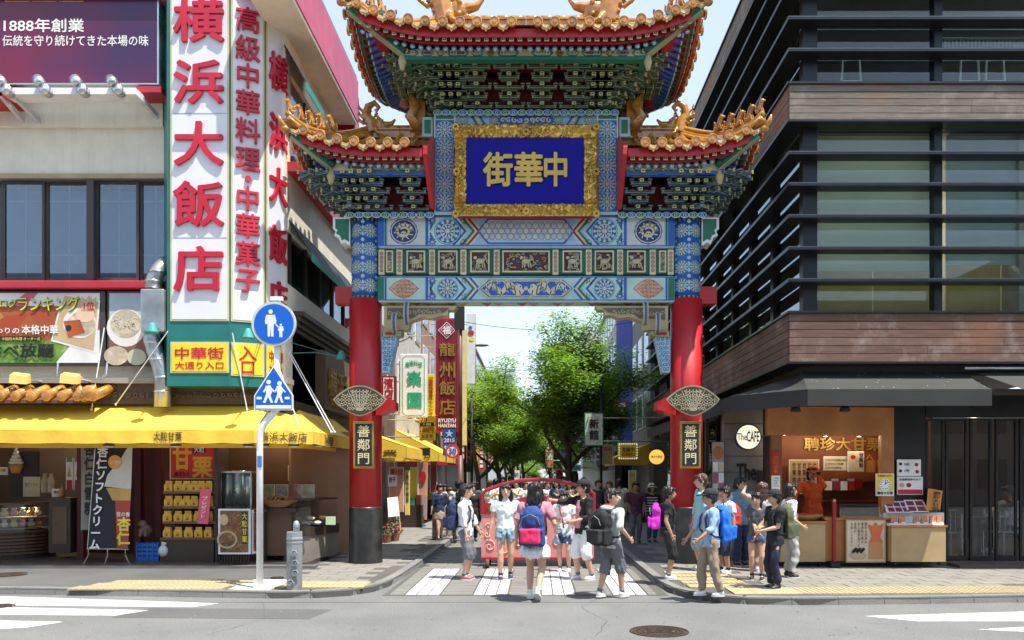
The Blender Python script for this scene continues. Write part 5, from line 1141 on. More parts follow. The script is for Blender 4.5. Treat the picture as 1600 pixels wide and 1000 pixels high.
# chestnut shelf
sf = thing('goods_shelf', (fx(295, 13.7), 13.75, .16), 'dark four tier shelf stacked with yellow chestnut bags', 'shelf')
bxt(250, 842, 336, 880, 13.6, .5).obj('base', brown, sf); bxt(256, 700, 337, 842, 14.05, .04).obj('back', mar, sf); bxt(334, 690, 340, 880, 13.6, .5).obj('side_panel', brown, sf)
bagm = C('yellow bag paper', .66, .38, .03, rough=.45, var=.15, sc=20, bump=.6, bsc=30); bag0 = None
for j, (py, xs) in enumerate(((768, (264, 279, 292, 304, 315, 327)), (791.5, (264, 279, 292, 304, 328)), (815, (262, 279, 294, 310, 327)), (840, (262, 279, 295, 311, 326)))):
    bxt(254-(4 if j == 3 else 0), py, 337, py+3.5, 13.58, .45).obj('shelf_board', wood, sf)
    for i, x in enumerate(xs):
        for k in range(2 if i % 2 == 0 else 1):
            p = W(x+(k*2), py, 13.66+k*.14)
            if bag0 is None:
                m = M(); m.mat(bagm); w_, h_ = .072, .155
                m.hexa([(-w_, -.03, 0), (w_, -.03, 0), (w_, .03, 0), (-w_, .03, 0), (-w_*.98, -.034, h_*.7), (w_*.98, -.034, h_*.7), (w_*.98, .034, h_*.7), (-w_*.98, .034, h_*.7)]); m.hexa([(-w_*.98, -.034, h_*.7), (w_*.98, -.034, h_*.7), (w_*.98, .034, h_*.7), (-w_*.98, .034, h_*.7), (-w_*.7, -.008, h_), (w_*.7, -.008, h_), (w_*.7, .008, h_), (-w_*.7, .008, h_)]); m.box(-w_*.75, w_*.75, -.01, .01, h_, h_+.028)
                m.mat(C('bag print brown', .22, .08, .02)); m.poly([(.022*math.cos(t), -.0355, .05+.024*math.sin(t)) for t in [q*math.pi/5 for q in range(10)]]); m.box(-.03, .03, -.0365, -.034, .088, .094)
                bag0 = m.obj('chestnut_bag', None, None, origin=(0, 0, 0)); o = bag0; place(o, p, None)
            else: o = inst(bag0, p, None, R.uniform(-.2, .2))
            props(o, '%s %s from left on %s board of dark shelf' % ('yellow chestnut bag' if k == 0 else 'rear row yellow chestnut bag', ORD[i], ['top', 'second', 'third', 'lowest'][j]), 'bag', 'yellow chestnut bags on the shelf')
s1 = sign(265, 693, 337, 749, 13.95, C('poster red', .62, .03, .03), 'red hanging chestnut sign with big orange characters above the shelf', 'sign', edge=gtrim); oy = C('print orange', .8, .42, .03)
text('甘', (269, 697, 300, 735), 13.94, oy, s1, .05, .001, 'em', 'character'); text('栗', (300, 712, 333, 748), 13.94, oy, s1, .05, .001, 'em', 'character'); m = M(); m.pbox(301, 697, 321, 708, 13.935, .004); m.obj('print_patch', blk, s1); text('大粒', (303, 698, 319, 707), 13.933, white, s1, .03, .001); text('焼きたて', (273, 737, 296, 744), 13.94, blk, s1, .03, .001)
t = thing('sale_card', W(318, 818, 13.5), 'pink slanted price banner hanging in front of the bag shelf', 'card'); m = M(); m.prism([W(x, y, 13.5) for x, y in ((308, 818), (325, 819), (330, 764), (313, 764))][::1], (0, .012, 0)); m.obj('board', C('card pink', .7, .10, .16), t)
for i, ch in enumerate('プレゼント'): text(ch, (316-i*1.0, 775+i*7, 325-i*1.0, 782+i*7), 13.495, white, t, .03, .001, 'em', 'character')
# roaster, poster stand
rt = thing('roaster', (fx(369, 13.8), 13.9, .9), 'stainless steel chestnut roaster with tall glass tank on the counter', 'roaster')
m = M(); m.smooth = True
for px, r, t_, b_ in ((355, .09, 742, 796), (372, .13, 737, 796), (386, .075, 745, 796)): z0, z1_ = fz(b_, 13.9), fz(t_, 13.9); m.lathe([(r, z0), (r, z1_), (r*.9, z1_+.02)], (fx(px, 13.9), 13.95, 0), 18)
m.obj('cylinder', steel, rt, kind='stuff'); bxt(344, 736, 393, 739, 13.75, .35).obj('top_frame', steel, rt); bxt(344, 739, 345.5, 796, 13.75, .02).obj('frame_post', steel, rt); bxt(391, 739, 393, 796, 13.75, .02).obj('frame_post', steel, rt); bxt(345.5, 739, 391, 794, 13.755, .006).obj('glass_front', gl_case, rt)
ct = thing('counter', (fx(380, 13.8), 13.9, .16), 'dark corner counter carrying the roaster behind the framed posters', 'counter'); bxt(342, 796, 416, 800, 13.55, .7).obj('counter_top', brown, ct); bxt(344, 800, 414, 882, 13.75, .5).obj('body', brown, ct)
FN = food('print chestnuts', [(.16, .06, .02), (.35, .16, .06), (.10, .03, .02), (.45, .28, .12)], 22)
ps = thing('poster_stand', (fx(367, 13.5), 13.5, .13), 'white framed chestnut poster with barred base in front of the counter', 'poster'); bxt(341, 795, 391, 866, 13.45, .04).obj('frame', white, ps); bxt(344, 798, 388, 863, 13.443, .01).obj('printed_face', FN, ps)
a = Art(planar(13.443)); a.disc(350, 812, 7, tan, 2, 16, 9); a.disc(355, 843, 16, C('print rim', .5, .4, .25), 2, 20, 14); a.disc(355, 843, 13, FN, 3, 20, 11); a.rect(378, 800, 386, 850, blk, 2); a.obj('printed_shapes', None, ps)
for i, ch in enumerate('大粒甘栗'): text(ch, (378, 801+i*12, 386, 812+i*12), 13.436, hy, ps, .03, .001, 'em', 'character')
for i in range(12): m = M(); x = 342+i*4.2; m.pbox(x, 868, x+1.4, 882, 13.45, .02); m.obj('bar', brown, ps)
ps = thing('poster_stand', (fx(405, 13.6), 13.6, .13), 'narrow angled chestnut poster partly behind the white signpost', 'poster')
m = M(); a0, b0 = W(394, 866, 13.5), W(415, 862, 13.9); up = Vector((0, 0, .75)); m.hexa([a0, b0, b0+Vector((-.03, .03, 0)), a0+Vector((-.03, .03, 0)), a0+up, b0+up, b0+up+Vector((-.03, .03, 0)), a0+up+Vector((-.03, .03, 0))]); m.obj('frame', white, ps); q = Vector((.012, -.01, 0)); d = (b0-a0)*.1
m = M(); m.quad(a0+d+q+Vector((0, 0, .05)), b0-d+q+Vector((0, 0, .05)), b0-d+q+up-Vector((0, 0, .05)), a0+d+q+up-Vector((0, 0, .05))); m.obj('printed_face', FN, ps)
# basket and right hand counters
bk = C('wicker', .30, .17, .08, rough=.7, bump=1, bsc=60)
bs = thing('basket', W(438, 790, 13.9), 'wide wicker basket heaped with chestnuts on the corner counter', 'basket'); m = M(); m.smooth = True; m.lathe([(.20, 0), (.33, .12), (.35, .125), (.32, .12), (.19, .03)], W(436, 792, 13.9), 24); m.obj('bowl', bk, bs); m = M(); c = W(436, 782, 13.9)
for i in range(60): r = .28*math.sqrt(R.random()); t = R.uniform(0, 6.28); m.ball(c+Vector((r*math.cos(t), r*math.sin(t), .03*R.random()+.06*(1-r/.28))), .026, 6, 5)
m.obj('chestnuts', FN, bs, kind='stuff')
ct = thing('counter', (fx(440, 14), 14, .16), 'brown fronted stall under the wicker basket', 'counter'); bxt(412, 794, 462, 800, 13.75, .6).obj('counter_top', brown, ct); bxt(415, 800, 455, 868, 13.85, .5).obj('body', wood, ct)
for i, (px, c1) in enumerate(((420, 'print a'), (441, 'print b'), (462, 'print c'), (482, 'print d'))):
    col = ((.5, .55, .2), (.25, .4, .35), (.5, .1, .08), (.4, .6, .1))[i]; f = food(c1, [col, (.7, .7, .62), tuple(x*.5 for x in col)], 8); sign(px-10, 757, px+9, 779, 14.6, f, ['green picture card behind the wicker basket', 'teal picture card above the basket rim', 'red picture card over the glass case', 'lime picture card at the right end over the glass case'][i], 'card', 'picture_card')
dc = thing('display_case', (fx(500, 14.2), 14.3, .16), 'glass food display case on a stone base at the shop corner', 'display case')
m = M(); P0, P1, P2 = (-4.42, 13.95), (-3.98, 14.05), (-3.72, 14.9); base = [(*P0, .16), (*P1, .16), (*P2, .16), (-4.1, 15.1, .16), (-4.8, 14.6, .16)]
m.prism(base, (0, 0, .42)); m.obj('stone_base', C('case stone', .22, .2, .17, rough=.6, bump=.4), dc); bs2 = [(x, y, .58) for x, y, z in base]
m = M(); m.prism([((x+4.2)*1.06-4.2, (y-14.5)*1.06+14.5, .58) for x, y, z in base], (0, 0, .16)); m.obj('sill', brown, dc); m = M()
for a_, b_ in ((P0, P1), (P1, P2)): m.quad((*a_, .74), (*b_, .74), (*b_, 1.2), (*a_, 1.2))
m.obj('case_glass', gl_case, dc); m = M(); m.prism([(x, y, 1.2) for x, y, z in base], (0, 0, .03)); m.obj('case_top', brown, dc)
for i in range(14): t = i/13; x, y = (-4.35+t*.5, 14.12+.05*t+(i % 3)*.18); m = M(); m.smooth = True; m.ball((x, y, .80+.08*(i % 2)), (.07, .07, .035), 8, 5); m.obj('food_dish', pk[i % 5], dc)
m = M(); m.pbox(509, 807, 524, 820, 13.94, .02); m.obj('price_tag', C('tag green', .45, .6, .35), dc)
sn = sign(450, 727, 458, 751, 14.9, C('slip cream', .5, .46, .36), 'small vertical paper slip on the dark inner door', 'notice'); vtext('営業中です', (452, 729, 456, 749), 14.89, blk, sn, .02, .001)
# lion, crate, bag
t = thing('stone_lion', W(228, 838, 13.9), 'small brown stone lion statue sitting on the blue crate', 'statue'); m = M(); p = W(228, 838, 13.9); m.ball(p+Vector((0, .02, .10)), (.10, .12, .11), 10, 8); m.ball(p+Vector((-.03, -.05, .22)), (.07, .07, .07), 10, 8); m.ball(p+Vector((-.05, -.12, .21)), (.035, .04, .03), 8, 6); m.tube([p+Vector((-.05, -.09, .14)), p+Vector((-.05, -.11, 0))], .03, 6); m.tube([p+Vector((.04, -.09, .14)), p+Vector((.04, -.11, 0))], .03, 6); o = m.obj('body', C('lion stone', .22, .15, .10, bump=.6), t); remesh(o, .012, 2)
t = thing('plastic_crate', W(231, 868, 13.8), 'blue plastic crate standing on the shop step', 'crate'); cb = C('crate blue', .02, .16, .5, rough=.4); x0, x1 = fx(214, 13.8), fx(247, 13.8)
m = M(); m.box(x0, x1, 13.8, 14.1, .16, .18); m.obj('bottom', cb, t)
for k in range(4): z = .18+.075*k; m = M(); m.box(x0, x1, 13.8, 13.815, z, z+.055); m.box(x0, x0+.015, 13.815, 14.1, z, z+.055); m.box(x1-.015, x1, 13.815, 14.1, z, z+.055); m.box(x0+.015, x1-.015, 14.085, 14.1, z, z+.055); m.obj('slat', cb, t)
for k in range(5): m = M(); x = x0+(x1-x0)*k/4; m.box(x-.012, x+.012, 13.79, 13.8, .16, .48); m.obj('rib', cb, t)
m = M(); m.smooth = True; p = W(255, 870, 13.6); m.ball(p+Vector((0, 0, .10)), (.085, .07, .10), 10, 8); m.tube([p+Vector((0, 0, .17)), p+Vector((.02, 0, .25))], [.03, .05], 7); o = m.obj('plastic_bag', C('thin white plastic', .6, .6, .6, rough=.35, bump=1, bsc=25)); props(o, 'white tied plastic bag beside the blue crate', 'bag')

t = thing('cabinet', W(92, 862, 14.1), 'dark wooden cabinet between the sweets case and the grey banner', 'cabinet'); bxt(76, 778, 110, 864, 14.1, .5).obj('body', brown, t); bxt(82, 792, 104, 850, 14.09, .02).obj('door_panel', wood, t)
for i, (px, py, c_, l_) in enumerate(((4, 742, C('notice cream'), 'cream price card at the very left edge of the shop'), (97, 742, C('jar amber', .4, .2, .05, rough=.2), 'amber bottle on the dark cabinet'), (88, 776, C('notice cream'), 'small price card standing on the dark cabinet'))):
    if i == 1: m = M(); m.smooth = True; q = W(px, 778, 14.3); m.lathe([(.04, 0), (.045, .02), (.045, .14), (.018, .2), (.018, .25)], q, 12); props(m.obj('bottle', c_), l_, 'bottle')
    else: s_ = sign(px-7, py-12, px+7, py, 14.3, c_, l_, 'card', 'price_card'); text('限定' if i else '人気', (px-4, py-9, px+4, py-5), 14.29, lred, s_, .03, .001)
rr = random.Random(8); m = None
for i in range(16):
    p = Vector((-4.35+rr.random()*.42, 14.12+.75*rr.random(), .76)); r = rr.uniform(.05, .085); m = M(); m.smooth = True; m.mat(white); m.lathe([(r*.6, 0), (r, .02), (r*.9, .022)], p, 12); m.mat(pk[i % 5]); m.ball(p+Vector((0, 0, .035)), (r*.7, r*.7, .03), 8, 5); m.obj('dish', None, dc)
# ================= right corner: dark louvred building =================
fin = C('dark louvre metal', .011, .013, .017, rough=.4, metal=.2, bump=.05, dirt=.05); finc = C('lit louvre edge', .07, .08, .095, rough=.4, metal=.4, dirt=.3)  # paler edge tone paints the lit grey line along each fin front
def woodm(name, c1, c2):
    m = bpy.data.materials.new(name); m.use_nodes = True; t = m.node_tree; N = t.nodes; L = t.links; g = N.new('ShaderNodeNewGeometry'); mp = N.new('ShaderNodeMapping'); mp.inputs['Scale'].default_value = (.8, .8, 14); L.new(g.outputs['Position'], mp.inputs[0])
    n = N.new('ShaderNodeTexNoise'); n.inputs['Scale'].default_value = 2.2; n.inputs['Detail'].default_value = 9; n.inputs['Roughness'].default_value = .7; L.new(mp.outputs[0], n.inputs[0])
    n2 = N.new('ShaderNodeTexNoise'); n2.inputs['Scale'].default_value = 1.6; n2.inputs['Detail'].default_value = 8; n2.inputs['Roughness'].default_value = .7; L.new(g.outputs['Position'], n2.inputs[0])
    k = N.new('ShaderNodeMixRGB'); k.inputs[1].default_value = (*c1, 1); k.inputs[2].default_value = (*c2, 1); r = N.new('ShaderNodeMapRange'); r.inputs[1].default_value = .38; r.inputs[2].default_value = .68; L.new(n.outputs[0], r.inputs[0]); L.new(r.outputs[0], k.inputs[0])
    k2 = N.new('ShaderNodeMixRGB'); k2.inputs[2].default_value = (.42, .38, .33, 1); r2 = N.new('ShaderNodeMapRange'); r2.inputs[1].default_value = .50; r2.inputs[2].default_value = .72; r2.inputs[4].default_value = .5; L.new(n2.outputs[0], r2.inputs[0]); L.new(r2.outputs[0], k2.inputs[0]); L.new(k.outputs[0], k2.inputs[1])
    n4 = N.new('ShaderNodeTexNoise'); n4.inputs['Scale'].default_value = .55; L.new(g.outputs['Position'], n4.inputs[0]); k3 = N.new('ShaderNodeMixRGB'); k3.inputs[2].default_value = (.26, .11, .06, 1); r4 = N.new('ShaderNodeMapRange'); r4.inputs[1].default_value = .58; r4.inputs[2].default_value = .72; r4.inputs[4].default_value = .6; L.new(n4.outputs[0], r4.inputs[0]); L.new(r4.outputs[0], k3.inputs[0]); L.new(k2.outputs[0], k3.inputs[1]); L.new(k3.outputs[0], N['Principled BSDF'].inputs[0])
    N['Principled BSDF'].inputs['Roughness'].default_value = .8; bp = N.new('ShaderNodeBump'); bp.inputs['Strength'].default_value = .5; bp.inputs['Distance'].default_value = .01; L.new(n.outputs[0], bp.inputs['Height']); L.new(bp.outputs[0], N['Principled BSDF'].inputs['Normal']); return m
WD = [woodm('weathered board %d' % i, *c) for i, c in enumerate((((.10, .052, .034), (.16, .09, .062)), ((.13, .068, .045), (.18, .11, .08)), ((.085, .045, .03), (.14, .08, .055))))]
WG = [woodm('grey board %d' % i, *c) for i, c in enumerate((((.12, .095, .07), (.19, .155, .12)), ((.14, .11, .085), (.22, .19, .155))))]
glw = glass('facade glass', (.88, .92, .88), .5, .02); gls = glass('side facade glass', (.3, .34, .36), 1.2, .10)
rb_ = thing('louvred_building', (9, 17, PZ), 'dark corner building with wood bands, glass walls and metal louvres right of the gate', 'building')
Rp = lambda m, name, mat=None, **k: m.obj(name, mat, rb_, **k)
XF, XG = 4.12, 4.44; YF, YG = 13.0, 13.32; XR = 14; YE = 30
zy = lambda py: fz(py, YF)
# louvre fins, front and side
for py in (-72, -24, 27, 77, 238, 287, 337, 387, 437):
    z = zy(py); m = M(); m.mat(fin); m.prism([(XF, YF, z-.028), (XR, YF, z-.028), (XR, YG-.03, z-.028), (XG-.03, YG-.03, z-.028), (XG-.03, YE, z-.028), (XF, YE, z-.028)], (0, 0, .05)); m.mat(finc); m.prism([(XF-.003, YF-.003, z+.006), (XR, YF-.003, z+.006), (XR, YF, z+.006), (XF, YF, z+.006), (XF, YE, z+.006), (XF-.003, YE, z+.006)], (0, 0, .018)); Rp(m, 'louvre')
# wood bands made of boards, cap rails
def band(pt, pb, n, mats):
    z1, z0 = zy(pt), zy(pb); h = (z1-z0)/n; m = M(); m.box(XG, XR, YG, YG+.2, z0, z1); m.box(XG, XG+.2, YG+.2, YE, z0, z1); Rp(m, 'band_core', blk)
    for i in range(n):
        x = XF+.02; k = 0
        while x < 9.5:
            L = min(R.uniform(2.0, 3.6), 9.5-x); m = M(); d = R.uniform(0, .004); m.box(x+.002, x+L-.002, YF+.02-d, YF+.06, z0+i*h+.006, z0+(i+1)*h-.004); Rp(m, 'board', R.choice(mats)); x += L
        m = M(); m.box(9.5, XR, YF+.02, YF+.06, z0+i*h+.006, z0+(i+1)*h-.004); Rp(m, 'board', mats[0])
        y = YF+.07
        while y < YE:
            L = min(R.uniform(2.0, 3.6), YE-y); m = M(); m.box(XF+.02-R.uniform(0, .004), XF+.06, y+.002, y+L-.002, z0+i*h+.006, z0+(i+1)*h-.004); Rp(m, 'board', R.choice(mats)); y += L
    for z, t in ((z1, .035), (z0, -.035)): m = M(); m.mat(fin); m.prism([(XF-.02, YF-.02, z), (XR, YF-.02, z), (XR, YG, z), (XG, YG, z), (XG, YE, z), (XF-.02, YE, z)], (0, 0, t)); Rp(m, 'cap_rail')
band(131, 187, 5, WG); band(489, 565, 6, WD)
band(-170, -118, 5, WG)
# mullions and glass
for a, b in ((565, 489), ):
    pass
for (pt, pb) in ((190, 486), (-118, 128)):
    z1, z0 = zy(pt), zy(pb)
    xs = [XG, fx(1463, YG), fx(1690, YG), fx(1920, YG)]
    for i, x in enumerate(xs):
        m = M(); m.box(x-(0 if i == 0 else .06), x+(.24 if i == 0 else .07), YG-.06, YG+.12, z0, z1); Rp(m, 'mullion', fin)
        if i < 3:
            m = M(); m.box(x+(.24 if i == 0 else .07), xs[i+1]-.06, YG+.02, YG+.03, z0, z1); Rp(m, 'pane', glw)
    for k in range(9):
        y = YG+.12+k*1.5; m = M(); m.box(XG-.05, XG+.1, y+1.32, y+1.5, z0, z1); Rp(m, 'mullion', fin); m = M(); m.box(XG+.02, XG+.03, y, y+1.32, z0, z1); Rp(m, 'pane', gls)
    m = M(); m.box(XG+.1, XR, YG+.2, YE, z0-.12, z0-.03); Rp(m, 'floor_slab', intw); m = M(); m.box(XG+.1, XR, YG+.2, YE, z1+.03, z1+.12); Rp(m, 'ceiling_slab', C('ceiling grey', .3, .3, .29))
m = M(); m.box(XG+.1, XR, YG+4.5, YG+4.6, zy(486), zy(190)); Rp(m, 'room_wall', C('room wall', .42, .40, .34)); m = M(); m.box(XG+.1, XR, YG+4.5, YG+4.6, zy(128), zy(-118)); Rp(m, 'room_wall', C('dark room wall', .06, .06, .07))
m = M(); m.box(8.2, 8.3, YG+.2, YG+4.5, zy(486), zy(190)); Rp(m, 'room_wall', C('room wall', .42, .40, .34))
# blinds and board inside the middle floor
for (a, b, c, d, mm, nm, Y) in ((1268, 1461, 205, 424, C('pale green blind', .68, .72, .52, rough=.7, var=.12, sc=.8), 'blind', 13.62), (1478, 1690, 205, 414, C('grey green blind', .38, .46, .46, rough=.7, var=.06), 'blind', 13.62),
        (1255, 1363, 395, 486, C('olive board', .46, .36, .10, rough=.6), 'panel_board', 13.9), (1365, 1461, 395, 486, C('olive board', .46, .36, .10, rough=.6), 'panel_board', 13.9), (1478, 1563, 408, 486, C('olive board', .30, .25, .09), 'panel_board', 13.9), (1565, 1690, 408, 486, C('olive board', .30, .25, .09), 'panel_board', 13.9)):
    m = M(); m.pbox(a, c, b, d, Y, .02); Rp(m, nm, mm)
for i, (px, py) in enumerate(((1315, 95), (1500, 105), (1540, 108))):      # chair backs on the top floor
    t = thing('cafe_chair', W(px, 128, 14.2), ['pale framed chair back behind the upper floor glass, leftmost', 'pale framed chair back behind the upper floor glass, middle', 'pale framed chair back behind the upper floor glass, rightmost'][i], 'chair', 'chairs behind the upper floor glass'); m = M(); p = W(px, 128, 14.2)
    m.tube([p, p+Vector((.02, 0, .38)), p+Vector((.32, 0, .40)), p+Vector((.34, 0, 0))], .02, 6); m.obj('back_frame', white, t); m = M(); m.box(p.x, p.x+.34, p.y, p.y+.35, p.z, p.z+.03); m.obj('seat', white, t)
m = M()
for k in range(30): m.pbox(1470+k*6, 60, 1471.6+k*6, 84, 14.3, .01)
m.pbox(1465, 58, 1660, 61, 14.3, .02); Rp(m, 'inner_railing', C('railing grey', .3, .33, .35), kind='stuff')
# ---- awning ----
ac = C('charcoal canvas', .026, .027, .025, rough=.75, bump=.2, bsc=14, dirt=.0, var=.15)
aw = thing('awning', (6, 13, 2.72), 'weathered charcoal canvas awning wrapping the corner shopfront on the right', 'awning')
m = M(); m.prism([(XG, YG, zy(582)), (XR, YG, zy(582)), (XR, YG+.1, zy(582)), (XG+.1, YG+.1, zy(582)), (XG+.1, YE, zy(582)), (XG, YE, zy(582))], (0, 0, zy(565)-zy(582)-.04)); Rp(m, 'fascia', blk)
tp = [(fx(1507, 13.25), 13.25), (4.42, 13.25), (4.38, 14.2), (4.38, 18), (4.38, 24)]; ot = [(fx(1550, 12.6), 12.6), (fx(1262, 12.6), 12.6), (3.35, 13.7), (3.35, 18), (3.35, 24)]
zA, zB, zC = fz(582, 13.25), fz(608, 12.6), fz(634, 12.6)
for i in range(4):
    a, b, c, d = tp[i], tp[i+1], ot[i], ot[i+1]
    m = M(); m.grid(lambda u, v: (lambda r: r-Vector((0, 0, .02*math.sin(math.pi*v))))(Vector((*a, zA)).lerp(Vector((*b, zA)), u).lerp(Vector((*c, zB)).lerp(Vector((*d, zB)), u), v)), 8, 5); m.obj('canopy', ac, aw)
    m = M(); m.grid(lambda u, v: Vector((*c, zB)).lerp(Vector((*d, zB)), u)-Vector((0, 0, (zB-zC)*v)), 8, 2); m.obj('valance', ac, aw)
m = M(); m.poly([(tp[0][0], 13.25, zA), (ot[0][0], 12.6, zB), (ot[0][0], 12.6, zC), (ot[0][0], 13.25, zC)]); m.obj('end_panel', ac, aw)
rr = random.Random(3); m = M()
for i in range(34):
    u, v = rr.random()**1.2, rr.random(); a, b, c, d = tp[0], tp[1], ot[0], ot[1]; p = Vector((*a, zA)).lerp(Vector((*b, zA)), u).lerp(Vector((*c, zB)).lerp(Vector((*d, zB)), u), v)+Vector((0, -.004, -.012*math.sin(math.pi*v)+.006)); q = rr.uniform(.003, .011); t = rr.uniform(.5, 2.5); m.quad(p+Vector((-q, -q*t*.6, -q*t*.4)), p+Vector((q, -q*t*.6, -q*t*.4)), p+Vector((q, q*t*.6, q*t*.4)), p+Vector((-q, q*t*.6, q*t*.4)))
m.obj('bird_droppings', C('dropping white', .26, .26, .25), aw, kind='stuff')
aw2 = thing('awning', (9.6, 13, 2.9), 'second dark canvas awning cut by the right edge with a steel front rail', 'awning')
m = M(); a, b, c, d = W(1518, 580, 13.2), W(1900, 580, 13.2), W(1610, 612, 12.5), W(1900, 612, 12.5); m.quad(a, b, d, c); m.quad(c, d, d-Vector((0, 0, .2)), c-Vector((0, 0, .2))); m.obj('canopy', ac, aw2); m = M(); m.smooth = True; m.tube([W(1507, 575, 13.1), W(1900, 575, 13.1)], .035, 8); m.obj('roller_tube', steel, aw2)
# ---- ground floor ----
sh_ = C('shopfront black', .014, .014, .016, rough=.35); orw = C('orange wood', .42, .17, .05, rough=.45, bump=.3, var=.25, sc=2); orw2 = C('deep orange wood', .25, .08, .025, rough=.5, var=.2); plw = C('plywood', .42, .30, .15, rough=.5, bump=.2, var=.1)
m = M(); m.box(3.9, XR, 13.72, 19, PZ-.02, PZ+.07); Rp(m, 'shop_floor', C('shop floor grey', .14, .11, .09, rough=.5))
m = M(); m.box(XG, XR, 13.4, 19, 3.02, 3.1); Rp(m, 'shop_ceiling', C('cafe ceiling', .10, .09, .08))
m = M(); m.box(fx(1395, 13.7), fx(1447, 13.7), 13.72, 13.9, .14, 3.0); Rp(m, 'shopfront_panel', sh_)
m = M(); m.box(XG-.35, XG-.25, 13.9, 14.4, .14, 3.0) if 0 else m.box(fx(1197, 14.0), fx(1210, 14.0), 14.0, 14.2, .14, 3.0); Rp(m, 'shopfront_panel', brown)
m = M(); m.box(fx(1130, 14.6), fx(1197, 14.6), 14.6, 14.7, .14, 3.0); Rp(m, 'shop_wall', C('grey siding', .24, .235, .22, rough=.6))
for k in range(9): m = M(); m.box(fx(1130, 14.6), fx(1197, 14.6), 14.575, 14.598, .2+k*.3, .485+k*.3); Rp(m, 'siding_board', C('grey siding', .24, .235, .22))
m = M(); m.box(3.5, 3.62, 15.0, 15.12, .14, 2.9); m.box(3.36, 3.42, 15.8, 15.9, .14, 2.9); Rp(m, 'door_post', blk, kind='stuff')
for i in range(7):
    y = 16+i*1.5; m = M(); m.box(4.3, 4.42, y, y+.12, .14, 3); Rp(m, 'door_post', blk); m = M(); m.box(4.36, 4.37, y+.12, y+1.5, .2, 2.9); Rp(m, 'pane', gls)
m = M(); m.box(4.5, XR, 18.9, 19, .14, 3.0); Rp(m, 'shop_wall', C('cafe back wall', .05, .035, .03)); m = M(); m.box(4.42, 4.5, 19, YE, .14, 3); Rp(m, 'shop_wall', blk)
m = M(); m.box(XG, XG+.15, YE-.2, YE, 0, 12); Rp(m, 'end_wall', blk)
# stall: lintel, post, back wall
m = M(); m.pbox(1200, 637, 1397, 680, 13.6, .18); Rp(m, 'stall_lintel', orw); m = M(); m.pbox(1377, 680, 1397, 800, 13.62, .12); Rp(m, 'stall_post', orw); m = M(); m.pbox(1206, 680, 1222, 880, 13.62, .12); Rp(m, 'stall_post', orw2)
m = M(); m.box(fx(1206, 15.2), fx(1405, 15.2), 15.2, 15.3, .14, 2.95); Rp(m, 'stall_wall', orw2); m = M(); m.box(fx(1402, 15.2), fx(1405, 15.2), 13.92, 15.2, .14, 2.95); Rp(m, 'stall_wall', orw2)
lt = thing('stall_name', W(1316, 705, 15.1), 'row of raised gold brush characters on the orange stall back wall', 'sign'); text('聘珍大甘栗', (1256, 684, 1377, 704), 15.19, C('gold ochre', .55, .35, .08, rough=.4, metal=.3), lt, .03, .04)
for i, px in enumerate((1243, 1320, 1212, 1290, 1342, 1378)):
    p = W(px, 682 if i > 1 else 641, 13.3 if i < 2 else 14.2); t = thing('downlight', p, ('left dark bell lamp under the charcoal awning', 'right dark bell lamp under the charcoal awning', 'lit downlight at the left post inside the chestnut stall', 'lit downlight above the stall keeper', 'lit downlight above the cream notices in the stall', 'lit downlight at the right post inside the stall')[i], 'lamp', 'lamps above the chestnut stall'); m = M(); m.smooth = True
    if i < 2: m.lathe([(.09, -.02), (.07, .05), (.03, .12)], p, 12); m.obj('lamp_shade', blk, t)
    else: m.lathe([(.05, .0), (.05, .05)], p, 12); m.obj('lamp_ring', blk, t); m = M(); m.lathe([(.035, -.004), (.035, .0)], p, 10); m.obj('bulb', mt('warm bulb', (1, .8, .5), emit=(1, .75, .4, 4)), t)
for py, a, b in ((752-2, 1283, 1352), (737, 1287, 1380), (768, 1280, 1377)): m = M(); m.pbox(a, py+14, b, py+16, 14.9, .28); Rp(m, 'stall_shelf', orw2)
SN = lambda *a, **k: sign(*a, **k)
def lines(par, x0, x1, y0, dy, n, Y, mat=None, s='こだわりの甘栗を毎日'): 
    for i in range(n): text(s[:max(3, len(s)-(i*3) % 5)], (x0, y0+i*dy, x1-(i % 3)*(x1-x0)*.12, y0+i*dy+dy*.62), Y, mat or blk, par, .01, .001)
s1 = SN(1287, 713, 1325, 735, 14.75, C('notice ivory', .62, .58, .42), 'ivory notice with black writing on the back shelf of the stall', 'notice'); lines(s1, 1290, 1322, 717, 6, 3, 14.745)
s1 = SN(1325, 705, 1350, 737, 14.7, C('notice warm', .60, .50, .38), 'cream picture notice beside the ivory one on the stall shelf', 'notice'); a = Art(planar(14.695)); a.disc(1333, 714, 4, red, 1, 10, 3); a.disc(1340, 718, 4, C('print rim', .5, .4, .25), 1, 10, 3); a.obj('print', None, s1); vtext('甘栗餡', (1342, 707, 1349, 730), 14.69, blk, s1, .02, .001)
s1 = SN(1233, 718, 1280, 772, 15.0, C('panel gilt', .50, .34, .18, rough=.4), 'gilt coloured panel of brush writing behind the woman in orange', 'panel')
for i in range(5): vtext('甘栗由来', (1238+i*8, 722, 1244+i*8, 766), 14.99, brown, s1, .01, .001)
s1 = SN(1206, 706, 1219, 742, 13.58, red, 'narrow red banner with gold writing on the stall post', 'sign', edge=red); vtext('聘珍甘栗', (1209, 712, 1216, 740), 13.575, goldp, s1, .02, .001)
s1 = SN(1206, 743, 1219, 765, 13.58, white, 'small white notice below the red banner on the stall post', 'notice'); lines(s1, 1208, 1217, 746, 4, 4, 13.575)
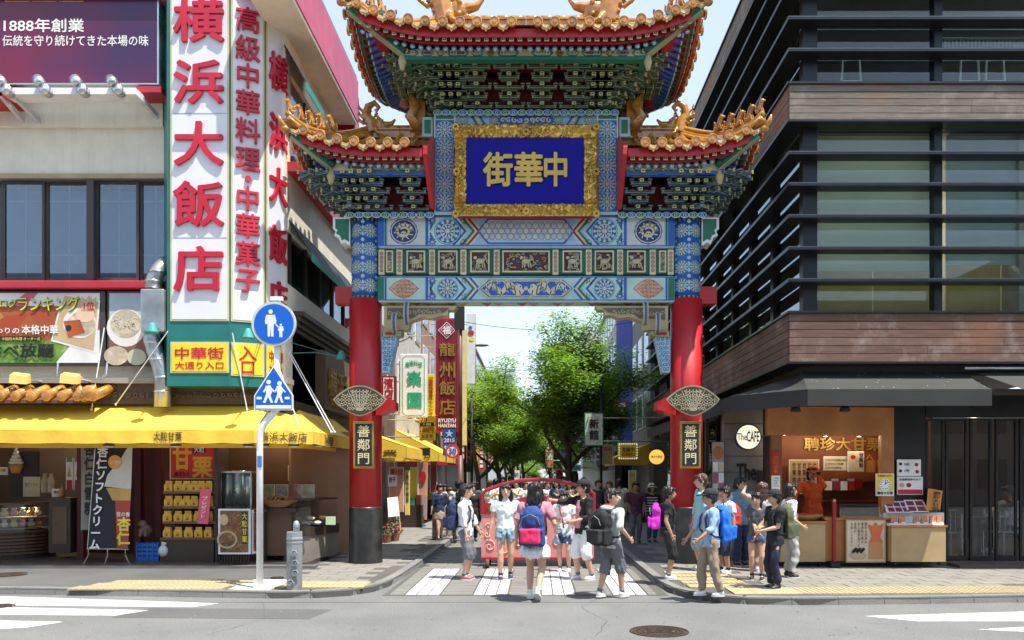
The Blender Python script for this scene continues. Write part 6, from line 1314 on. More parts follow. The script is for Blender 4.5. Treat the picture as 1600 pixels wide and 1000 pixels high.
for i in range(9):
    px = 1287+(i % 5)*12.5; py = (764, 764)[0]; o = bxt(px, py-16+(i//5)*0, px+11, py, 14.85-(i//5)*.06, .05) if i < 5 else bxt(1290+(i-5)*12, 752, 1300+(i-5)*12, 766, 14.78, .05); props(o.obj('gift_box', (red, white, C('box crimson', .3, .02, .05), white)[i % 4]), '%s gift box, %s from the left in the %s row on the stall shelf' % (('red', 'white', 'crimson', 'pale')[i % 4], ORD[i % 5], 'back' if i < 5 else 'front'), 'gift box', 'gift boxes on the stall shelf')
for i, px in enumerate((1360, 1381)):
    m = M(); p = W(px, 738, 14.8); m.box(p.x-.09, p.x+.09, p.y, p.y+.08, p.z, p.z+.22); m.tube([p+Vector((-.07, .04, .22)), p+Vector((0, .04, .32)), p+Vector((.07, .04, .22))], .012, 5); props(m.obj('chestnut_bag', C('bag orange', .5, .22, .06)), ['orange handled chestnut bag on the stall shelf, left one', 'orange handled chestnut bag on the stall shelf, right one'][i], 'bag')
# wooden counters
def counter(px0, py0, px1, py1, Y, d, label, mat=plw):
    t = thing('sales_counter', W((px0+px1)/2, py1, Y), label, 'counter'); z0, z1 = fz(py1-3, Y), fz(py0, Y); x0, x1 = fx(px0, Y), fx(px1, Y)
    m = M(); m.box(x0, x1, Y, Y+d, z0, z1-.03); m.obj('body', mat, t, bevel=.004); m = M(); m.box(x0-.02, x1+.02, Y-.02, Y+d, z1-.028, z1+.005); m.obj('counter_top', orw, t)
    for x in (x0+.08, x1-.08):
        for y in (Y+.06, Y+d-.06): m = M(); m.smooth = True; m.lathe([(.035, -.02), (.035, .02)], (x, y, z0-.035), 12, ax='x'); m.obj('caster', blk, t)
    return t
c1 = counter(1218, 815, 1290, 881, 13.45, .55, 'plywood counter with a wicker tray behind the school group')
c2 = counter(1290, 810, 1393, 880, 13.5, .5, 'middle plywood counter with the red chestnut bag poster', orw); c3 = counter(1393, 821, 1478, 881, 13.3, .5, 'right plywood counter with white step display on top')
s1 = SN(1322, 812, 1384, 879, 13.42, C('poster cream', .62, .52, .38), 'chestnut bag poster on the middle stall counter', 'poster', edge=plw); a = Art(planar(13.413)); ro_ = C('print bag red', .62, .14, .05, rough=.4)
a.p([(1357, 873), (1380, 873), (1379, 845), (1358, 845)], C('print bag', .5, .24, .1), 2); a.p([(1358, 847), (1379, 847), (1375, 838), (1362, 838)], ro_, 3); a.p([(1362, 838), (1375, 838), (1381, 818), (1372, 822), (1368, 815), (1364, 822), (1356, 819)], ro_, 3); a.disc(1341, 868, 13, C('print basket', .45, .36, .22), 2, 18, 6)
for i in range(9): a.disc(1333+i*2, 862-(i % 3)*2, 2.6, brown, 3, 8)
a.obj('printed_picture', None, s1)
for i, s_ in enumerate(('聘珍大甘栗は', '最高級の栗の', '安心無添加です', '品質は', 'お試しください')): vtext(s_, (1351-i*5.5, 816, 1355-i*5.5, 816+len(s_)*5.6), 13.41, vb, s1, .01, .001)
t = thing('red_pole', W(1304, 883, 13.4), 'thin red wooden pole standing beside the middle counter', 'pole'); m = M(); m.pbox(1301.5, 784, 1306.5, 878, 13.4, .05); m.obj('shaft', dred, t); m = M(); m.pbox(1302, 780, 1306, 784, 13.4, .05); m.obj('cap', gold, t); m = M(); m.box(fx(1297, 13.4), fx(1311, 13.4), 13.35, 13.5, PZ, PZ+.08); m.obj('foot', blk, t)
t = thing('sneeze_guard', W(1342, 810, 13.5), 'clear plastic guard standing on the middle stall counter', 'screen'); m = M(); m.pbox(1312, 787, 1376, 809, 13.56, .006); m.pbox(1312, 787, 1313.5, 809, 13.57, .3); m.obj('pane', gl_case, t)
t = thing('wicker_tray', W(1262, 815, 13.6), 'wide wicker tray of red packets on the left stall counter', 'tray'); m = M(); m.smooth = True; m.lathe([(.20, 0), (.33, .10), (.34, .11), (.30, .10), (.19, .03)], W(1255, 814, 13.8), 22); m.obj('tray', C('pale wicker', .52, .36, .16, rough=.7, bump=1, bsc=60), t); m = M(); m.ball(W(1255, 806, 13.8), (.24, .24, .05), 12, 6); m.obj('contents', red, t)
t = thing('step_display', W(1428, 822, 13.35), 'white stepped display box on the right counter', 'display'); m = M(); m.pbox(1381, 801, 1475, 818, 13.6, .18); m.obj('upper_step', white, t); m = M(); m.pbox(1390, 818, 1475, 822, 13.32, .28); m.obj('lower_step', white, t)
for i, (a0, b0, c0, d0) in enumerate(((1386, 783, 1419, 801), (1418, 781, 1444, 800))):
    t = thing('sweet_box', W((a0+b0)/2 if 0 else (a0+c0)/2, d0, 13.55), ['open box of six dark red sweets tilted on the white display, the larger', 'smaller open box of red sweets beside the larger one on the display'][i], 'box', 'boxes of red sweets'); p, q = W(a0, d0, 13.5), W(c0, b0, 13.68)
    m = M(); m.hexa([(p.x, p.y, p.z), (q.x, p.y, p.z), (q.x, p.y+.03, p.z), (p.x, p.y+.03, p.z), (p.x+.02, q.y, q.z), (q.x-.02, q.y, q.z), (q.x-.02, q.y+.03, q.z), (p.x+.02, q.y+.03, q.z)]); m.obj('tray', white, t); n = 3-i
    for u in range(n):
        for v in range(2):
            m = M(); x0 = p.x+.04+(q.x-p.x-.06)*u/n; x1 = x0+(q.x-p.x-.06)/n*.8; f0, f1 = .1+.45*v, .45+.45*v; A = lambda x, f: Vector((x, p.y+(q.y-p.y)*f-.012, p.z+(q.z-p.z)*f)); m.prism([A(x0, f0), A(x1, f0), A(x1, f1), A(x0, f1)], (0, .02, 0)); m.obj('sweet', C('sweet maroon', .22, .05, .06, rough=.3), t)
for i, px in enumerate((1397, 1409, 1432, 1444, 1457, 1468)):
    p = W(px, 820, 13.4); m = M(); m.mat(C('snack bag orange', .50, .20, .08, rough=.35, var=.4, sc=30)); m.hexa([p+Vector(v) for v in ((-.055, -.03, 0), (.055, -.03, 0), (.055, .03, 0), (-.055, .03, 0), (-.05, 0, .15), (.05, 0, .15), (.05, .015, .15), (-.05, .015, .15))]); m.mat(white); m.box(p.x-.02, p.x+.045, p.y-.04, p.y-.035, p.z+.01, p.z+.05); props(m.obj('snack_bag'), 'orange snack bag with white label, %s from the left on the right counter' % ORD[i], 'bag', 'orange snack bags on the right counter')
t = thing('lantern_box', W(1459, 799, 13.5), 'tilted orange wooden lantern sign with black vertical writing on the right counter', 'sign'); m = M(); m.hexa([W(1447, 798, 13.5), W(1469, 796, 13.45), W(1469, 796, 13.7), W(1447, 798, 13.7), W(1450, 763, 13.5), W(1473, 767, 13.45), W(1473, 767, 13.7), W(1450, 763, 13.7)]); m.obj('box', C('lantern orange', .6, .25, .05), t)
for i, ch in enumerate('聘珍大甘栗'): text(ch, (1455+3.2-i*.6, 768+i*6, 1468+2-i*.6, 774+i*6), 13.44, blk, t, .03, .001, 'em', 'character')
s1 = SN(1369, 740, 1397, 775, 13.5, C('notice yellow', .75, .6, .04), 'yellow framed clock face card hanging on the stall post', 'sign'); a = Art(planar(13.496)); a.disc(1383, 757, 9, white, 1, 16, 9.5)
for k in range(12): t = k*.5236; a.line([(1383+6*math.cos(t), 757-6*math.sin(t)), (1383+8*math.cos(t), 757-8*math.sin(t))], 1, blk, 2)
a.line([(1383, 757), (1383, 751)], 1, blk, 3); a.line([(1383, 757), (1387, 753)], 1.2, red, 3); a.rect(1370.5, 766.5, 1395.5, 774, white, 2); a.obj('clock_print', None, s1); text('聘珍大甘栗', (1371, 768, 1395, 773), 13.487, blk, s1, .03, .001); text('全国発送できます', (1372, 742, 1394, 745), 13.49, red, s1, .02, .001)
s1 = SN(1402, 718, 1439, 744, 13.65, white, 'white card sign with two printed lines on the black panel', 'sign'); text('10時', (1413, 723, 1421, 728), 13.643, blk, s1, .01, .001); text('17時', (1413, 733, 1421, 738), 13.643, blk, s1, .01, .001); a = Art(planar(13.646)); a.disc(1407, 725, 2.5, blk, 1, 8); a.disc(1407, 736, 2.5, blk, 1, 8); a.disc(1432, 726, 3, red, 1, 8); a.disc(1433, 737, 3, red, 1, 8); a.obj('print', None, s1)
s1 = SN(1402, 745, 1442, 773, 13.65, white, 'white card with red bottom and sweets pictures on the black panel', 'sign'); text('全国発送承ります', (1405, 747.5, 1439, 751), 13.64, blk, s1, .02, .001); a = Art(planar(13.646)); a.rect(1403, 765, 1441, 772, C('card crimson', .5, .02, .06), 1)
for k in range(3): a.disc(1409+k*11, 758, 4, (tan, red, white)[k], 1, 10, 3.5)
a.obj('print', None, s1)
# cafe name disc, script, posters
t = thing('round_sign', W(1168, 704, 13.8), 'round cream lit sign reading The CAFE on a black bracket', 'sign'); m = M(); m.smooth = True; c = W(1168, 683, 13.8); m.lathe([(.225, -.06), (.225, .06)], c, 32, ax='y'); m.obj('rim', blk, t); m = M(); m.lathe([(.205, -.066), (.205, -.05)], c, 32, ax='y'); m.obj('face', mt('lit cream', (.85, .78, .6), emit=(1, .85, .6, .35)), t)
text('The', (1152, 677, 1167, 688), 13.73, blk, t, .015, .002); text('CAFE', (1167, 674, 1186, 690), 13.73, blk, t, .03, .002); m = M(); m.tube([c+Vector((.2, 0, 0)), c+Vector((.5, .3, .05))], .02, 6); m.obj('bracket', blk, t)
t = thing('script_sign', W(1178, 752, 14.5), 'black script lettering The on the grey siding wall', 'sign'); text('The', (1151, 725, 1181, 750), 14.57, blk, t, .03, .02); 
s1 = SN(1112, 690, 1132, 800, 14.3, C('notice board grey', .32, .31, .28), 'tall notice board of menus left of the cafe door', 'notice board', edge=blk); a = Art(planar(14.295)); a.disc(1122, 707, 8, C('board orange', .4, .15, .04), 1, 12, 11); a.obj('print', None, s1)
for j in range(8):
    m = M(); m.pbox(1114+(j % 2)*9, 722+(j//2)*17, 1122+(j % 2)*9, 737+(j//2)*17, 14.29, .004); m.obj('menu_sheet', (white, C('notice ivory'), pink)[j % 3], s1)
t = thing('wall_poster', W(1166, 790, 14.5), 'small dark framed poster on the grey siding wall', 'poster'); m = M(); m.pbox(1183, 735, 1193, 762, 14.5, .03); m.obj('frame', brown, t)
# folding glass doors
for i, (a0, b0) in enumerate(((1447, 1476), (1478, 1512), (1516, 1550), (1556, 1590), (1594, 1640), (1644, 1700), (1704, 1800))):
    Y = 13.75; x0, x1, z0, z1 = fx(a0, Y), fx(b0, Y), .15, 2.62; m = M(); t_ = .038
    for q in ((x0, x0+t_, z0, z1), (x1-t_, x1, z0, z1), (x0+t_, x1-t_, z0, z0+.1), (x0+t_, x1-t_, z1-t_, z1)): m.box(q[0], q[1], Y, Y+.05, q[2], q[3])
    d = Rp(m, 'glass_door', sh_); m = M(); m.box(x0+t_, x1-t_, Y+.02, Y+.03, z0+.1, z1-t_); m.obj('pane', glass('door glass', (.75, .76, .78), .55, .015), d)
m = M(); m.box(fx(1447, 13.7), XR, 13.7, 13.85, 2.64, 3.02); Rp(m, 'transom', sh_)
m = M(); m.box(fx(1490, 13.5), XR, 13.3, 13.7, PZ-.02, PZ+.05); Rp(m, 'step', C('brown step', .12, .07, .05))
def cafe_chair(px, Y, lab):
    t = thing('cafe_chair', (fx(px, Y), Y, .16), lab, 'chair', 'metal cafe chairs inside the glass doors'); x, z = fx(px, Y), .16; m = M()
    m.tube([(x-.2, Y, z), (x-.2, Y, z+.8), (x-.14, Y, z+.86), (x+.14, Y, z+.86), (x+.2, Y, z+.8), (x+.2, Y, z)], .014, 6); m.obj('back_frame', steel, t)
    for k in range(3): m = M(); m.tube([(x-.09+.09*k, Y, z+.45), (x-.09+.09*k, Y, z+.85)], .008, 5); m.obj('spindle', steel, t)
    m = M(); m.box(x-.2, x+.2, Y, Y+.38, z+.44, z+.46); m.obj('seat', steel, t)
    for sx in (-1, 1): m = M(); m.tube([(x+sx*.19, Y+.36, z), (x+sx*.19, Y+.36, z+.44)], .012, 5); m.obj('leg', steel, t)
cafe_chair(1485, 14.3, 'metal bow back chair inside the left glass doors'); cafe_chair(1570, 14.4, 'metal bow back chair in front of the seated man in white')
t = thing('cafe_table', (fx(1530, 14.6), 14.6, .16), 'small dark table with a drink can behind the glass doors', 'table'); m = M(); m.box(fx(1490, 14.6), fx(1562, 14.6), 14.4, 15.0, .84, .87); m.obj('tabletop', brown, t); m = M(); m.tube([(fx(1530, 14.7), 14.7, .16), (fx(1530, 14.7), 14.7, .84)], .03, 8); m.obj('leg', blk, t)
m = M(); m.smooth = True; m.lathe([(.033, 0), (.035, .02), (.035, .15), (.03, .17)], (fx(1537, 14.5), 14.5, .87), 12); props(m.obj('drink_can', C('can cream', .6, .55, .4)), 'tall pale drink can on the cafe table behind glass', 'can')

def point(name, loc, power, col=(1, .78, .5), r=.05):
    l = bpy.data.lights.new(name, 'POINT'); l.energy = power; l.color = col; l.shadow_soft_size = r; o = link(bpy.data.objects.new(name, l)); o.location = loc
for px in (1225, 1290, 1342): point('stall_downlight', W(px, 684, 14.5), 4.5)
point('cafe_light', W(1520, 672, 16), 12); point('cafe_light', W(1640, 672, 17), 12); point('case_light', (fx(40, 14.5), 14.5, 1.09), 3.5); point('shop_light', (fx(60, 15.6), 15.6, 2.7), 38); point('shop_light', (fx(420, 14.7), 14.7, 2.75), 20); point('room_fill', (6.5, 15.6, 6.9), 60, (1, .9, .7)); point('room_fill', (9.4, 15.6, 6.9), 60, (1, .9, .7))  # the two upper room points are added fill to brighten the blinds
# ================= buildings across the road, behind the viewer (seen in the panes) =================
for i, (x0, x1, y0, h, c) in enumerate(((-40, -16, -17, 13, (.32, .29, .25)), (-15.8, -3, -16, 10, (.40, .38, .35)), (-2.8, 9, -17, 15, (.22, .2, .2)), (9.2, 26, -16, 11, (.36, .30, .24)), (26.3, 50, -17, 14, (.3, .3, .32)))):
    t = thing('opposite_building', ((x0+x1)/2, y0, 0), ('beige wide', 'cream five metre set back', 'dark tall', 'tan low', 'grey corner')[i]+' office building across the road behind the viewer', 'building', 'buildings across the road')
    m = M(); m.box(x0, x1, y0-10, y0, 0, h); m.obj('wall', C('far wall %d' % i, *c, rough=.8), t); m = M()
    for r in range(int(h/3)):
        for k in range(int((x1-x0)/2.4)): m.box(x0+.5+k*2.4, x0+2.1+k*2.4, y0, y0+.05, .9+r*3, 2.5+r*3)
    m.obj('window_glass', C('far pane', .03, .04, .05, rough=.15), t, kind='stuff')
# ================= the street beyond the gate =================
def flatw(name, par, x0, x1, y, z0, z1, mat, d=.03): m = M(); m.box(x0, x1, y, y+d, z0, z1); return m.obj(name, mat, par)
def row_building(side, y0, y1, h, col, label, floors=3, win=C('dark pane', .04, .05, .06, rough=.12), x=4.35, rec=0, trim=None):
    s = side; X = s*x; t = thing('street_building', (s*(x+3), (y0+y1)/2, 0), label, 'building'); m = M(); m.box(X, s*(x+7), y0, y1, 0, h); m.obj('wall', C(label[:24], *col, rough=.8, streak=.15), t)
    x = 3.6 if floors == 0 else x; X = s*x; fh = (h-3)/max(1, floors); n = max(1, int((y1-y0)/1.6))
    for f in range(floors):
        for k in range(n):
            ya = y0+(y1-y0)*(k+.2)/n; yb = y0+(y1-y0)*(k+.8)/n; z0 = 3+fh*(f+.25); z1 = 3+fh*(f+.8); m = M(); m.box(X-s*.03, X+s*.02, ya-.05, yb+.05, z0-.05, z1+.05); w = m.obj('window', white, t); m = M(); m.box(X-s*.04, X-s*.031, ya, yb, z0, z1); m.obj('pane', win, w)
        xa = X+s*.5
        for k in range(2): m = M(); m.box(X+s*(.6+k*2), X+s*(1.9+k*2), y0-.02, y0+.02, 3+fh*(f+.25), 3+fh*(f+.8)); w = m.obj('window', win, t)
    m = M(); m.box(X-s*.12, s*(x+7.02), y0-.03, y1+.01, h, h+.18); m.obj('parapet', trim or C(label[:24]), t)
    m = M(); m.box(X-s*.01, X+s*.3, y0+.2, y1-.2, .1, 2.7); m.obj('shopfront', C('shop dark', .05, .035, .03, rough=.3), t); return t
LB = [(-1, 19.7, 24.5, 5.6, (.16, .11, .08), 'low brown shop building directly behind the left gate column', 1), (-1, 24.7, 30, 8.6, (.55, .53, .48), 'white upper storeyed shop behind the green lettered sign', 2), (-1, 30.2, 38, 9.0, (.35, .2, .15), 'brick coloured shop house behind the tall red sign', 3), (-1, 38.3, 50, 8.2, (.45, .44, .4), 'pale grey shop house with flat roof farther down the left side', 3), (-1, 50.4, 70, 10.5, (.4, .36, .3), 'tan block at the far left end of the street', 4),
      (1, 30.3, 36, 12.5, (.20, .20, .21), 'grey panelled block beyond the louvred building', 4), (1, 36.2, 43, 12, (.008, .02, .30), 'bright blue tower like building behind the right hand tree', 0), (1, 43.3, 55, 11.5, (.4, .38, .36), 'pale block behind the column of coloured signs', 4), (1, 55.4, 75, 11, (.3, .26, .22), 'brown block at the far right end of the street', 4)]
for s_, a, b, h, c, l, f in LB: row_building(s_, a, b, h, c, l, f)
fb = thing('far_block', (-9, 122, 0), 'distant pale apartment block above the trees at the end of the street', 'building'); m = M(); m.box(-13.5, -3.2, 120, 130, 0, 17.5); m.obj('wall', C('far pale', .42, .45, .46), fb)
for r in range(5):
    for k in range(7): m = M(); m.box(-13+k*1.4, -12+k*1.4, 119.9, 119.99, 9.5+r*1.6, 10.4+r*1.6); m.obj('window', C('far window', .12, .16, .2, rough=.3), fb)
fb = thing('far_block', (15, 150, 0), 'distant block of slim towers closing the street on the right', 'building'); m = M(); m.box(6, 24, 150, 160, 0, 22); m.box(9, 12, 150, 155, 22, 29); m.obj('wall', C('far pale'), fb)
for r in range(6):
    for k in range(9): m = M(); m.box(6.6+k*1.9, 7.8+k*1.9, 149.9, 149.99, 3+r*3, 4.6+r*3); m.obj('window', C('far window'), fb)
# signs hanging over the left side
def hang(px0, py0, px1, py1, Y, mat, label, edge=white, d=.18, cat='sign', arm=True):
    t = thing('hanging_sign', W((px0+px1)/2, py1, Y), label, cat); m = M(); m.pbox(px0, py0, px1, py1, Y, d); m.obj('sign_box', edge, t, bevel=.01); m = M(); e = (px1-px0)*.05; m.pbox(px0+e, py0+e, px1-e, py1-e, Y-.004, .01); m.obj('printed_face', mat, t)
    if arm:
        m = M(); s = -1 if px0 < 838 else 1
        for v in (.15, .85): z = fz(py0+(py1-py0)*v, Y); m.tube([(fx((px0+px1)/2, Y), Y+d/2, z), (s*4.4, Y+d/2, z)], .02, 6)
        m.obj('arm', steel, t)
    return t
gr = C('sign green', .01, .38, .18)
t = hang(625, 553, 667, 652, 22, white, 'white light box sign with green border and two big green characters'); a = Art(planar(21.994)); a.line([(629, 560), (634, 556), (658, 556), (663, 560), (663, 645), (658, 649), (634, 649), (629, 645), (629, 560)], .9, gr, 2); a.obj('border_print', None, t)
text('楽', (636, 580, 658, 603), 21.985, gr, t, .04, .002); text('園', (637, 614, 658, 637), 21.985, gr, t, .04, .002)
for i, ch in enumerate('廣東料理'): text(ch, (633+i*6.6, 565-(i in (1, 2))*2, 640+i*6.6, 573-(i in (1, 2))*2), 21.985, gr, t, .02, .002, 'em', 'character')
t = hang(596, 587, 618, 628, 20.5, dred, 'red framed sign with big red characters half hidden by the left column', edge=brown); m = M(); m.pbox(599, 590, 615, 625, 20.49, .01); m.obj('inner_panel', white, t); text('濱', (600, 591, 614, 607), 20.485, red, t, .05, .002); text('店', (600, 608, 614, 624), 20.485, red, t, .05, .002)
sy = C('shop sign yellow', .75, .55, .02)
t = hang(668, 585, 679, 658, 23.5, sy, 'narrow yellow vertical sign of red letters beside the green lettered sign', edge=sy); vtext('中国料理世界チャンピオン', (669.5, 588, 677, 656), 23.48, red, t, .03, .002)
t = hang(655, 650, 679, 688, 23.3, sy, 'yellow price sign with a black band reading one hundred yen', edge=sy); m = M(); m.pbox(656, 660, 678, 666, 23.285, .01); m.obj('black_band', blk, t); text('1個', (662, 661, 673, 665), 23.28, white, t, .03, .002); text('100円', (657, 668, 677, 676), 23.28, red, t, .04, .002); text('70', (657, 653, 667, 659), 23.28, red, t, .03, .002); text('ちまき', (658, 679, 676, 684), 23.28, blk, t, .02, .002)
rs = C('ribbed sign red', .26, .018, .04, rough=.5)
t = hang(681, 497, 716, 675, 26, rs, 'tall ribbed dark red sign with gold characters and a white diamond emblem', edge=dred, d=.25)
for k in range(12): m = M(); m.pbox(682+k*2.9, 498, 683+k*2.9, 674, 25.975, .03); m.obj('rib', rs, t)
a = Art(planar(25.97)); q = lambda r, mm, l: a.p([(698+r, 516), (698, 516-r), (698-r, 516), (698, 516+r)], mm, l); q(13.5, white, 1); q(12.3, rs, 2); q(9.5, white, 3); q(8.8, C('emblem red', .5, .02, .06), 4); a.obj('diamond_emblem', None, t); text('福', (692, 510, 704, 522), 25.955, white, t, .04, .002)
for ch, y0, y1 in (('龍', 536, 556), ('州', 566, 590), ('飯', 596, 617), ('店', 624, 648)): text(ch, (687, y0, 711, y1), 25.96, goldp, t, .025, .02, name='character')
text('RYUSYU', (685, 654, 712, 660), 25.96, white, t, .03, .004); text('HANTAN', (685, 662, 712, 667.5), 25.96, white, t, .03, .004)
t = hang(722, 515, 729, 696, 30, C('cream sign', .6, .52, .28), 'thin cream and yellow vertical sign behind the brown pole', edge=sy)
t = hang(729, 490, 743, 600, 33, C('pale sign', .6, .64, .66), 'white vertical light box sign with a small picture, top of the street view', edge=steel); a = Art(planar(32.98)); a.disc(736, 520, 5, red, 1, 10, 4); a.disc(735, 512, 3, blue, 1, 8); a.disc(737, 530, 4, sy, 1, 10, 3); a.obj('print', None, t)
# brown pole with speed sign and banner
t = thing('sign_pole', W(719, 846, 22.5), 'tall brown street pole carrying a speed limit sign and a blue banner', 'pole'); x = fx(719, 22.5); bp = C('pole brown', .13, .055, .045, rough=.5)
m = M(); m.smooth = True; m.tube([(x, 22.5, .09), (x, 22.5, 2.2)], .085, 12); m.tube([(x, 22.5, 2.2), (x, 22.5, 6.3)], .06, 12); m.obj('shaft', bp, t); m = M(); m.box(x-.16, x+.12, 22.4, 22.6, 5.75, 6.4); m.obj('lamp_box', blk, t)
m = M(); m.lathe([(.19, -.01), (.19, .01)], (fx(707, 22.3), 22.3, fz(705, 22.3)), 28, ax='y'); m.obj('sign_plate', white, t); c = (707, 705); a = Art(planar(22.285)); a.ring(*c, 11.2, 3, C('traffic red', .65, .02, .02), 1, 28); a.obj('red_ring', None, t); text('30', (701.5, 700.5, 712.5, 709.5), 22.28, C('traffic blue', .01, .09, .45), t, .04, .002)
m = M(); m.tube([(fx(707, 22.3), 22.32, fz(705, 22.3)), (x, 22.5, fz(705, 22.3))], .02, 6); m.tube([(fx(692, 22.5), 22.5, fz(668, 22.5)), (x, 22.5, fz(668, 22.5))], .012, 5); m.obj('arm', bp, t)
m = M(); m.pbox(692, 668, 712, 712, 22.5, .01); m.obj('banner', C('banner navy', .02, .06, .25), t); text('2015', (694, 685, 710, 691), 22.49, white, t, .02, .001); text('★', (696, 671, 708, 683), 22.49, pblue, t, .02, .001); text('中華街', (694, 696, 710, 702), 22.49, white, t, .02, .001)
def lamp(px, py, Y, lab):
    t = thing('street_lamp', (fx(px, Y), Y, 0), lab, 'street lamp', 'street lamps'); x = fx(px, Y); z = fz(py, Y); s = 1 if px < 838 else -1; m = M(); m.smooth = True; m.tube([(x, Y, 0), (x, Y, z-.3), (x+s*.1, Y, z-.05), (x+s*.5, Y, z)], .05, 8); m.obj('shaft', bp, t); m = M(); m.smooth = True; m.ball((x+s*.7, Y, z+.02), (.32, .14, .07), 12, 7); m.obj('lamp_head', C('lamp grey', .2, .2, .18), t)
lamp(727, 540, 34, 'street lamp with flat oval head against the sky left of centre'); lamp(800, 690, 60, 'far thin street lamp between the trees in the street centre')
# left shop awnings and fronts
def yaw(x0, x1, y0, y1, z0, z1, mat, lab, txt=None):
    t = thing('awning', (x0, (y0+y1)/2, z0), lab, 'awning'); m = M(); m.hexa([(x0, y0, z1), (x0, y1, z1), (x0, y1, z1-.02), (x0, y0, z1-.02), (x1, y0, z0), (x1, y1, z0), (x1, y1, z0-.02), (x1, y0, z0-.02)]); m.box(x1-.01, x1+.01, y0, y1, z0-.28, z0); m.poly([(x0, y0, z1), (x1, y0, z0), (x1, y0, z0-.28), (x0, y0, z0-.28)]); m.obj('canopy', mat, t)
    if txt: text(txt, None, 0, vb, t, .02, .004, frame=(Vector(((x0+x1)/2, y0-.012, z0-.14)), abs(x1-x0)*.6, .12, 0))
yaw(-4.35, -3.2, 19.6, 22.3, 2.35, 2.75, yel, 'small yellow awning just behind the left gate column', '甘栗'); yaw(-4.35, -3.0, 24.5, 29.5, 2.35, 3.05, yel, 'sloping yellow awning beyond the price sign on the left', '大通り'); yaw(-4.35, -3.1, 30.5, 35, 2.3, 2.8, ledge, 'red awning farther along the left shops'); yaw(-4.35, -3.2, 38.5, 44, 2.4, 2.9, green, 'green awning far down the left side')
yaw(4.35, 3.0, 30.5, 35, 2.3, 2.85, yel, 'yellow awning beyond the charcoal awning on the right'); yaw(4.35, 3.2, 37, 43, 2.4, 2.9, C('awning blue', .02, .06, .3), 'blue awning on the right side of the street')
for i, (px0, py0, px1, py1, Y, mm, lab, tx) in enumerate(((608, 730, 631, 800, 20.2, C('poster salmon', .6, .3, .2), 'salmon ranking poster of the shop behind the left column', '第1位'), (633, 735, 640, 805, 20.6, sy, 'slim yellow vertical menu board behind the left column', '横浜中華街'), (641, 730, 652, 815, 23.8, sy, 'lime yellow door panel of the second shop on the left', ''), (672, 716, 683, 770, 25.5, C('poster maroon', .3, .05, .05), 'maroon menu panel under the yellow awning', '名菜'), (656, 700, 672, 712, 24.5, blk, 'black strip sign above the yellow awning', ''), (606, 742, 620, 760, 19.9, white, 'white picture notice behind the left column', '餃子'))):
    t = sign(px0, py0, px1, py1, Y, mm, lab, 'sign')
    if tx and py1-py0 > 40 and len(tx) > 3: vtext(tx, (px0+1, py0+6, px1-1, py1-20), Y-.01, vb, t, .03, .002)
    elif tx: text(tx, (px0+2, py0+3, px1-2, py0+12), Y-.01, red if i != 3 else goldp, t, .03, .002)
t = flag('nobori_banner', [(654, 722), (669, 722), (667, 812), (654, 812)], 24, C('nobori salmon', .55, .28, .2), 'salmon and grey upright banner standing before the second left shop'); a = Art(planar(23.96)); a.rect(655, 775, 666, 808, C('nobori grey', .3, .3, .32), 1); a.disc(661, 745, 5, red, 1, 10, 9); a.obj('print', None, t); m = M(); m.tube([W(653, 718, 24), W(653, 830, 24)], .015, 6); m.obj('shaft', white, t); m = M(); m.lathe([(.2, 0), (.2, .06), (.05, .1)], (fx(655, 24), 24, .09), 14); m.obj('base', C('base blue', .05, .12, .3), t)
t = thing('easel_board', W(616, 830, 18.4), 'white menu board on a small wooden easel by the left shop', 'easel'); m = M(); m.prism([W(607, 808, 18.4), W(624, 806, 18.4), W(621, 776, 18.6), W(605, 778, 18.6)], (0, .03, 0)); m.obj('board', white, t)
for a_, b_ in (((607, 790), (606, 829)), ((622, 790), (626, 829)), ((614, 778), (617, 820))): m = M(); m.tube([W(*a_, 18.65), W(*b_, 18.45)], .015, 5); m.obj('leg', plw, t)
for k in range(2):
    t = thing('flower_pot', (fx(603+k*14, 18.3+k*.5), 18.3+k*.5, PZ), ['pot of red flowers beside the left column base', 'pot of mixed flowers under the easel'][k], 'plant'); m = M(); p = WL[t]; m.lathe([(.09, 0), (.13, .2)], p, 12); m.obj('pot', C('terracotta', .3, .12, .07), t)
    m = M(); rr = random.Random(k)
    for i in range(50): c = p+Vector((rr.gauss(0, .09), rr.gauss(0, .09), .3+rr.gauss(0, .08))); m.mat((red, green, C('leaf pot', .06, .2, .03), pink)[i % 4]); m.ball(c, .03, 5, 4)
    m.obj('flowers', None, t, kind='stuff')
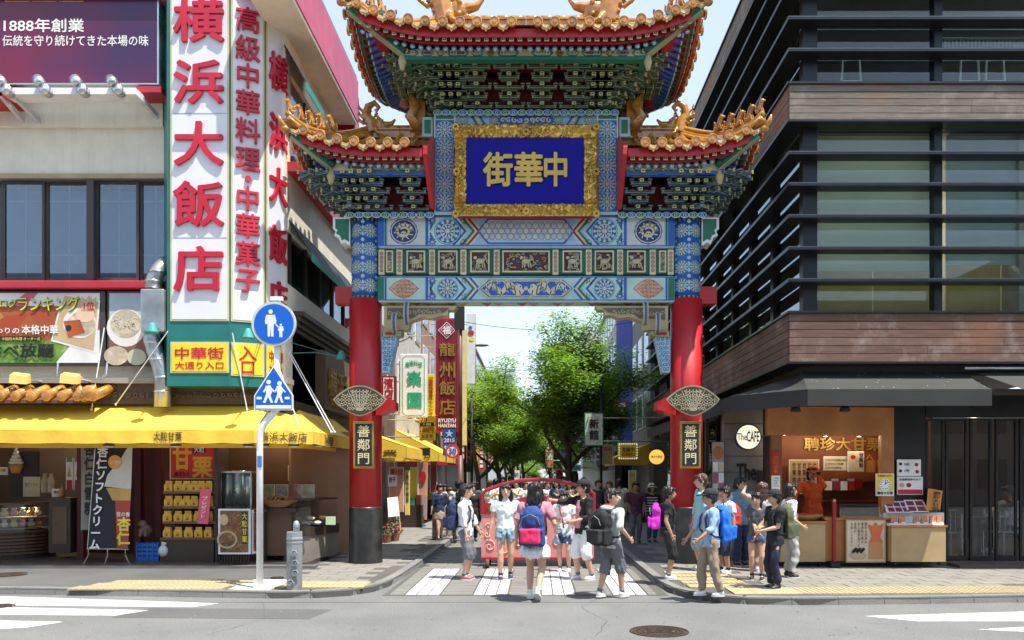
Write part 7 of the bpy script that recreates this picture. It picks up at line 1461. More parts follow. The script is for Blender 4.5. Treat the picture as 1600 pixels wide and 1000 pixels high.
# right side signs
t = hang(913, 645, 943, 697, 26.5, C('sign jade', .5, .56, .42, var=.3, sc=12), 'speckled jade vertical sign with black characters hanging by the right tree', edge=green); text('新', (921, 655, 935, 669), 26.48, blk, t, .04, .003); text('館', (921, 672, 935, 687), 26.48, blk, t, .04, .003)
t = hang(852, 655, 865, 731, 48, C('sign orange brown', .5, .22, .1), 'orange brown vertical sign with white characters right of the far trees', edge=brown); vtext('白お粥', (854, 670, 863, 720), 47.98, white, t, .03, .004)
for i, (x0, y0, x1, y1, mm, tx) in enumerate(((876, 657, 889, 676, C('sig a', .1, .25, .1), 'カラオケ'), (891, 655, 905, 672, C('sig b', .4, .55, .3), '茶館'), (876, 679, 889, 696, C('sig c', .1, .1, .12), '占い'), (891, 675, 905, 690, white, '中国茶'), (876, 700, 889, 722, C('sig d', .05, .12, .4), '居酒屋'), (891, 693, 905, 724, C('sig e', .35, .6, .05), '足つぼ'), (906, 700, 935, 712, C('sig f', .5, .06, .12), '広東料理'), (882, 726, 908, 736, C('sig g', .4, .55, .6), '飲茶'))):
    Y = 42; t = hang(x0, y0, x1, y1, Y, mm, ('dark green', 'pale green', 'black', 'white', 'blue', 'lime', 'crimson', 'pale cyan')[i]+' shop sign in the stack of signs right of the tree trunk', arm=False, d=.1); text(tx, (x0+1.5, (y0+y1)/2-3, x1-1.5, (y0+y1)/2+3), Y-.02, white if i not in (1, 3, 7) else gr, t, .03, .003); m = M(); m.box(fx(890, 42.2), 4.6, 42.12, 42.2, fz((y0+y1)/2, 42)-.03, fz((y0+y1)/2, 42)+.03); m.obj('arm', steel, t)
t = thing('lit_sign', W(982, 718, 22), 'yellow sign framed with white bulbs above the cafe side door', 'sign'); m = M(); m.pbox(966, 692, 997, 718, 24, .15); m.obj('board', sy, t); m = M()
for k in range(9):
    for v in (693.5, 716.5): m.ball(W(968+k*3.3, v, 23.97), .018, 6, 4)
for k in range(6):
    for u in (967.5, 995.5): m.ball(W(u, 695+k*4, 23.97), .018, 6, 4)
m.obj('bulbs', mt('bulb glow', (.8, .8, .8), emit=(1, 1, 1, .25)), t, kind='stuff'); text('営業中', (972, 699, 991, 706), 23.98, vb, t, .03, .002); text('OPEN', (972, 708, 991, 713), 23.98, red, t, .03, .002)
t = thing('round_sign', W(1026, 726, 18), 'round glowing amber sign beside the right gate column', 'sign'); m = M(); m.smooth = True; m.lathe([(.165, -.04), (.165, .04)], W(1026, 714, 18), 28, ax='y'); m.obj('face', mt('amber glow', (.8, .4, .05), emit=(1, .5, .08, .5)), t); text('横浜中華街', (1017, 711.5, 1035, 716), 17.95, blk, t, .02, .002); m = M(); p = W(1026, 714, 18.05); m.tube([p, p+Vector((.55, 0, 0))], .015, 5); m.obj('bracket', blk, t)
for i, (px0, py0, px1, py1, Y, mm, lab, tx) in enumerate(((941, 695, 958, 726, 29, C('sig h', .45, .4, .2), 'olive framed menu picture under the yellow awning, right side', '点心'), (982, 735, 994, 800, 24, C('sig i', .55, .45, .1), 'tall yellow menu board behind the man in purple', 'メニュー'), (800, 735, 812, 752, 50, white, 'small white poster far down the street centre', '案内'), (868, 733, 880, 752, 46, C('sig j', .6, .05, .08), 'red and white poster right of the street centre', 'A'))):
    t = sign(px0, py0, px1, py1, Y, mm, lab, 'sign'); text(tx, (px0+2, py0+3, px1-2, py0+10), Y-.02, blk if i else red, t, .02, .002)
m = M(); m.box(3.9, 4.3, 20.5, 26, .1, 1.1); m.obj('counter', brown, rb_)
# ---- trees ----
def leafmat(name, c):
    m = bpy.data.materials.new(name); m.use_nodes = True; t = m.node_tree; N = t.nodes; L = t.links; b = N['Principled BSDF']; oi = N.new('ShaderNodeNewGeometry'); n = N.new('ShaderNodeTexNoise'); n.inputs['Scale'].default_value = 2.5; L.new(oi.outputs['Position'], n.inputs[0]); ad = N.new('ShaderNodeMath'); L.new(n.outputs[0], ad.inputs[0]); ml = N.new('ShaderNodeMath'); ml.operation = 'MULTIPLY'; ml.inputs[1].default_value = .35; L.new(oi.outputs['Random Per Island'], ml.inputs[0]); L.new(ml.outputs[0], ad.inputs[1])
    r = N.new('ShaderNodeMapRange'); r.inputs[1].default_value = .35; r.inputs[2].default_value = .95; r.inputs[3].default_value = .55; r.inputs[4].default_value = 1.5; L.new(ad.outputs[0], r.inputs[0]); s = N.new('ShaderNodeVectorMath'); s.operation = 'SCALE'; s.inputs[0].default_value = c; L.new(r.outputs[0], s.inputs['Scale']); L.new(s.outputs[0], b.inputs[0]); b.inputs['Roughness'].default_value = .5
    tr = N.new('ShaderNodeBsdfTranslucent'); s2 = N.new('ShaderNodeVectorMath'); s2.operation = 'MULTIPLY'; s2.inputs[1].default_value = (1.3, 1.25, .5); L.new(s.outputs[0], s2.inputs[0]); L.new(s2.outputs[0], tr.inputs[0]); mx = N.new('ShaderNodeMixShader'); mx.inputs[0].default_value = .6; L.new(b.outputs[0], mx.inputs[1]); L.new(tr.outputs[0], mx.inputs[2]); L.new(mx.outputs[0], N['Material Output'].inputs[0]); return m
LF = [leafmat('leaf green', (.15, .27, .055)), leafmat('leaf fresh green', (.195, .325, .06))]; BK = C('bark', .10, .08, .065, rough=.9, bump=1, bsc=20)
def make_tree(seed, h, spread, nl, mat, first=.32, low=0):
    rr = random.Random(seed); tips = []; m = M(); m.smooth = True
    def grow(p, d, L, r, lev):
        pts = [p]; rs = [r]; q = p
        for i in range(4):
            d = (d+Vector((rr.gauss(0, .13), rr.gauss(0, .13), .06))).normalized(); q = q+d*L/4; pts.append(q); rs.append(r*(1-.12*(i+1)))
            if lev >= 2 or (lev == 1 and i > 1): tips.append((q, L))
        m.tube(pts, rs, 7 if lev < 2 else 4)
        if lev < 3:
            for k in range(rr.randint(3, 4)+(2 if lev == 0 and low else 0)):
                a = rr.uniform(0, 6.28); up = rr.uniform(.15, .9) if lev else rr.uniform(.35, 1.0); nd = Vector((math.cos(a), math.sin(a), up)).normalized()*.75+d*.35; b = pts[rr.randint(1 if low and lev < 2 else 2, 4)]; grow(b, nd.normalized(), L*rr.uniform(.58, .8), r*.5, lev+1)
    grow(Vector((0, 0, 0)), Vector((.02, 0, 1)), h*first, h*.013, 0)
    zt = max(t[0].z for t in tips); xt = sorted(math.hypot(t[0].x, t[0].y) for t in tips)[int(len(tips)*.86)]; sz = h*.93/zt; sx = spread/xt
    for i, v in enumerate(m.v): m.v[i] = Vector((v.x*sx, v.y*sx, v.z*sz))
    tips = [(Vector((t.x*sx, t.y*sx, t.z*sz)), L) for t, L in tips]
    f = M(); n = len(tips); per = nl//n
    for t, L in tips:
        for k in range(per):
            c = t+Vector((rr.gauss(0, .30), rr.gauss(0, .30), rr.gauss(0, .10)-.06)); a = rr.uniform(0, 6.28); u = Vector((math.cos(a), math.sin(a), rr.uniform(-.5, .1))).normalized(); v = u.cross(Vector((0, 0, 1))).normalized(); w_ = rr.uniform(.022, .042); l_ = rr.uniform(.09, .17); v = v+Vector((0, 0, rr.uniform(-.5, .5)))
            f.add([c, c+u*l_*.5+v*w_, c+u*l_, c+u*l_*.5-v*w_], [(0, 1, 2, 3)])
    m.mats = [BK]; m.mi = [0]*len(m.f); f.mats = [mat]; return m.mesh('trunk', Vector()), f.mesh('crown', Vector())
TR = [make_tree(3, 7.6, 2.5, 62000, LF[0], .27, 1), make_tree(11, 7.0, 2.5, 30000, LF[1]), make_tree(21, 7.0, 2.5, 28000, LF[0], .3)]
def tree(i, x, y, sc, rot, label):
    t = thing('street_tree', (x, y, .05), label, 'tree', 'trees along the street'); t.rotation_euler = (0, 0, rot); t.scale = (sc,)*3
    for me, nm in zip(TR[i], ('trunk', 'crown')): o = link(bpy.data.objects.new(nm, me)); o.parent = t
tree(0, 1.35, 30, 1.05, 2.6, 'large leafy green street tree right of the street centre under the gate')
tree(1, -2.3, 33, .90, 0, 'nearest tree on the left side of the street, just behind the brown pole'); tree(0, -1.6, 40, .98, 2, 'second tree along the left side of the street'); tree(1, -1.5, 47, 1.0, 4, 'third tree along the left side of the street, light green'); tree(2, 2.3, 44, 1.0, 1, 'second tree along the right side, behind the big one'); tree(1, 2.3, 60, 1.0, 3, 'third tree along the right side of the street')
for i, (x, y, l) in enumerate(((-2.4, 66, 'fourth tree on the left side, far away'), (-1.6, 80, 'fifth tree on the left side, small with distance'), (2.2, 76, 'fourth tree on the right side, far away'), (-1.0, 72, 'tree standing in the far centre, left of the vanishing street'), (1.1, 70, 'tree standing in the far centre, right of the vanishing street'), (-.5, 100, 'tree closing the street in the far centre'), (2.0, 96, 'last tree on the right side of the street'), (-3, 98, 'last tree on the left side of the street'))): tree(1+i % 2, x, y, 1.0, i, l)
for i, (x, y) in enumerate(((-3.4, 88), (-1.4, 90), (.6, 87), (2.6, 89))):
    t = thing('street_tree', (x, y, -.6), 'low bushy tree closing the far end of the street, %s from the left' % ORD[i], 'tree', 'low trees at the far end of the street'); t.scale = (.62, .62, .62); t.rotation_euler = (0, 0, i*1.7)
    for me, nm_ in zip(TR[1+i % 2], ('trunk', 'crown')): o = link(bpy.data.objects.new(nm_, me)); o.parent = t
# ---- street furniture ----
sp = thing('signpost', W(406, 920, 10.92), 'white bent steel signpost with round and pentagonal blue pedestrian signs', 'signpost'); Y = 10.92
m = M(); m.smooth = True; m.tube([W(406, 925, Y), W(406, 690, Y), W(407, 676, Y), W(413, 662, Y), W(424, 650, Y), W(432, 640, Y), W(433, 626, Y), W(433, 470, Y)], .044, 14); m.obj('shaft', white, sp); m = M(); m.lathe([(.09, 0), (.09, .012)], (fx(406, Y), Y, PZ+.005), 16); m.obj('base_plate', alum, sp)
tb = C('traffic sign blue', .008, .12, .55, rough=.3, var=.05, bump=0); tww = C('traffic sign white', .75, .77, .80, rough=.3, bump=0)
yb = Y-.07; m = M(); m.smooth = False; m.lathe([(.300, -.02), (.300, .012), (.30, .03)], (fx(428, yb), yb, fz(506, yb)), 40, ax='y'); dp = m.obj('round_sign_plate', C('sign rim grey', .55, .58, .6, rough=.4), sp); a = Art(planar(yb-.022)); a.disc(428, 506, 31, tb, 1, 40)
def man(u, v, k, m_, l, kid=0):
    a.disc(u, v-17*k, 3.4*k, m_, l, 12); a.p([(u-7*k, v-12*k), (u+7*k, v-12*k), (u+9*k, v-2*k), (u+8*k, v+3*k), (u+5*k, v+2*k), (u+4.5*k, v+22*k), (u+.8*k, v+22*k), (u, v+6*k), (u-.8*k, v+22*k), (u-4.5*k, v+22*k), (u-5*k, v+2*k), (u-8*k, v+3*k), (u-9*k, v-2*k)][::-1], m_, l)
man(423, 504, 1, tww, 2); man(439, 516, .5, tww, 2); a.line([(431, 507), (436, 512)], 2, tww, 2); a.obj('pedestrian_print', None, dp)
Yp = yb-.01; pent = [(397, 641), (397, 618), (427.5, 571), (458, 618), (458, 641)]; m = M(); m.prism([W(u, v, Yp) for u, v in pent], (0, .02, 0)); pp = m.obj('crossing_sign_plate', tww, sp); a = Art(planar(Yp)); c = (427.5, 616); a.p([((u-c[0])*.93+c[0], (v-c[1])*.93+c[1]) for u, v in pent], tb, 1)
a.rect(400, 633, 455, 638.5, tww, 2)
for u in (405, 449): a.rect(u-4, 620, u+4, 624, tww, 2)
for u, k in ((420, 1.), (437, .9)):
    a.disc(u, 597+(1-k)*20, 3.6, tww, 3, 12); a.p([(u-5*k, 603), (u+3*k, 602), (u+6*k, 612), (u+3*k, 618), (u+7*k, 629), (u+3.5*k, 630), (u-1*k, 620), (u-5*k, 630), (u-9*k, 629), (u-4*k, 616)][::-1], tww, 3); a.line([(u+2, 605), (u+10*k, 613)], 2.6, tww, 4); a.line([(u-3, 605), (u-8*k, 613)], 2.6, tww, 4)
a.obj('children_print', None, pp); m = M(); m.pbox(422, 463, 441, 469, yb, .05); m.obj('top_plate', white, sp)
m = M(); m.pbox(401.2, 706, 410.5, 712, Y-.047, .004); m.obj('sticker', white, sp); m = M(); m.pbox(402, 713, 409, 730, Y-.048, .004); m.obj('sticker', C('sticker blue', .05, .2, .5), sp)
def bollard(px, pb, top, Y, r, mat, lab):
    t = thing('bollard', W(px, pb, Y), lab, 'bollard', 'dragon relief bollards'); x = fx(px, Y); z0, z1 = PZ, fz(top, Y); m = M(); m.lathe([(r, 0), (r, (z1-z0)*.80), (r*1.05, (z1-z0)*.805), (r*1.05, (z1-z0)*.83), (r*.98, (z1-z0)*.835), (r*.98, (z1-z0)*.86), (r*1.05, (z1-z0)*.865), (r*1.05, (z1-z0)*.9), (r, (z1-z0)*.905), (r, z1-z0), (r*.85, z1-z0)], (x, Y, z0), 8); m.obj('shaft', mat, t)
    m = M(); m.smooth = True; m.lathe([(r*.42, 0), (r*.42, .10), (r*.3, .14), (.01, .155)], (x+r*.25, Y, z1), 10); m.obj('knob', mat, t)
    m = M(); rr = random.Random(px)
    for k in range(4):
        cx_, cz = x+rr.uniform(-.5, .5)*r, z0+(z1-z0)*(.12+.17*k); m.tube([(cx_+.05*math.cos(q*1.1)*(1-q/9), Y-r*1.0-.008, cz+.06*math.sin(q*1.1)*(1-q/9)) for q in range(8)], [.012]*7+[.004], 5)
        for q in range(5): an = rr.uniform(0, 6.28); m.tube([(cx_, Y-r, cz), (cx_+.055*math.cos(an), Y-r*1.02-.01, cz+.055*math.sin(an))], [.014, .004], 5)
    m.obj('dragon_relief', mat, t, kind='stuff')
st_ = C('cast silver grey', .30, .32, .33, rough=.45, metal=.35, bump=.4, dirt=.4, var=.2)
bollard(460, 928, 831, 10.86, .108, st_, 'octagonal silver grey bollard with dragon relief at the left kerb'); bollard(681, 843, 793, 19.3, .09, C('bollard stone', .2, .19, .17, rough=.8, dirt=.4), 'weathered square stone bollard down the street near the walking woman')
# pink and red wheeled barrier under the gate
bc = thing('barrier_cart', (0, 14.2, 0), 'pink and red wheeled barrier gate with scrollwork and gold characters', 'barrier'); Yb = 14.25; pk_ = C('coral pink paint', .60, .23, .20, rough=.5, var=.12, dirt=.15); cr = C('crimson frame', .30, .018, .03, rough=.35); pks = C('pale pink relief', .75, .42, .36, rough=.4)
m = M(); m.pbox(752, 802, 928, 871, Yb, .05); m.obj('lower_board', pk_, bc); m = M(); m.pbox(751, 871, 929, 875, Yb-.02, .1); m.pbox(751, 799, 929, 803, Yb-.02, .1); m.obj('rail', cr, bc, kind='stuff')
arch = [(753, 802), (753, 772), (760, 766), (785, 757), (812, 751), (841, 749), (870, 751), (897, 757), (921, 766), (928, 772), (928, 802)]
m = M(); m.tube([W(u, v, Yb) for u, v in arch], .035, 8); m.obj('arch_frame', cr, bc)
band_ = [(755, 785), (775, 787), (800, 782), (820, 776), (841, 774), (862, 776), (882, 782), (907, 787), (927, 785)]; m = M()
for (u, v), (u2, v2) in zip(band_, band_[1:]): m.hexa([W(u, 801, Yb), W(u2, 801, Yb), W(u2, 801, Yb+.04), W(u, 801, Yb+.04), W(u, v, Yb), W(u2, v2, Yb), W(u2, v2, Yb+.04), W(u, v, Yb+.04)])
m.obj('name_board', cr, bc)
for ch, u, v in (('横', 767, 794), ('浜', 804, 789), ('中', 841, 785), ('華', 878, 789), ('街', 915, 794)): text(ch, (u-5, v-5, u+5, v+5), Yb-.005, goldp, bc, .03, .008, 'em', 'character')
for s_ in (-1, 1):
    m = M(); m.smooth = True; m.tube([W(841+s_*(84-i*5), 777+4*math.sin(i*1.3)-i*.6, Yb) for i in range(13)], [.012+.02*math.sin(math.pi*i/12) for i in range(13)], 7)
    for i in range(5): m.tube([W(841+s_*(80-i*12), 776-i, Yb), W(841+s_*(76-i*12), 768-i, Yb), W(841+s_*(80-i*12), 764-i, Yb)], [.014, .012, .005], 5)
    m.obj('gold_dragon', C('gold paint', .55, .38, .12, rough=.35, metal=.4), bc)
m = M(); m.tube([W(841+7*math.cos(t), 762-8*math.sin(t), Yb) for t in [i*.7 for i in range(10)]], .012, 6); m.obj('gold_ring', C('gold paint'), bc)
sc_ = []
for s_ in (-1, 1):
    for (u, v, r, tn, ph) in ((841+s_*78, 822, 5, 1.2, 0), (841+s_*80, 835, 6, 1.3, 2), (841+s_*76, 853, 10, 1.4, 1), (841+s_*55, 856, 11, 1.4, 2.5), (841+s_*32, 846, 13, 1.5, 0), (841+s_*10, 858, 9, 1.3, 1), (841+s_*62, 812, 6, 1.2, 3)):
        m = M(); m.tube([W(u+s_*r*(1-t)*math.cos(ph+2*math.pi*tn*t), v-r*(1-t)*math.sin(ph+2*math.pi*tn*t), Yb-.01) for t in [i/15 for i in range(15)]], .009, 6); m.obj('scroll', pks, bc)
for u in (763, 918):
    for d in (-.25, .3): m = M(); m.smooth = True; c = W(u, 880, Yb); m.lathe([(.085, -.03), (.09, 0), (.085, .03)], (c.x, Yb+d, .10), 16, ax='x'); m.obj('wheel', C('dusty rubber', .10, .07, .05, rough=.8), bc)
m = M(); m.box(fx(760, Yb), fx(766, Yb), Yb-.3, Yb+.35, .15, .2); m.box(fx(914, Yb), fx(920, Yb), Yb-.3, Yb+.35, .15, .2); m.obj('axle_beam', cr, bc, kind='stuff')

rr = random.Random(12); cs = [(.5, .03, .04), (.7, .5, .04), (.05, .15, .35), (.6, .58, .5), (.05, .25, .12), (.35, .1, .05)]; nm = ['red', 'yellow', 'blue', 'cream', 'green', 'brown']
for i in range(16):
    s_ = -1 if i % 2 else 1; Y = 33+i*2.2; x1 = s_*(3.3+.5*rr.random()); w_ = .35+.3*rr.random(); z1 = 3.2+2.3*rr.random(); hh = .6+1.3*rr.random(); k = (i*5+i//3) % 6
    t = thing('hanging_sign', (x1, Y, z1-hh), '%s hanging sign, %s nearest small shop sign on the %s side of the street' % (nm[k], ORD[i//2], 'left' if s_ < 0 else 'right'), 'sign', 'small shop signs along the street'); m = M(); m.box(x1-w_/2, x1+w_/2, Y, Y+.14, z1-hh, z1); m.obj('sign_box', C('street sign '+nm[k], *cs[k]), t); m = M()
    for q in range(int(hh/.3)): m.box(x1-w_*.28, x1+w_*.28, Y-.01, Y, z1-.26-q*.3, z1-.08-q*.3)
    m.obj('print_blocks', white if k not in (1, 3) else dred, t); m = M(); m.tube([(x1, Y+.07, z1-.1), (s_*4.4, Y+.07, z1-.1)], .02, 5); m.obj('arm', blk, t)
for i, (x, Y) in enumerate(((-2.35, 29), (2.2, 27), (-2.35, 38), (2.3, 50))):
    t = thing('street_pole', (x, Y, .09), ['slim dark pole at the left kerb beyond the speed sign', 'slim dark pole at the right kerb before the big tree', 'second slim dark pole at the left kerb', 'far slim dark pole at the right kerb'][i], 'pole', 'slim poles along the kerbs'); m = M(); m.smooth = True; m.tube([(x, Y, .09), (x, Y, 4.6)], .045, 8); m.obj('shaft', blk, t); m = M(); m.ball((x, Y, 4.68), .1, 10, 7); m.obj('finial', blk, t)
for i in range(9):     # goods racks and boxes standing in front of the shops
    s_ = -1 if i % 2 else 1; Y = 21+i*2.6; x = s_*3.75; k = (i*2) % 6; t = thing('goods_rack', (x, Y, .1), '%s goods rack, %s in the row of racks before the street shops' % (nm[k], ORD[i]), 'rack', 'goods racks before the shops'); m = M(); m.box(x-.35, x+.35, Y, Y+.5, .1, .75); m.obj('rack_body', brown, t)
    for q in range(4): m = M(); m.box(x-.33+q*.17, x-.19+q*.17, Y+.02, Y+.4, .752, .95+.1*(q % 2)); m.obj('goods_box', C('street sign '+nm[(k+q) % 6], *cs[(k+q) % 6]), t)
for i, (a_, b_, l_) in enumerate((((-4.3, 27, 7.2), (4.3, 34, 8.2), 'thin black cable crossing high over the street'), ((-4.3, 34, 6.6), (4.3, 40, 7.4), 'second thin cable crossing the street farther back'), ((-4.35, 19.7, 5.2), (-4.35, 31, 7.6), 'sagging cable along the left shop fronts'))):
    m = M(); A, B_ = Vector(a_), Vector(b_); m.tube([A.lerp(B_, q/10)-Vector((0, 0, .5*math.sin(math.pi*q/10))) for q in range(11)], .012, 5); props(m.obj('cable', blk), l_, 'cable')
# ================= people =================
V = Vector
def cloth(n, r, g, b, **k): return C(n, r, g, b, rough=.85, bump=.35, bsc=90, var=.08, **k)
SK = [C('skin light', .56, .33, .225, rough=.5, var=.05, bump=.05), C('skin tan', .42, .235, .15, rough=.5, var=.05, bump=.05)]
HB = C('black hair', .010, .008, .008, rough=.38, bump=.6, bsc=70); HBr = C('brown hair', .07, .03, .016, rough=.4, bump=.6, bsc=70)
cW = cloth('cotton white', .74, .75, .76); cGy = cloth('grey shorts', .15, .155, .17); cNv = cloth('navy cloth', .02, .03, .08); cBk = cloth('black cloth', .014, .014, .016); cDn = cloth('light denim', .22, .32, .38, ); cKh = cloth('khaki', .30, .235, .16); cLb = cloth('light blue cotton', .30, .44, .62); cSt = cloth('steel blue shirt', .13, .21, .30); cHd = cloth('heather grey', .48, .50, .50); cPk = cloth('pink plaid', .48, .20, .24); cDg = cloth('dark grey tee', .08, .082, .09); cPu = cloth('plum stripe', .11, .035, .075); cOr = cloth('orange smock', .62, .09, .012); cBl = cloth('jeans blue', .05, .10, .2); cCr = cloth('cream cloth', .6, .58, .5); cAq = cloth('aqua shirt', .30, .55, .62)
SW = C('shoe white', .72, .72, .72, rough=.5); SB_ = C('shoe black', .02, .02, .022, rough=.5); SP = C('shoe pink', .35, .12, .16, rough=.5); SN_ = C('shoe navy', .03, .04, .12, rough=.5)
def ik(a, c, l1, l2, hint):   # two bone chain
    d = c-a; D = min(d.length, (l1+l2)*.999); n = d.normalized(); x = (l1*l1-l2*l2+D*D)/(2*D); h = math.sqrt(max(l1*l1-x*x, 0)); u = hint-n*hint.dot(n)
    u = u.normalized() if u.length > 1e-6 else n.orthogonal(); return a+n*x+u*h, a+n*D
def person(x, y, h, head, label, top=None, bot=None, hair='short', hc=HB, sk=0, hands=None, feet=None, lean=0, hyaw=0, sleeve=.55, shoe=SW, z=.012, tl=.49, group=None, lod=0, sit=0, extra=None, wide=1., shoe_lift=(0, 0), collar=0):
    """head = direction faced in degrees: 0 towards the viewer, 90 to the right, -90 to the left, 180 away.  All body sizes are fractions of the height h."""
    t = thing('person', (0, 0, 0), label, 'person', group); skin = SK[sk]; vox = .008 if lod == 0 else .017
    P = lambda px, py, pz: V((px*h, py*h, pz*h)); pel = P(0, 0, .52); ln = lambda v: pel+Matrix.Rotation(lean, 3, 'X') @ (v-pel) if lean else v
    hands = hands or {}; feet = feet or {}; wd = wide
    sh = {s: ln(P(s*.107*wd, .0, .795)) for s in (-1, 1)}; ne = ln(P(0, .0, .845)); hd = ln(P(0, -.012, .925))
    if sit: pel = P(0, 0, .52)
    arms = {}; legs = {}
    for s in (-1, 1):
        tg = hands.get(s, (s*.165, -.02, .475)); el, wr = ik(sh[s], P(*tg), .165*h, .148*h, V((s*.35, 1, -.15))); arms[s] = (sh[s], el, wr)
        ft = feet.get(s, (s*.055, 0, .045)); hp = P(s*.05, 0, .505); kn, an = ik(hp, P(*ft), .238*h, .232*h, V((s*.08, -1, 0))); legs[s] = (hp, kn, an)
    # --- body, one continuous surface ---
    b = M(); n = 10
    def limb(m, pts, rs):
        m.tube(pts, rs, n); [m.ball(p, r*.995, n, 6) for p, r in zip(pts, rs)]
    def torso(m, k=0., z0=.47, z1=.83, fl=0.):
        R_ = [(.46, .078+fl, .062+fl), (.50, .094, .072), (.53, .094, .070), (.60, .078, .056), (.68, .088*wd, .062), (.74, .101*wd, .066), (.785, .105*wd, .058), (.815, .078*wd, .048), (.835, .045, .040)]
        m.loft([(ln(P(0, .004, q)), (rx+k)*h, (ry+k)*h) for q, rx, ry in R_ if z0 <= q <= z1], 16)
    torso(b); limb(b, [ln(P(0, .005, .80)), ne, ln(P(0, -.002, .885))], [.036*h, .030*h, .030*h])
    Rh = Matrix.Rotation(math.radians(hyaw), 3, 'Z'); HP = lambda a, c, d: hd+Rh @ V((a*h, c*h, d*h))
    b.ball(hd+V((0, .004*h, .012*h)), (.056*h, .066*h, .064*h), 14, 10); b.ball(HP(0, -.018, -.025), (.043*h, .043*h, .046*h), 12, 8); b.ball(HP(0, -.030, -.048), (.022*h, .022*h, .018*h), 8, 6)
    if lod == 0:
        b.tube([HP(0, -.060, .004), HP(0, -.074, -.018), HP(0, -.064, -.022)], [.006*h, .009*h, .008*h], 8)
        for s in (-1, 1): b.ball(HP(s*.056, .006, -.006), (.007*h, .012*h, .017*h), 8, 6)
    for s in (-1, 1):
        a, e, w_ = arms[s]; limb(b, [a, a.lerp(e, .5), e], [.030*h, .027*h, .0215*h]); limb(b, [e, e.lerp(w_, .3), w_], [.0215*h, .0225*h, .0145*h])
        hp, kn, an = legs[s]; limb(b, [hp, hp.lerp(kn, .5), kn], [.052*h, .046*h, .033*h]); limb(b, [kn, kn.lerp(an, .35), an], [.031*h, .034*h, .019*h]); b.tube([an, an+P(0, -.05, -.028)], [.02*h, .018*h], 8)
    ex = M(); ex.smooth = True
    for s in (-1, 1):
        a, e, w_ = arms[s]; d = (w_-e).normalized(); side = V((-s, 0, 0)) if abs(d.x) < .7 else V((0, 0, -1)); nn = (side-d*side.dot(d)).normalized(); acr = d.cross(nn)   # palm faces nn
        pc = w_+d*.030*h; Rm = Matrix((acr, nn, d)).transposed(); b.ball(pc, (.021*h, .010*h, .030*h), 10, 7, Rm)
        if lod == 0:
            fw = -acr if (-acr).dot(V((0, -1, 0))) > 0 else acr
            for k in range(4):
                L = (.034, .040, .037, .028)[k]*h; o_ = pc+d*.022*h+fw*(.0135-.009*k)*h; ex.tube([o_, o_+d*L*.5+nn*.002*h, o_+d*L*.8+nn*.008*h, o_+d*L*.98+nn*.015*h], [.0052*h, .0050*h, .0045*h, .0035*h], 6)
            o_ = pc-d*.008*h+fw*.016*h; ex.tube([o_, o_+d*.012*h+fw*.012*h, o_+d*.030*h+fw*.014*h+nn*.006*h], [.0065*h, .006*h, .0045*h], 6)
    bo = b.obj('body', skin, t, origin=(0, 0, 0)); remesh(bo, vox, 3, ex)
    if lod == 0:
        for s in (-1, 1):
            m = M(); m.smooth = True; m.mat(white); m.ball(HP(s*.021, -.0565, .002), (.0085*h, .005*h, .0052*h), 8, 6); m.mat(blk); m.ball(HP(s*.021, -.0605, .002), (.0048*h, .003*h, .0048*h), 8, 6); m.obj('eye', None, t)
            m = M(); m.tube([HP(s*.011, -.062, .018), HP(s*.022, -.062, .021), HP(s*.033, -.055, .017)], [.002*h, .0026*h, .0012*h], 5); m.obj('eyebrow', hc, t)
        m = M(); m.tube([HP(-.015, -.060, -.037), HP(0, -.066, -.0405), HP(.015, -.060, -.037)], [.002*h, .0042*h, .002*h], 6); m.obj('mouth', C('lip', .40, .12, .10), t)
    # --- clothes ---
    if top:
        m = M(); torso(m, .011, tl-.03, .82, .012 if tl < .5 else 0)
        for s in (-1, 1):
            a, e, w_ = arms[s]; q = sleeve; pts = [ln(P(s*.07, 0, .79)), a] + ([a.lerp(e, q)] if q <= 1 else [e, e.lerp(w_, q-1)]); rs = [.044*h, .042*h]+([.040*h] if q <= 1 else [.033*h, .027*h]); limb(m, pts[:-1], rs[:-1]); m.tube(pts[-2:], rs[-2:], 12)
        if collar: m.loft([(ln(P(0, 0, .80)), .075*h, .052*h), (ln(P(0, .004, .845)), .042*h, .043*h), (ln(P(0, .006, .862)), .040*h, .042*h)], 14)
        remesh(m.obj('shirt', top, t, origin=(0, 0, 0)), vox, 2, None, .012*h, 11)
    if bot:
        kind, mat = bot; m = M(); torso(m, .007, .46, .56, .01)
        if kind == 'skirt': m.loft([(P(0, 0, .36), .125*h, .105*h), (P(0, 0, .45), .11*h, .09*h), (P(0, 0, .54), .09*h, .068*h)], 16)
        else:
            for s in (-1, 1):
                hp, kn, an = legs[s]; g = {'hot': .34, 'shorts': .92, 'long': 1.25, 'trousers': 1.93}[kind]; r0, r1 = (.062, .056) if kind != 'trousers' else (.060, .046)
                m.ball(hp, r0*h, n, 6)
                if g <= 1: m.tube([hp, hp.lerp(kn, g)], [r0*h, (r1+.008)*h], 12)
                else: limb(m, [hp, kn], [r0*h, r1*h]); e_ = kn.lerp(an, g-1); m.tube([kn, e_], [r1*h, (.046 if kind == 'long' else .036)*h], 12)
        remesh(m.obj({'skirt': 'skirt', 'trousers': 'trousers'}.get(kind, 'shorts'), mat, t, origin=(0, 0, 0)), vox, 2, None, .011*h, 10)
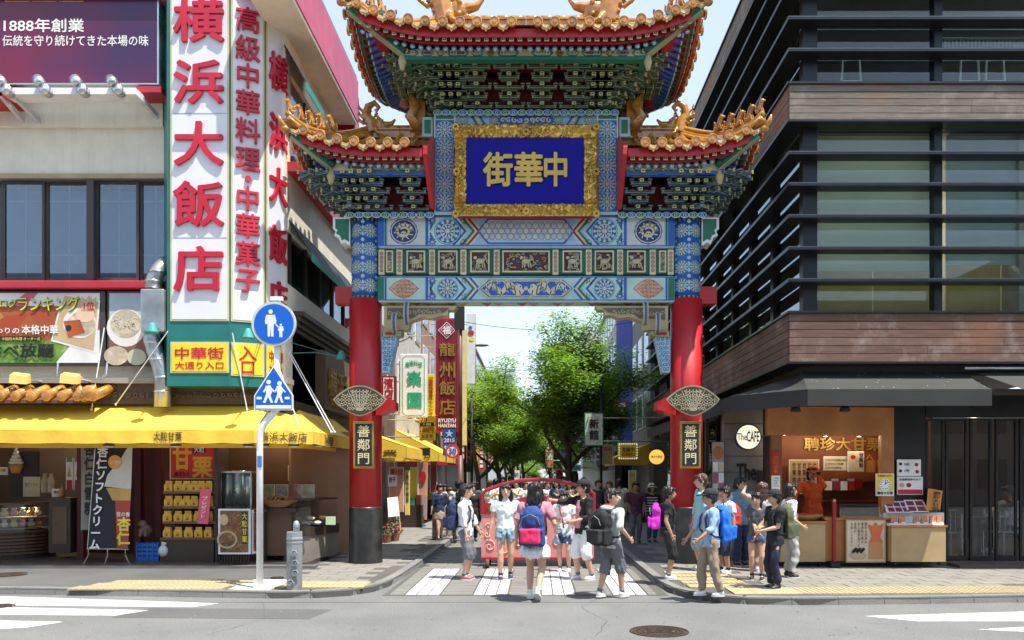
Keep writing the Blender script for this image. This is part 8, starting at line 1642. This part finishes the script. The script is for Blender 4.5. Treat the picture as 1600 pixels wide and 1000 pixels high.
    for i, s in enumerate((-1, 1)):
        hp, kn, an = legs[s]; sl = shoe_lift[i]; m = M(); Rx = Matrix.Rotation(-sl, 3, 'X'); S_ = lambda a, c, d: an+Rx @ V((a*h, c*h, d*h)); m.ball(S_(0, -.028, -.022), (.026*h, .062*h, .020*h), 12, 7, Rx); m.ball(S_(0, .006, -.012), (.024*h, .030*h, .028*h), 10, 7, Rx); m.ball(S_(0, -.055, -.026), (.027*h, .034*h, .016*h), 10, 6, Rx)
        o = m.obj('shoe', shoe, t, origin=(0, 0, 0)); remesh(o, vox*.8, 2)
        if lod == 0:
            m = M(); m.add([*(S_(.027*math.cos(q)*1.05, -.026+.066*math.sin(q), dz) for dz in (-.045, -.034) for q in [k*math.pi/6 for k in range(12)])], [tuple(range(11, -1, -1)), tuple(range(12, 24))]+[(k, (k+1) % 12, (k+1) % 12+12, k+12) for k in range(12)]); m.obj('sole', white if shoe != SB_ else C('sole grey', .3, .3, .3), o) if 0 else m.obj('sole', C('sole white', .62, .61, .58), t)
            m = M(); m.smooth = True; m.tube([an+(kn-an)*.02, an+(kn-an)*.14], [.024*h, .025*h], 10); m.obj('sock', (cW, cGy, cBk)[int(x*10) % 3], t)
    # --- hair ---
    m = M(); hy = lambda a, c, d: HP(a, c, d)
    m.ball(hy(0, .012, .022), (.064*h, .070*h, .064*h), 14, 10); m.ball(hy(0, .030, -.012), (.058*h, .046*h, .050*h), 12, 8)
    if hair != 'cap':
        for s in (-1, 0, 1): m.ball(hy(s*.030, -.045, .046), (.026*h, .022*h, .018*h), 8, 6)
    for s in (-1, 1): m.ball(hy(s*.054, .004, .010), (.012*h, .032*h, .030*h), 8, 6)
    if hair == 'long':
        m.loft([(hy(0, .035, -.20), .040*h, .022*h), (hy(0, .045, -.15), .066*h, .034*h), (hy(0, .038, -.08), .070*h, .045*h), (hy(0, .025, -.02), .064*h, .056*h), (hy(0, .015, .03), .055*h, .06*h)], 14)
        for s in (-1, 1): m.tube([hy(s*.056, -.015, .01), hy(s*.060, -.015, -.06), hy(s*.062, .0, -.12)], [.014*h, .018*h, .010*h], 8)
    if hair == 'pony': m.tube([hy(0, .065, .0), hy(0, .095, -.02), hy(0, .10, -.08), hy(.01, .085, -.14)], [.016*h, .026*h, .026*h, .008*h], 9)
    if hair == 'tied':
        for s in (-1, 1): m.tube([hy(s*.055, -.02, .01), hy(s*.058, -.016, -.05)], [.013*h, .006*h], 7)
    if hair == 'bob': m.loft([(hy(0, .015, -.065), .066*h, .055*h), (hy(0, .02, -.03), .070*h, .060*h), (hy(0, .015, .02), .064*h, .064*h)], 14)
    o = m.obj('hair', hc, t, origin=(0, 0, 0)); remesh(o, .0075 if lod == 0 else .014, 2, None, .011*h, 30)
    if hair == 'cap' or extra == 'hat':
        m = M(); m.smooth = True; mt_ = cBk if hair == 'cap' else cOr if 'orange' in label else cCr; R3 = Rh; m.loft([(hy(0, .008, .022), .068*h, .074*h), (hy(0, .008, .045), .066*h, .072*h), (hy(0, .01, .070), .054*h, .058*h), (hy(0, .012, .088), .03*h, .032*h), (hy(0, .012, .092), .004*h, .004*h)], 18)
        c0 = hy(0, -.055, .026); m.tube([hy(0, -.03, .030), hy(0, -.09, .026), hy(0, -.125, .016)], [.06*h, .054*h, .03*h], 12, flat=.12, up=(0, 0, 1)) if hair == 'cap' else m.loft([(hy(0, 0, .018), .12*h, .12*h), (hy(0, 0, .026), .072*h, .078*h)], 18)
        m.obj('cap' if hair == 'cap' else 'hat', mt_, t, origin=(0, 0, 0))
    rz = math.radians(head); t.location = (x, y, z); t.rotation_euler = (0, 0, rz); t['_h'] = h
    PT[t] = (V((x, y, z)), rz, h, arms, ln); return t
PT = {}
def worn(p, name, label, cat, build, group=None):
    """a thing carried by person p, built in the person's own frame by build(thing, h, arms)"""
    loc, rz, h, arms, ln = PT[p]; base = V((0, .1*h, .55*h)); t = thing(name, base, label, cat, group); build(t, h, arms); t.location = loc+Matrix.Rotation(rz, 3, 'Z') @ base; t.rotation_euler = (0, 0, rz); return t
def backpack(p, mat, label, mat2=None, k=1., strap=None, low=0, dy=0):
    def bd(t, h, arms):
        m = M(); c = V((0, (.135+dy)*h, (.68-low)*h)); m.box(-.088*h*k, .088*h*k, .082*h, (.165+dy)*h, c.z-.15*h*k, c.z+.10*h*k); m.ball(c+V((0, -.01*h, .06*h*k)), (.098*h*k, .056*h*k, .10*h*k), 14, 10); m.box(-.098*h*k, .098*h*k, .09*h, (.18+dy)*h, c.z-.142*h*k, c.z-.02*h*k); m.box(-.085*h*k, .085*h*k, .08*h, (.16+dy)*h, c.z-.12*h*k, c.z+.08*h*k)
        remesh(m.obj('bag_body', mat, t), .012, 4, None, .01*h, 9); m = M(); m.box(-.075*h*k, .075*h*k, c.y+.02*h*k, c.y+.088*h*k, c.z-.125*h*k, c.z-.015*h*k); remesh(m.obj('front_pocket', mat2 or mat, t), .01, 3, None, .006*h, 12)
        m = M(); m.tube([c+V((-.02*h, -.01, .145*h*k)), c+V((0, .0, .17*h*k)), c+V((.02*h, -.01, .145*h*k))], .005*h, 6); m.obj('loop', strap or blk, t)
        for s in (-1, 1): m = M(); m.smooth = True; m.tube([V((s*.055*h, .10*h, .80*h)), V((s*.06*h, .03*h, .828*h)), V((s*.062*h, -.035*h, .81*h)), V((s*.068*h, -.078*h, .73*h)), V((s*.085*h, -.07*h, .62*h)), V((s*.098*h, .0, .56*h)), V((s*.08*h, .08*h, .56*h))], .013*h, 8, flat=.45, up=(0, 1, 0)); m.obj('strap', strap or blk, t)
        m = M(); m.tube([c+V((-.075*h*k, .060*h*k, .02*h*k)), c+V((-.06*h*k, .066*h*k, .07*h*k)), c+V((0, .066*h*k, .10*h*k)), c+V((.06*h*k, .066*h*k, .07*h*k)), c+V((.075*h*k, .060*h*k, .02*h*k))], .0035*h, 5); m.obj('zip', C('zip grey', .3, .3, .3, metal=.5), t)
    return worn(p, 'backpack', label, 'backpack', bd)
def at(px, foot, z): Y = F*(H-z)/(foot-CY); return fx(px, Y), Y
def pp(px, foot, topy, head, label, z=.012, **k):
    x, y = at(px, foot, z); h = fz(topy, y)-z; return person(x, y, h, head, label, z=z, **k)
p = pp(727, 905, 757, 80, 'girl in a white shirt and grey shorts facing right at the left of the crosswalk', top=cW, bot=('long', cGy), hair='pony', sleeve=1.5, shoe=SP, hands={-1: (-.14, -.05, .46), 1: (.14, -.12, .49)}, collar=1, hyaw=-10)
backpack(p, cNv, 'dark navy backpack of the girl at the left of the crosswalk', k=1.05)
p = pp(790, 905, 757, 8, 'smiling girl in a pale blouse and denim shorts facing the viewer before the pink barrier', top=cloth('mint white', .66, .74, .76), bot=('hot', cDn), hair='long', sleeve=.5, shoe=SN_, feet={-1: (-.06, -.05, .045), 1: (.055, .06, .045)}, hands={-1: (-.17, -.01, .47), 1: (.15, -.07, .48)}, collar=1, tl=.5)
def tied(t, h, arms):
    m = M(); m.loft([(V((0, 0, .51*h)), .11*h, .09*h), (V((0, 0, .545*h)), .10*h, .08*h)], 14); m.obj('sleeves', cDn, t); m = M()
    for s in (-1, 1): m.tube([V((0, -.09*h, .53*h)), V((s*.03*h, -.11*h, .48*h)), V((s*.045*h, -.10*h, .40*h))], [.016*h, .02*h, .014*h], 8)
    m.ball(V((0, -.095*h, .53*h)), .02*h, 8, 6); m.obj('knot', cDn, t)
worn(p, 'tied_jacket', 'pale denim jacket tied round the waist of the smiling girl', 'jacket', tied)
p = pp(836, 936, 754, 168, 'long haired girl in a pink plaid shirt and cream shorts walking away from the viewer', top=cPk, bot=('hot', cCr), hair='long', sleeve=.75, shoe=SW, feet={-1: (-.05, .12, .085), 1: (.05, -.02, .045)}, hands={-1: (-.16, -.10, .60), 1: (.17, -.02, .50)}, shoe_lift=(-.7, 0))
backpack(p, cloth('backpack blue', .02, .06, .22), 'blue backpack with a hot pink lower pocket', cloth('hot pink', .75, .03, .12), 1.1, low=.05)
worn(p, 'tied_cardigan', 'white cardigan tied round the waist of the long haired girl', 'cardigan', lambda t, h, a: remesh((lambda m: (m.loft([(V((0, .02*h, .37*h)), .135*h, .115*h), (V((0, .02*h, .45*h)), .12*h, .10*h), (V((0, .01*h, .54*h)), .10*h, .082*h)], 16), m.obj('cloth', cW, t))[1])(M()), .01, 2, None, .03*h, 9))
p = pp(882, 893, 768, -12, 'girl in a white T-shirt and navy skirt holding a red strap before the barrier', top=cW, bot=('skirt', cNv), hair='tied', sleeve=.5, hands={-1: (-.04, -.13, .66), 1: (.07, -.14, .62)})
worn(p, 'tied_shirt', 'pale blue checked shirt hanging from the waist of the girl in white', 'shirt', lambda t, h, a: remesh((lambda m: (m.loft([(V((0, 0, .36*h)), .15*h, .10*h), (V((0, 0, .45*h)), .12*h, .09*h), (V((0, 0, .55*h)), .095*h, .075*h)], 16), m.obj('cloth', cloth('pale check', .40, .44, .56), t))[1])(M()), .011, 2, None, .03*h, 9))
worn(p, 'strap_bag', 'red neck strap held by the girl in the white T-shirt', 'strap', lambda t, h, a: (lambda m: (m.tube([V((-.06*h, -.04*h, .82*h)), V((-.03*h, -.10*h, .74*h)), V((0, -.13*h, .64*h)), V((.01*h, -.12*h, .55*h))], .011*h, 7), m.obj('strap', dred, t)))(M()))
p = pp(912, 906, 750, -62, 'boy in black cardigan, pink T-shirt and white shorts pointing left', top=cBk, bot=('long', cW), hair='cap', sleeve=1.6, hands={-1: (-.10, -.30, .80), 1: (.10, -.16, .60)}, feet={-1: (-.06, -.03, .045), 1: (.06, .06, .045)}, hyaw=-8)
worn(p, 'undershirt', 'pink T-shirt front showing in the open black cardigan', 'shirt', lambda t, h, a: (lambda m: (m.loft([(V((0, -.035*h, .52*h)), .045*h, .055*h), (V((0, -.040*h, .62*h)), .045*h, .042*h), (V((0, -.045*h, .72*h)), .05*h, .042*h), (V((0, -.030*h, .80*h)), .04*h, .036*h)], 12), m.obj('front', cloth('rose tee', .55, .22, .27), t)))(M()))
worn(p, 'folded_map', 'folded paper map in the hand of the boy in the black cardigan', 'map', lambda t, h, a: (lambda m, w: (m.prism([w+V(q) for q in ((-.10, -.06, -.03), (.02, -.10, .02), (.03, -.12, -.14), (-.09, -.08, -.17))], (0, .004, 0)), m.obj('sheet', C('map paper', .55, .56, .48), t)))(M(), a[1][2]))
p = pp(955, 933, 764, 128, 'boy in a grey hoodie and grey shorts seen from behind, map in hand', top=cHd, bot=('long', cGy), hair='short', sleeve=1.15, feet={-1: (-.06, -.08, .045), 1: (.055, .10, .05)}, hands={-1: (-.17, -.06, .56), 1: (.18, -.16, .50)}, hyaw=-60, lean=.03)
backpack(p, cBk, 'black backpack with a tan base on the boy in the grey hoodie', cloth('charcoal pocket', .03, .03, .033), 1.1, low=.03, dy=.01)
worn(p, 'hood', 'red lined grey hood lying on the shoulders of the boy with the map', 'hood', lambda t, h, a: (lambda m: (m.mat(cHd), m.ball(V((0, .06*h, .82*h)), (.075*h, .05*h, .035*h), 12, 8), m.mat(red), m.ball(V((0, .045*h, .845*h)), (.05*h, .035*h, .022*h), 10, 6), m.obj('cloth', None, t)))(M()))
worn(p, 'folded_map', 'open green map hanging from the hand of the boy in the grey hoodie', 'map', lambda t, h, a: (lambda m, w: (m.prism([w+V(q) for q in ((.02, -.02, -.04), (.06, -.24, -.02), (.05, -.26, -.15), (.0, -.05, -.17))], (.004, 0, 0)), m.obj('sheet', C('map green', .38, .5, .42), t)))(M(), a[1][2]))
p = pp(1044, 905, 760, 82, 'boy in a black T-shirt and black shorts facing right beside the right gate column', z=PZ, top=cBk, bot=('long', cBk), hair='short', sleeve=.6, sk=1, hands={-1: (-.15, -.03, .50), 1: (.15, .0, .49)})
backpack(p, cloth('magenta', .62, .03, .50), 'bright magenta backpack of the boy in black beside the column', k=.92)
p = pp(1110, 931, 765, -80, 'boy in a black cap, blue shirt and khaki trousers at the right kerb', z=PZ, top=cLb, bot=('trousers', cKh), hair='cap', sleeve=1.3, sk=1, feet={-1: (-.05, -.06, .045), 1: (.05, .08, .045)}, hands={-1: (-.12, -.18, .54), 1: (.13, -.16, .55)})
backpack(p, cloth('azure', .01, .16, .72), 'large azure backpack of the boy in the khaki trousers', k=1.12)
p = pp(1097, 891, 741, -82, 'tall brown haired boy in an aqua shirt beside the right gate column', z=PZ, top=cAq, bot=('long', cloth('pale jeans', .25, .36, .45)), hair='short', hc=HBr, sleeve=1.4, hands={-1: (-.15, -.05, .48)})
p = pp(1133, 896, 760, -60, 'boy in a white T-shirt with red straps standing behind the azure backpack', z=PZ, top=cW, bot=('long', cNv), hair='short', sleeve=.6, sk=1)
backpack(p, cloth('tomato', .55, .03, .03), 'tomato red backpack mostly hidden behind the boy in blue', k=.8, strap=red)
p = pp(1156, 884, 746, 20, 'middle aged man in a steel blue shirt and dark trousers before the cafe wall', z=PZ, top=cSt, bot=('trousers', cNv), hair='short', sleeve=.8, shoe=SB_, hyaw=25, wide=1.15, collar=1, hands={-1: (-.16, -.03, .48), 1: (.16, -.04, .48)})
worn(p, 'glasses', 'thin framed glasses of the man in the steel blue shirt', 'glasses', lambda t, h, a: (lambda m: ([m.tube([V((s*.02*h+.012*h*math.cos(q)+.02*h, -.078*h, .928*h+.010*h*math.sin(q))) for q in [k*.7 for k in range(10)]], .0016*h, 4) for s in (-1, 1)], m.obj('frame', blk, t)))(M()))
p = pp(1191, 893, 754, 170, 'brown haired woman with her left arm raised, seen from behind by the cafe', z=PZ, top=cloth('lace grey', .42, .41, .38), bot=('trousers', cKh), hair='long', hc=HBr, sleeve=.6, hands={1: (.19, -.05, .92)})
p = pp(1183, 906, 770, -22, 'girl in a dark grey T-shirt and denim shorts with crossed arms', z=PZ, top=cDg, bot=('hot', cBl), hair='pony', sleeve=.5, shoe=SB_, hands={-1: (.03, -.13, .56), 1: (-.02, -.12, .47)}, hyaw=-15)
p = pp(1211, 920, 766, -74, 'boy in a black cap and black clothes with striped trousers at the right kerb', z=PZ, top=cBk, bot=('trousers', cloth('night navy', .012, .016, .04)), hair='cap', sleeve=.75, shoe=SB_, sk=0, hands={-1: (-.03, -.17, .62), 1: (.06, -.17, .60)})
backpack(p, cloth('camouflage', .10, .11, .06, ), 'green camouflage backpack of the boy in black at the right kerb', k=1.15)
worn(p, 'wrist_watch', 'lime green wrist watch of the boy in black', 'watch', lambda t, h, a: (lambda m: (m.tube([a[-1][2]-(a[-1][2]-a[-1][1]).normalized()*.02, a[-1][2]+(a[-1][2]-a[-1][1]).normalized()*.015], .019*h, 12), m.obj('band', C('lime', .35, .7, .03), t)))(M()))
p = pp(1233, 902, 756, 95, 'short haired woman in a white blouse and grey trousers looking into the stall', z=PZ, top=cW, bot=('trousers', cloth('ash grey', .40, .40, .38)), hair='bob', sleeve=.9, shoe=SB_, hands={-1: (-.12, -.09, .56), 1: (.13, -.06, .52)})
p = person(fx(1270, 14.35), 14.35, 1.62, -20, 'stall keeper in an orange smock and orange hat holding a hand to her face', top=cOr, bot=('trousers', cOr), hair='bob', sleeve=1.8, shoe=SB_, z=.18, hands={-1: (-.20, -.22, .62), 1: (.03, -.13, .86)}, extra='hat', hyaw=-10)
p = person(fx(1577, 15.1), 15.1, 1.66, -80, 'grey haired man in a white shirt seated inside the dark glass doors', z=-.22, top=cW, bot=('trousers', cBk), hair='short', hc=C('grey hair', .2, .2, .2), sleeve=1.7, lod=1, feet={-1: (-.06, -.26, .28), 1: (.06, -.26, .28)}, hands={-1: (-.1, -.25, .6), 1: (.1, -.25, .6)})
p = pp(687, 843, 756, 25, 'woman in a navy cardigan and brown skirt walking towards the gate on the left', z=PZ, top=cNv, bot=('skirt', cKh), hair='tied', sleeve=1.3, shoe=SB_, feet={-1: (-.05, -.08, .045), 1: (.05, .1, .055)}, lod=1)
p = pp(993, 848, 753, 5, 'man in a plum striped shirt and grey trousers in the shade right of the crosswalk', z=PZ, top=cPu, bot=('trousers', cGy), hair='short', sleeve=.8, shoe=SB_, wide=1.15, lod=1, sk=1)
p = pp(1018, 847, 756, 15, 'woman in a sun hat and black and white striped top right of the crosswalk', z=PZ, top=cBk, bot=('trousers', cBl), hair='bob', extra='hat', sleeve=.9, shoe=SB_, lod=1, wide=1.05)
worn(p, 'striped_top', 'white stripes round the top of the woman in the sun hat', 'shirt', lambda t, h, a: [(lambda m: (m.loft([(V((0, .004*h, z_*h)), rx*h, ry*h), (V((0, .004*h, (z_+.018)*h)), rx*h, ry*h)], 18), m.obj('stripe', cW, t)))(M()) for z_, rx, ry in ((.53, .116, .092), (.575, .104, .082), (.62, .102, .080), (.665, .110, .084), (.71, .118, .088), (.755, .124, .086))])
# the crowd farther down the street
CR = [(703, 842, 762, 10, cBk, cBk, 'short', 'person in black bending beside the woman in the navy cardigan'), (717, 848, 751, 175, cW, cBk, 'short', 'person in white and black seen from behind left of the barrier'), (738, 846, 756, 20, cBk, cBk, 'short', 'dark haired man in black left of the barrier'), (741, 832, 752, 150, cDg, cBk, 'long', 'long haired woman in grey behind the girl in the white shirt'), (765, 833, 750, 170, cW, cGy, 'short', 'broad person in white directly behind the left of the barrier'), (775, 828, 748, 190, cW, cNv, 'bob', 'second person in white behind the left of the barrier'), (806, 826, 750, 0, cW, cNv, 'short', 'student in white seen through the arch of the barrier, left of the ring'), (820, 824, 753, 30, cCr, cNv, 'tied', 'student in cream seen through the arch beside the gold ring'), (856, 826, 752, 10, cW, cBk, 'short', 'student in white seen through the arch right of the ring'), (870, 828, 750, -20, cBl, cBk, 'long', 'woman in blue behind the right end of the barrier'), (890, 830, 752, 0, cGy, cNv, 'short', 'man in grey behind the boy pointing left'), (935, 835, 750, 20, cDg, cBk, 'short', 'man in dark grey between the two boys in the middle'), (952, 836, 752, -10, cBk, cBk, 'bob', 'woman in black behind the boy in the hoodie'), (968, 838, 748, 170, cCr, cKh, 'short', 'person in cream and khaki by the yellow awning on the right'), (695, 818, 757, 0, cCr, cKh, 'bob', 'distant woman in beige near the brown pole'), (786, 806, 745, 0, cW, cBl, 'short', 'far walker in white and jeans in the street centre'), (843, 802, 745, 180, cBk, cGy, 'short', 'far walker in black behind the gold ring'), (797, 800, 744, 20, cNv, cGy, 'tied', 'far walker in navy left of the street centre'), (912, 812, 746, 0, cPk, cBk, 'long', 'far woman in pink on the right side of the street'), (880, 800, 744, 10, cW, cKh, 'bob', 'far walker in white on the right of the street centre'), (1062, 862, 752, 90, cDg, cBk, 'bob', 'woman in grey entering the cafe side door behind the column')]
for i, (px, ft, tp_, hd_, a_, b_, hr, lab) in enumerate(CR): pp(px, ft, tp_, hd_, lab, top=a_, bot=('trousers' if i % 3 else 'long', b_), hair=hr, lod=1, sleeve=.7 if i % 2 else 1.4, hc=HB if i % 4 else HBr, shoe=SB_, feet={-1: (-.05, -.06, .045), 1: (.05, .07, .05)} if i % 2 else None)
finish()
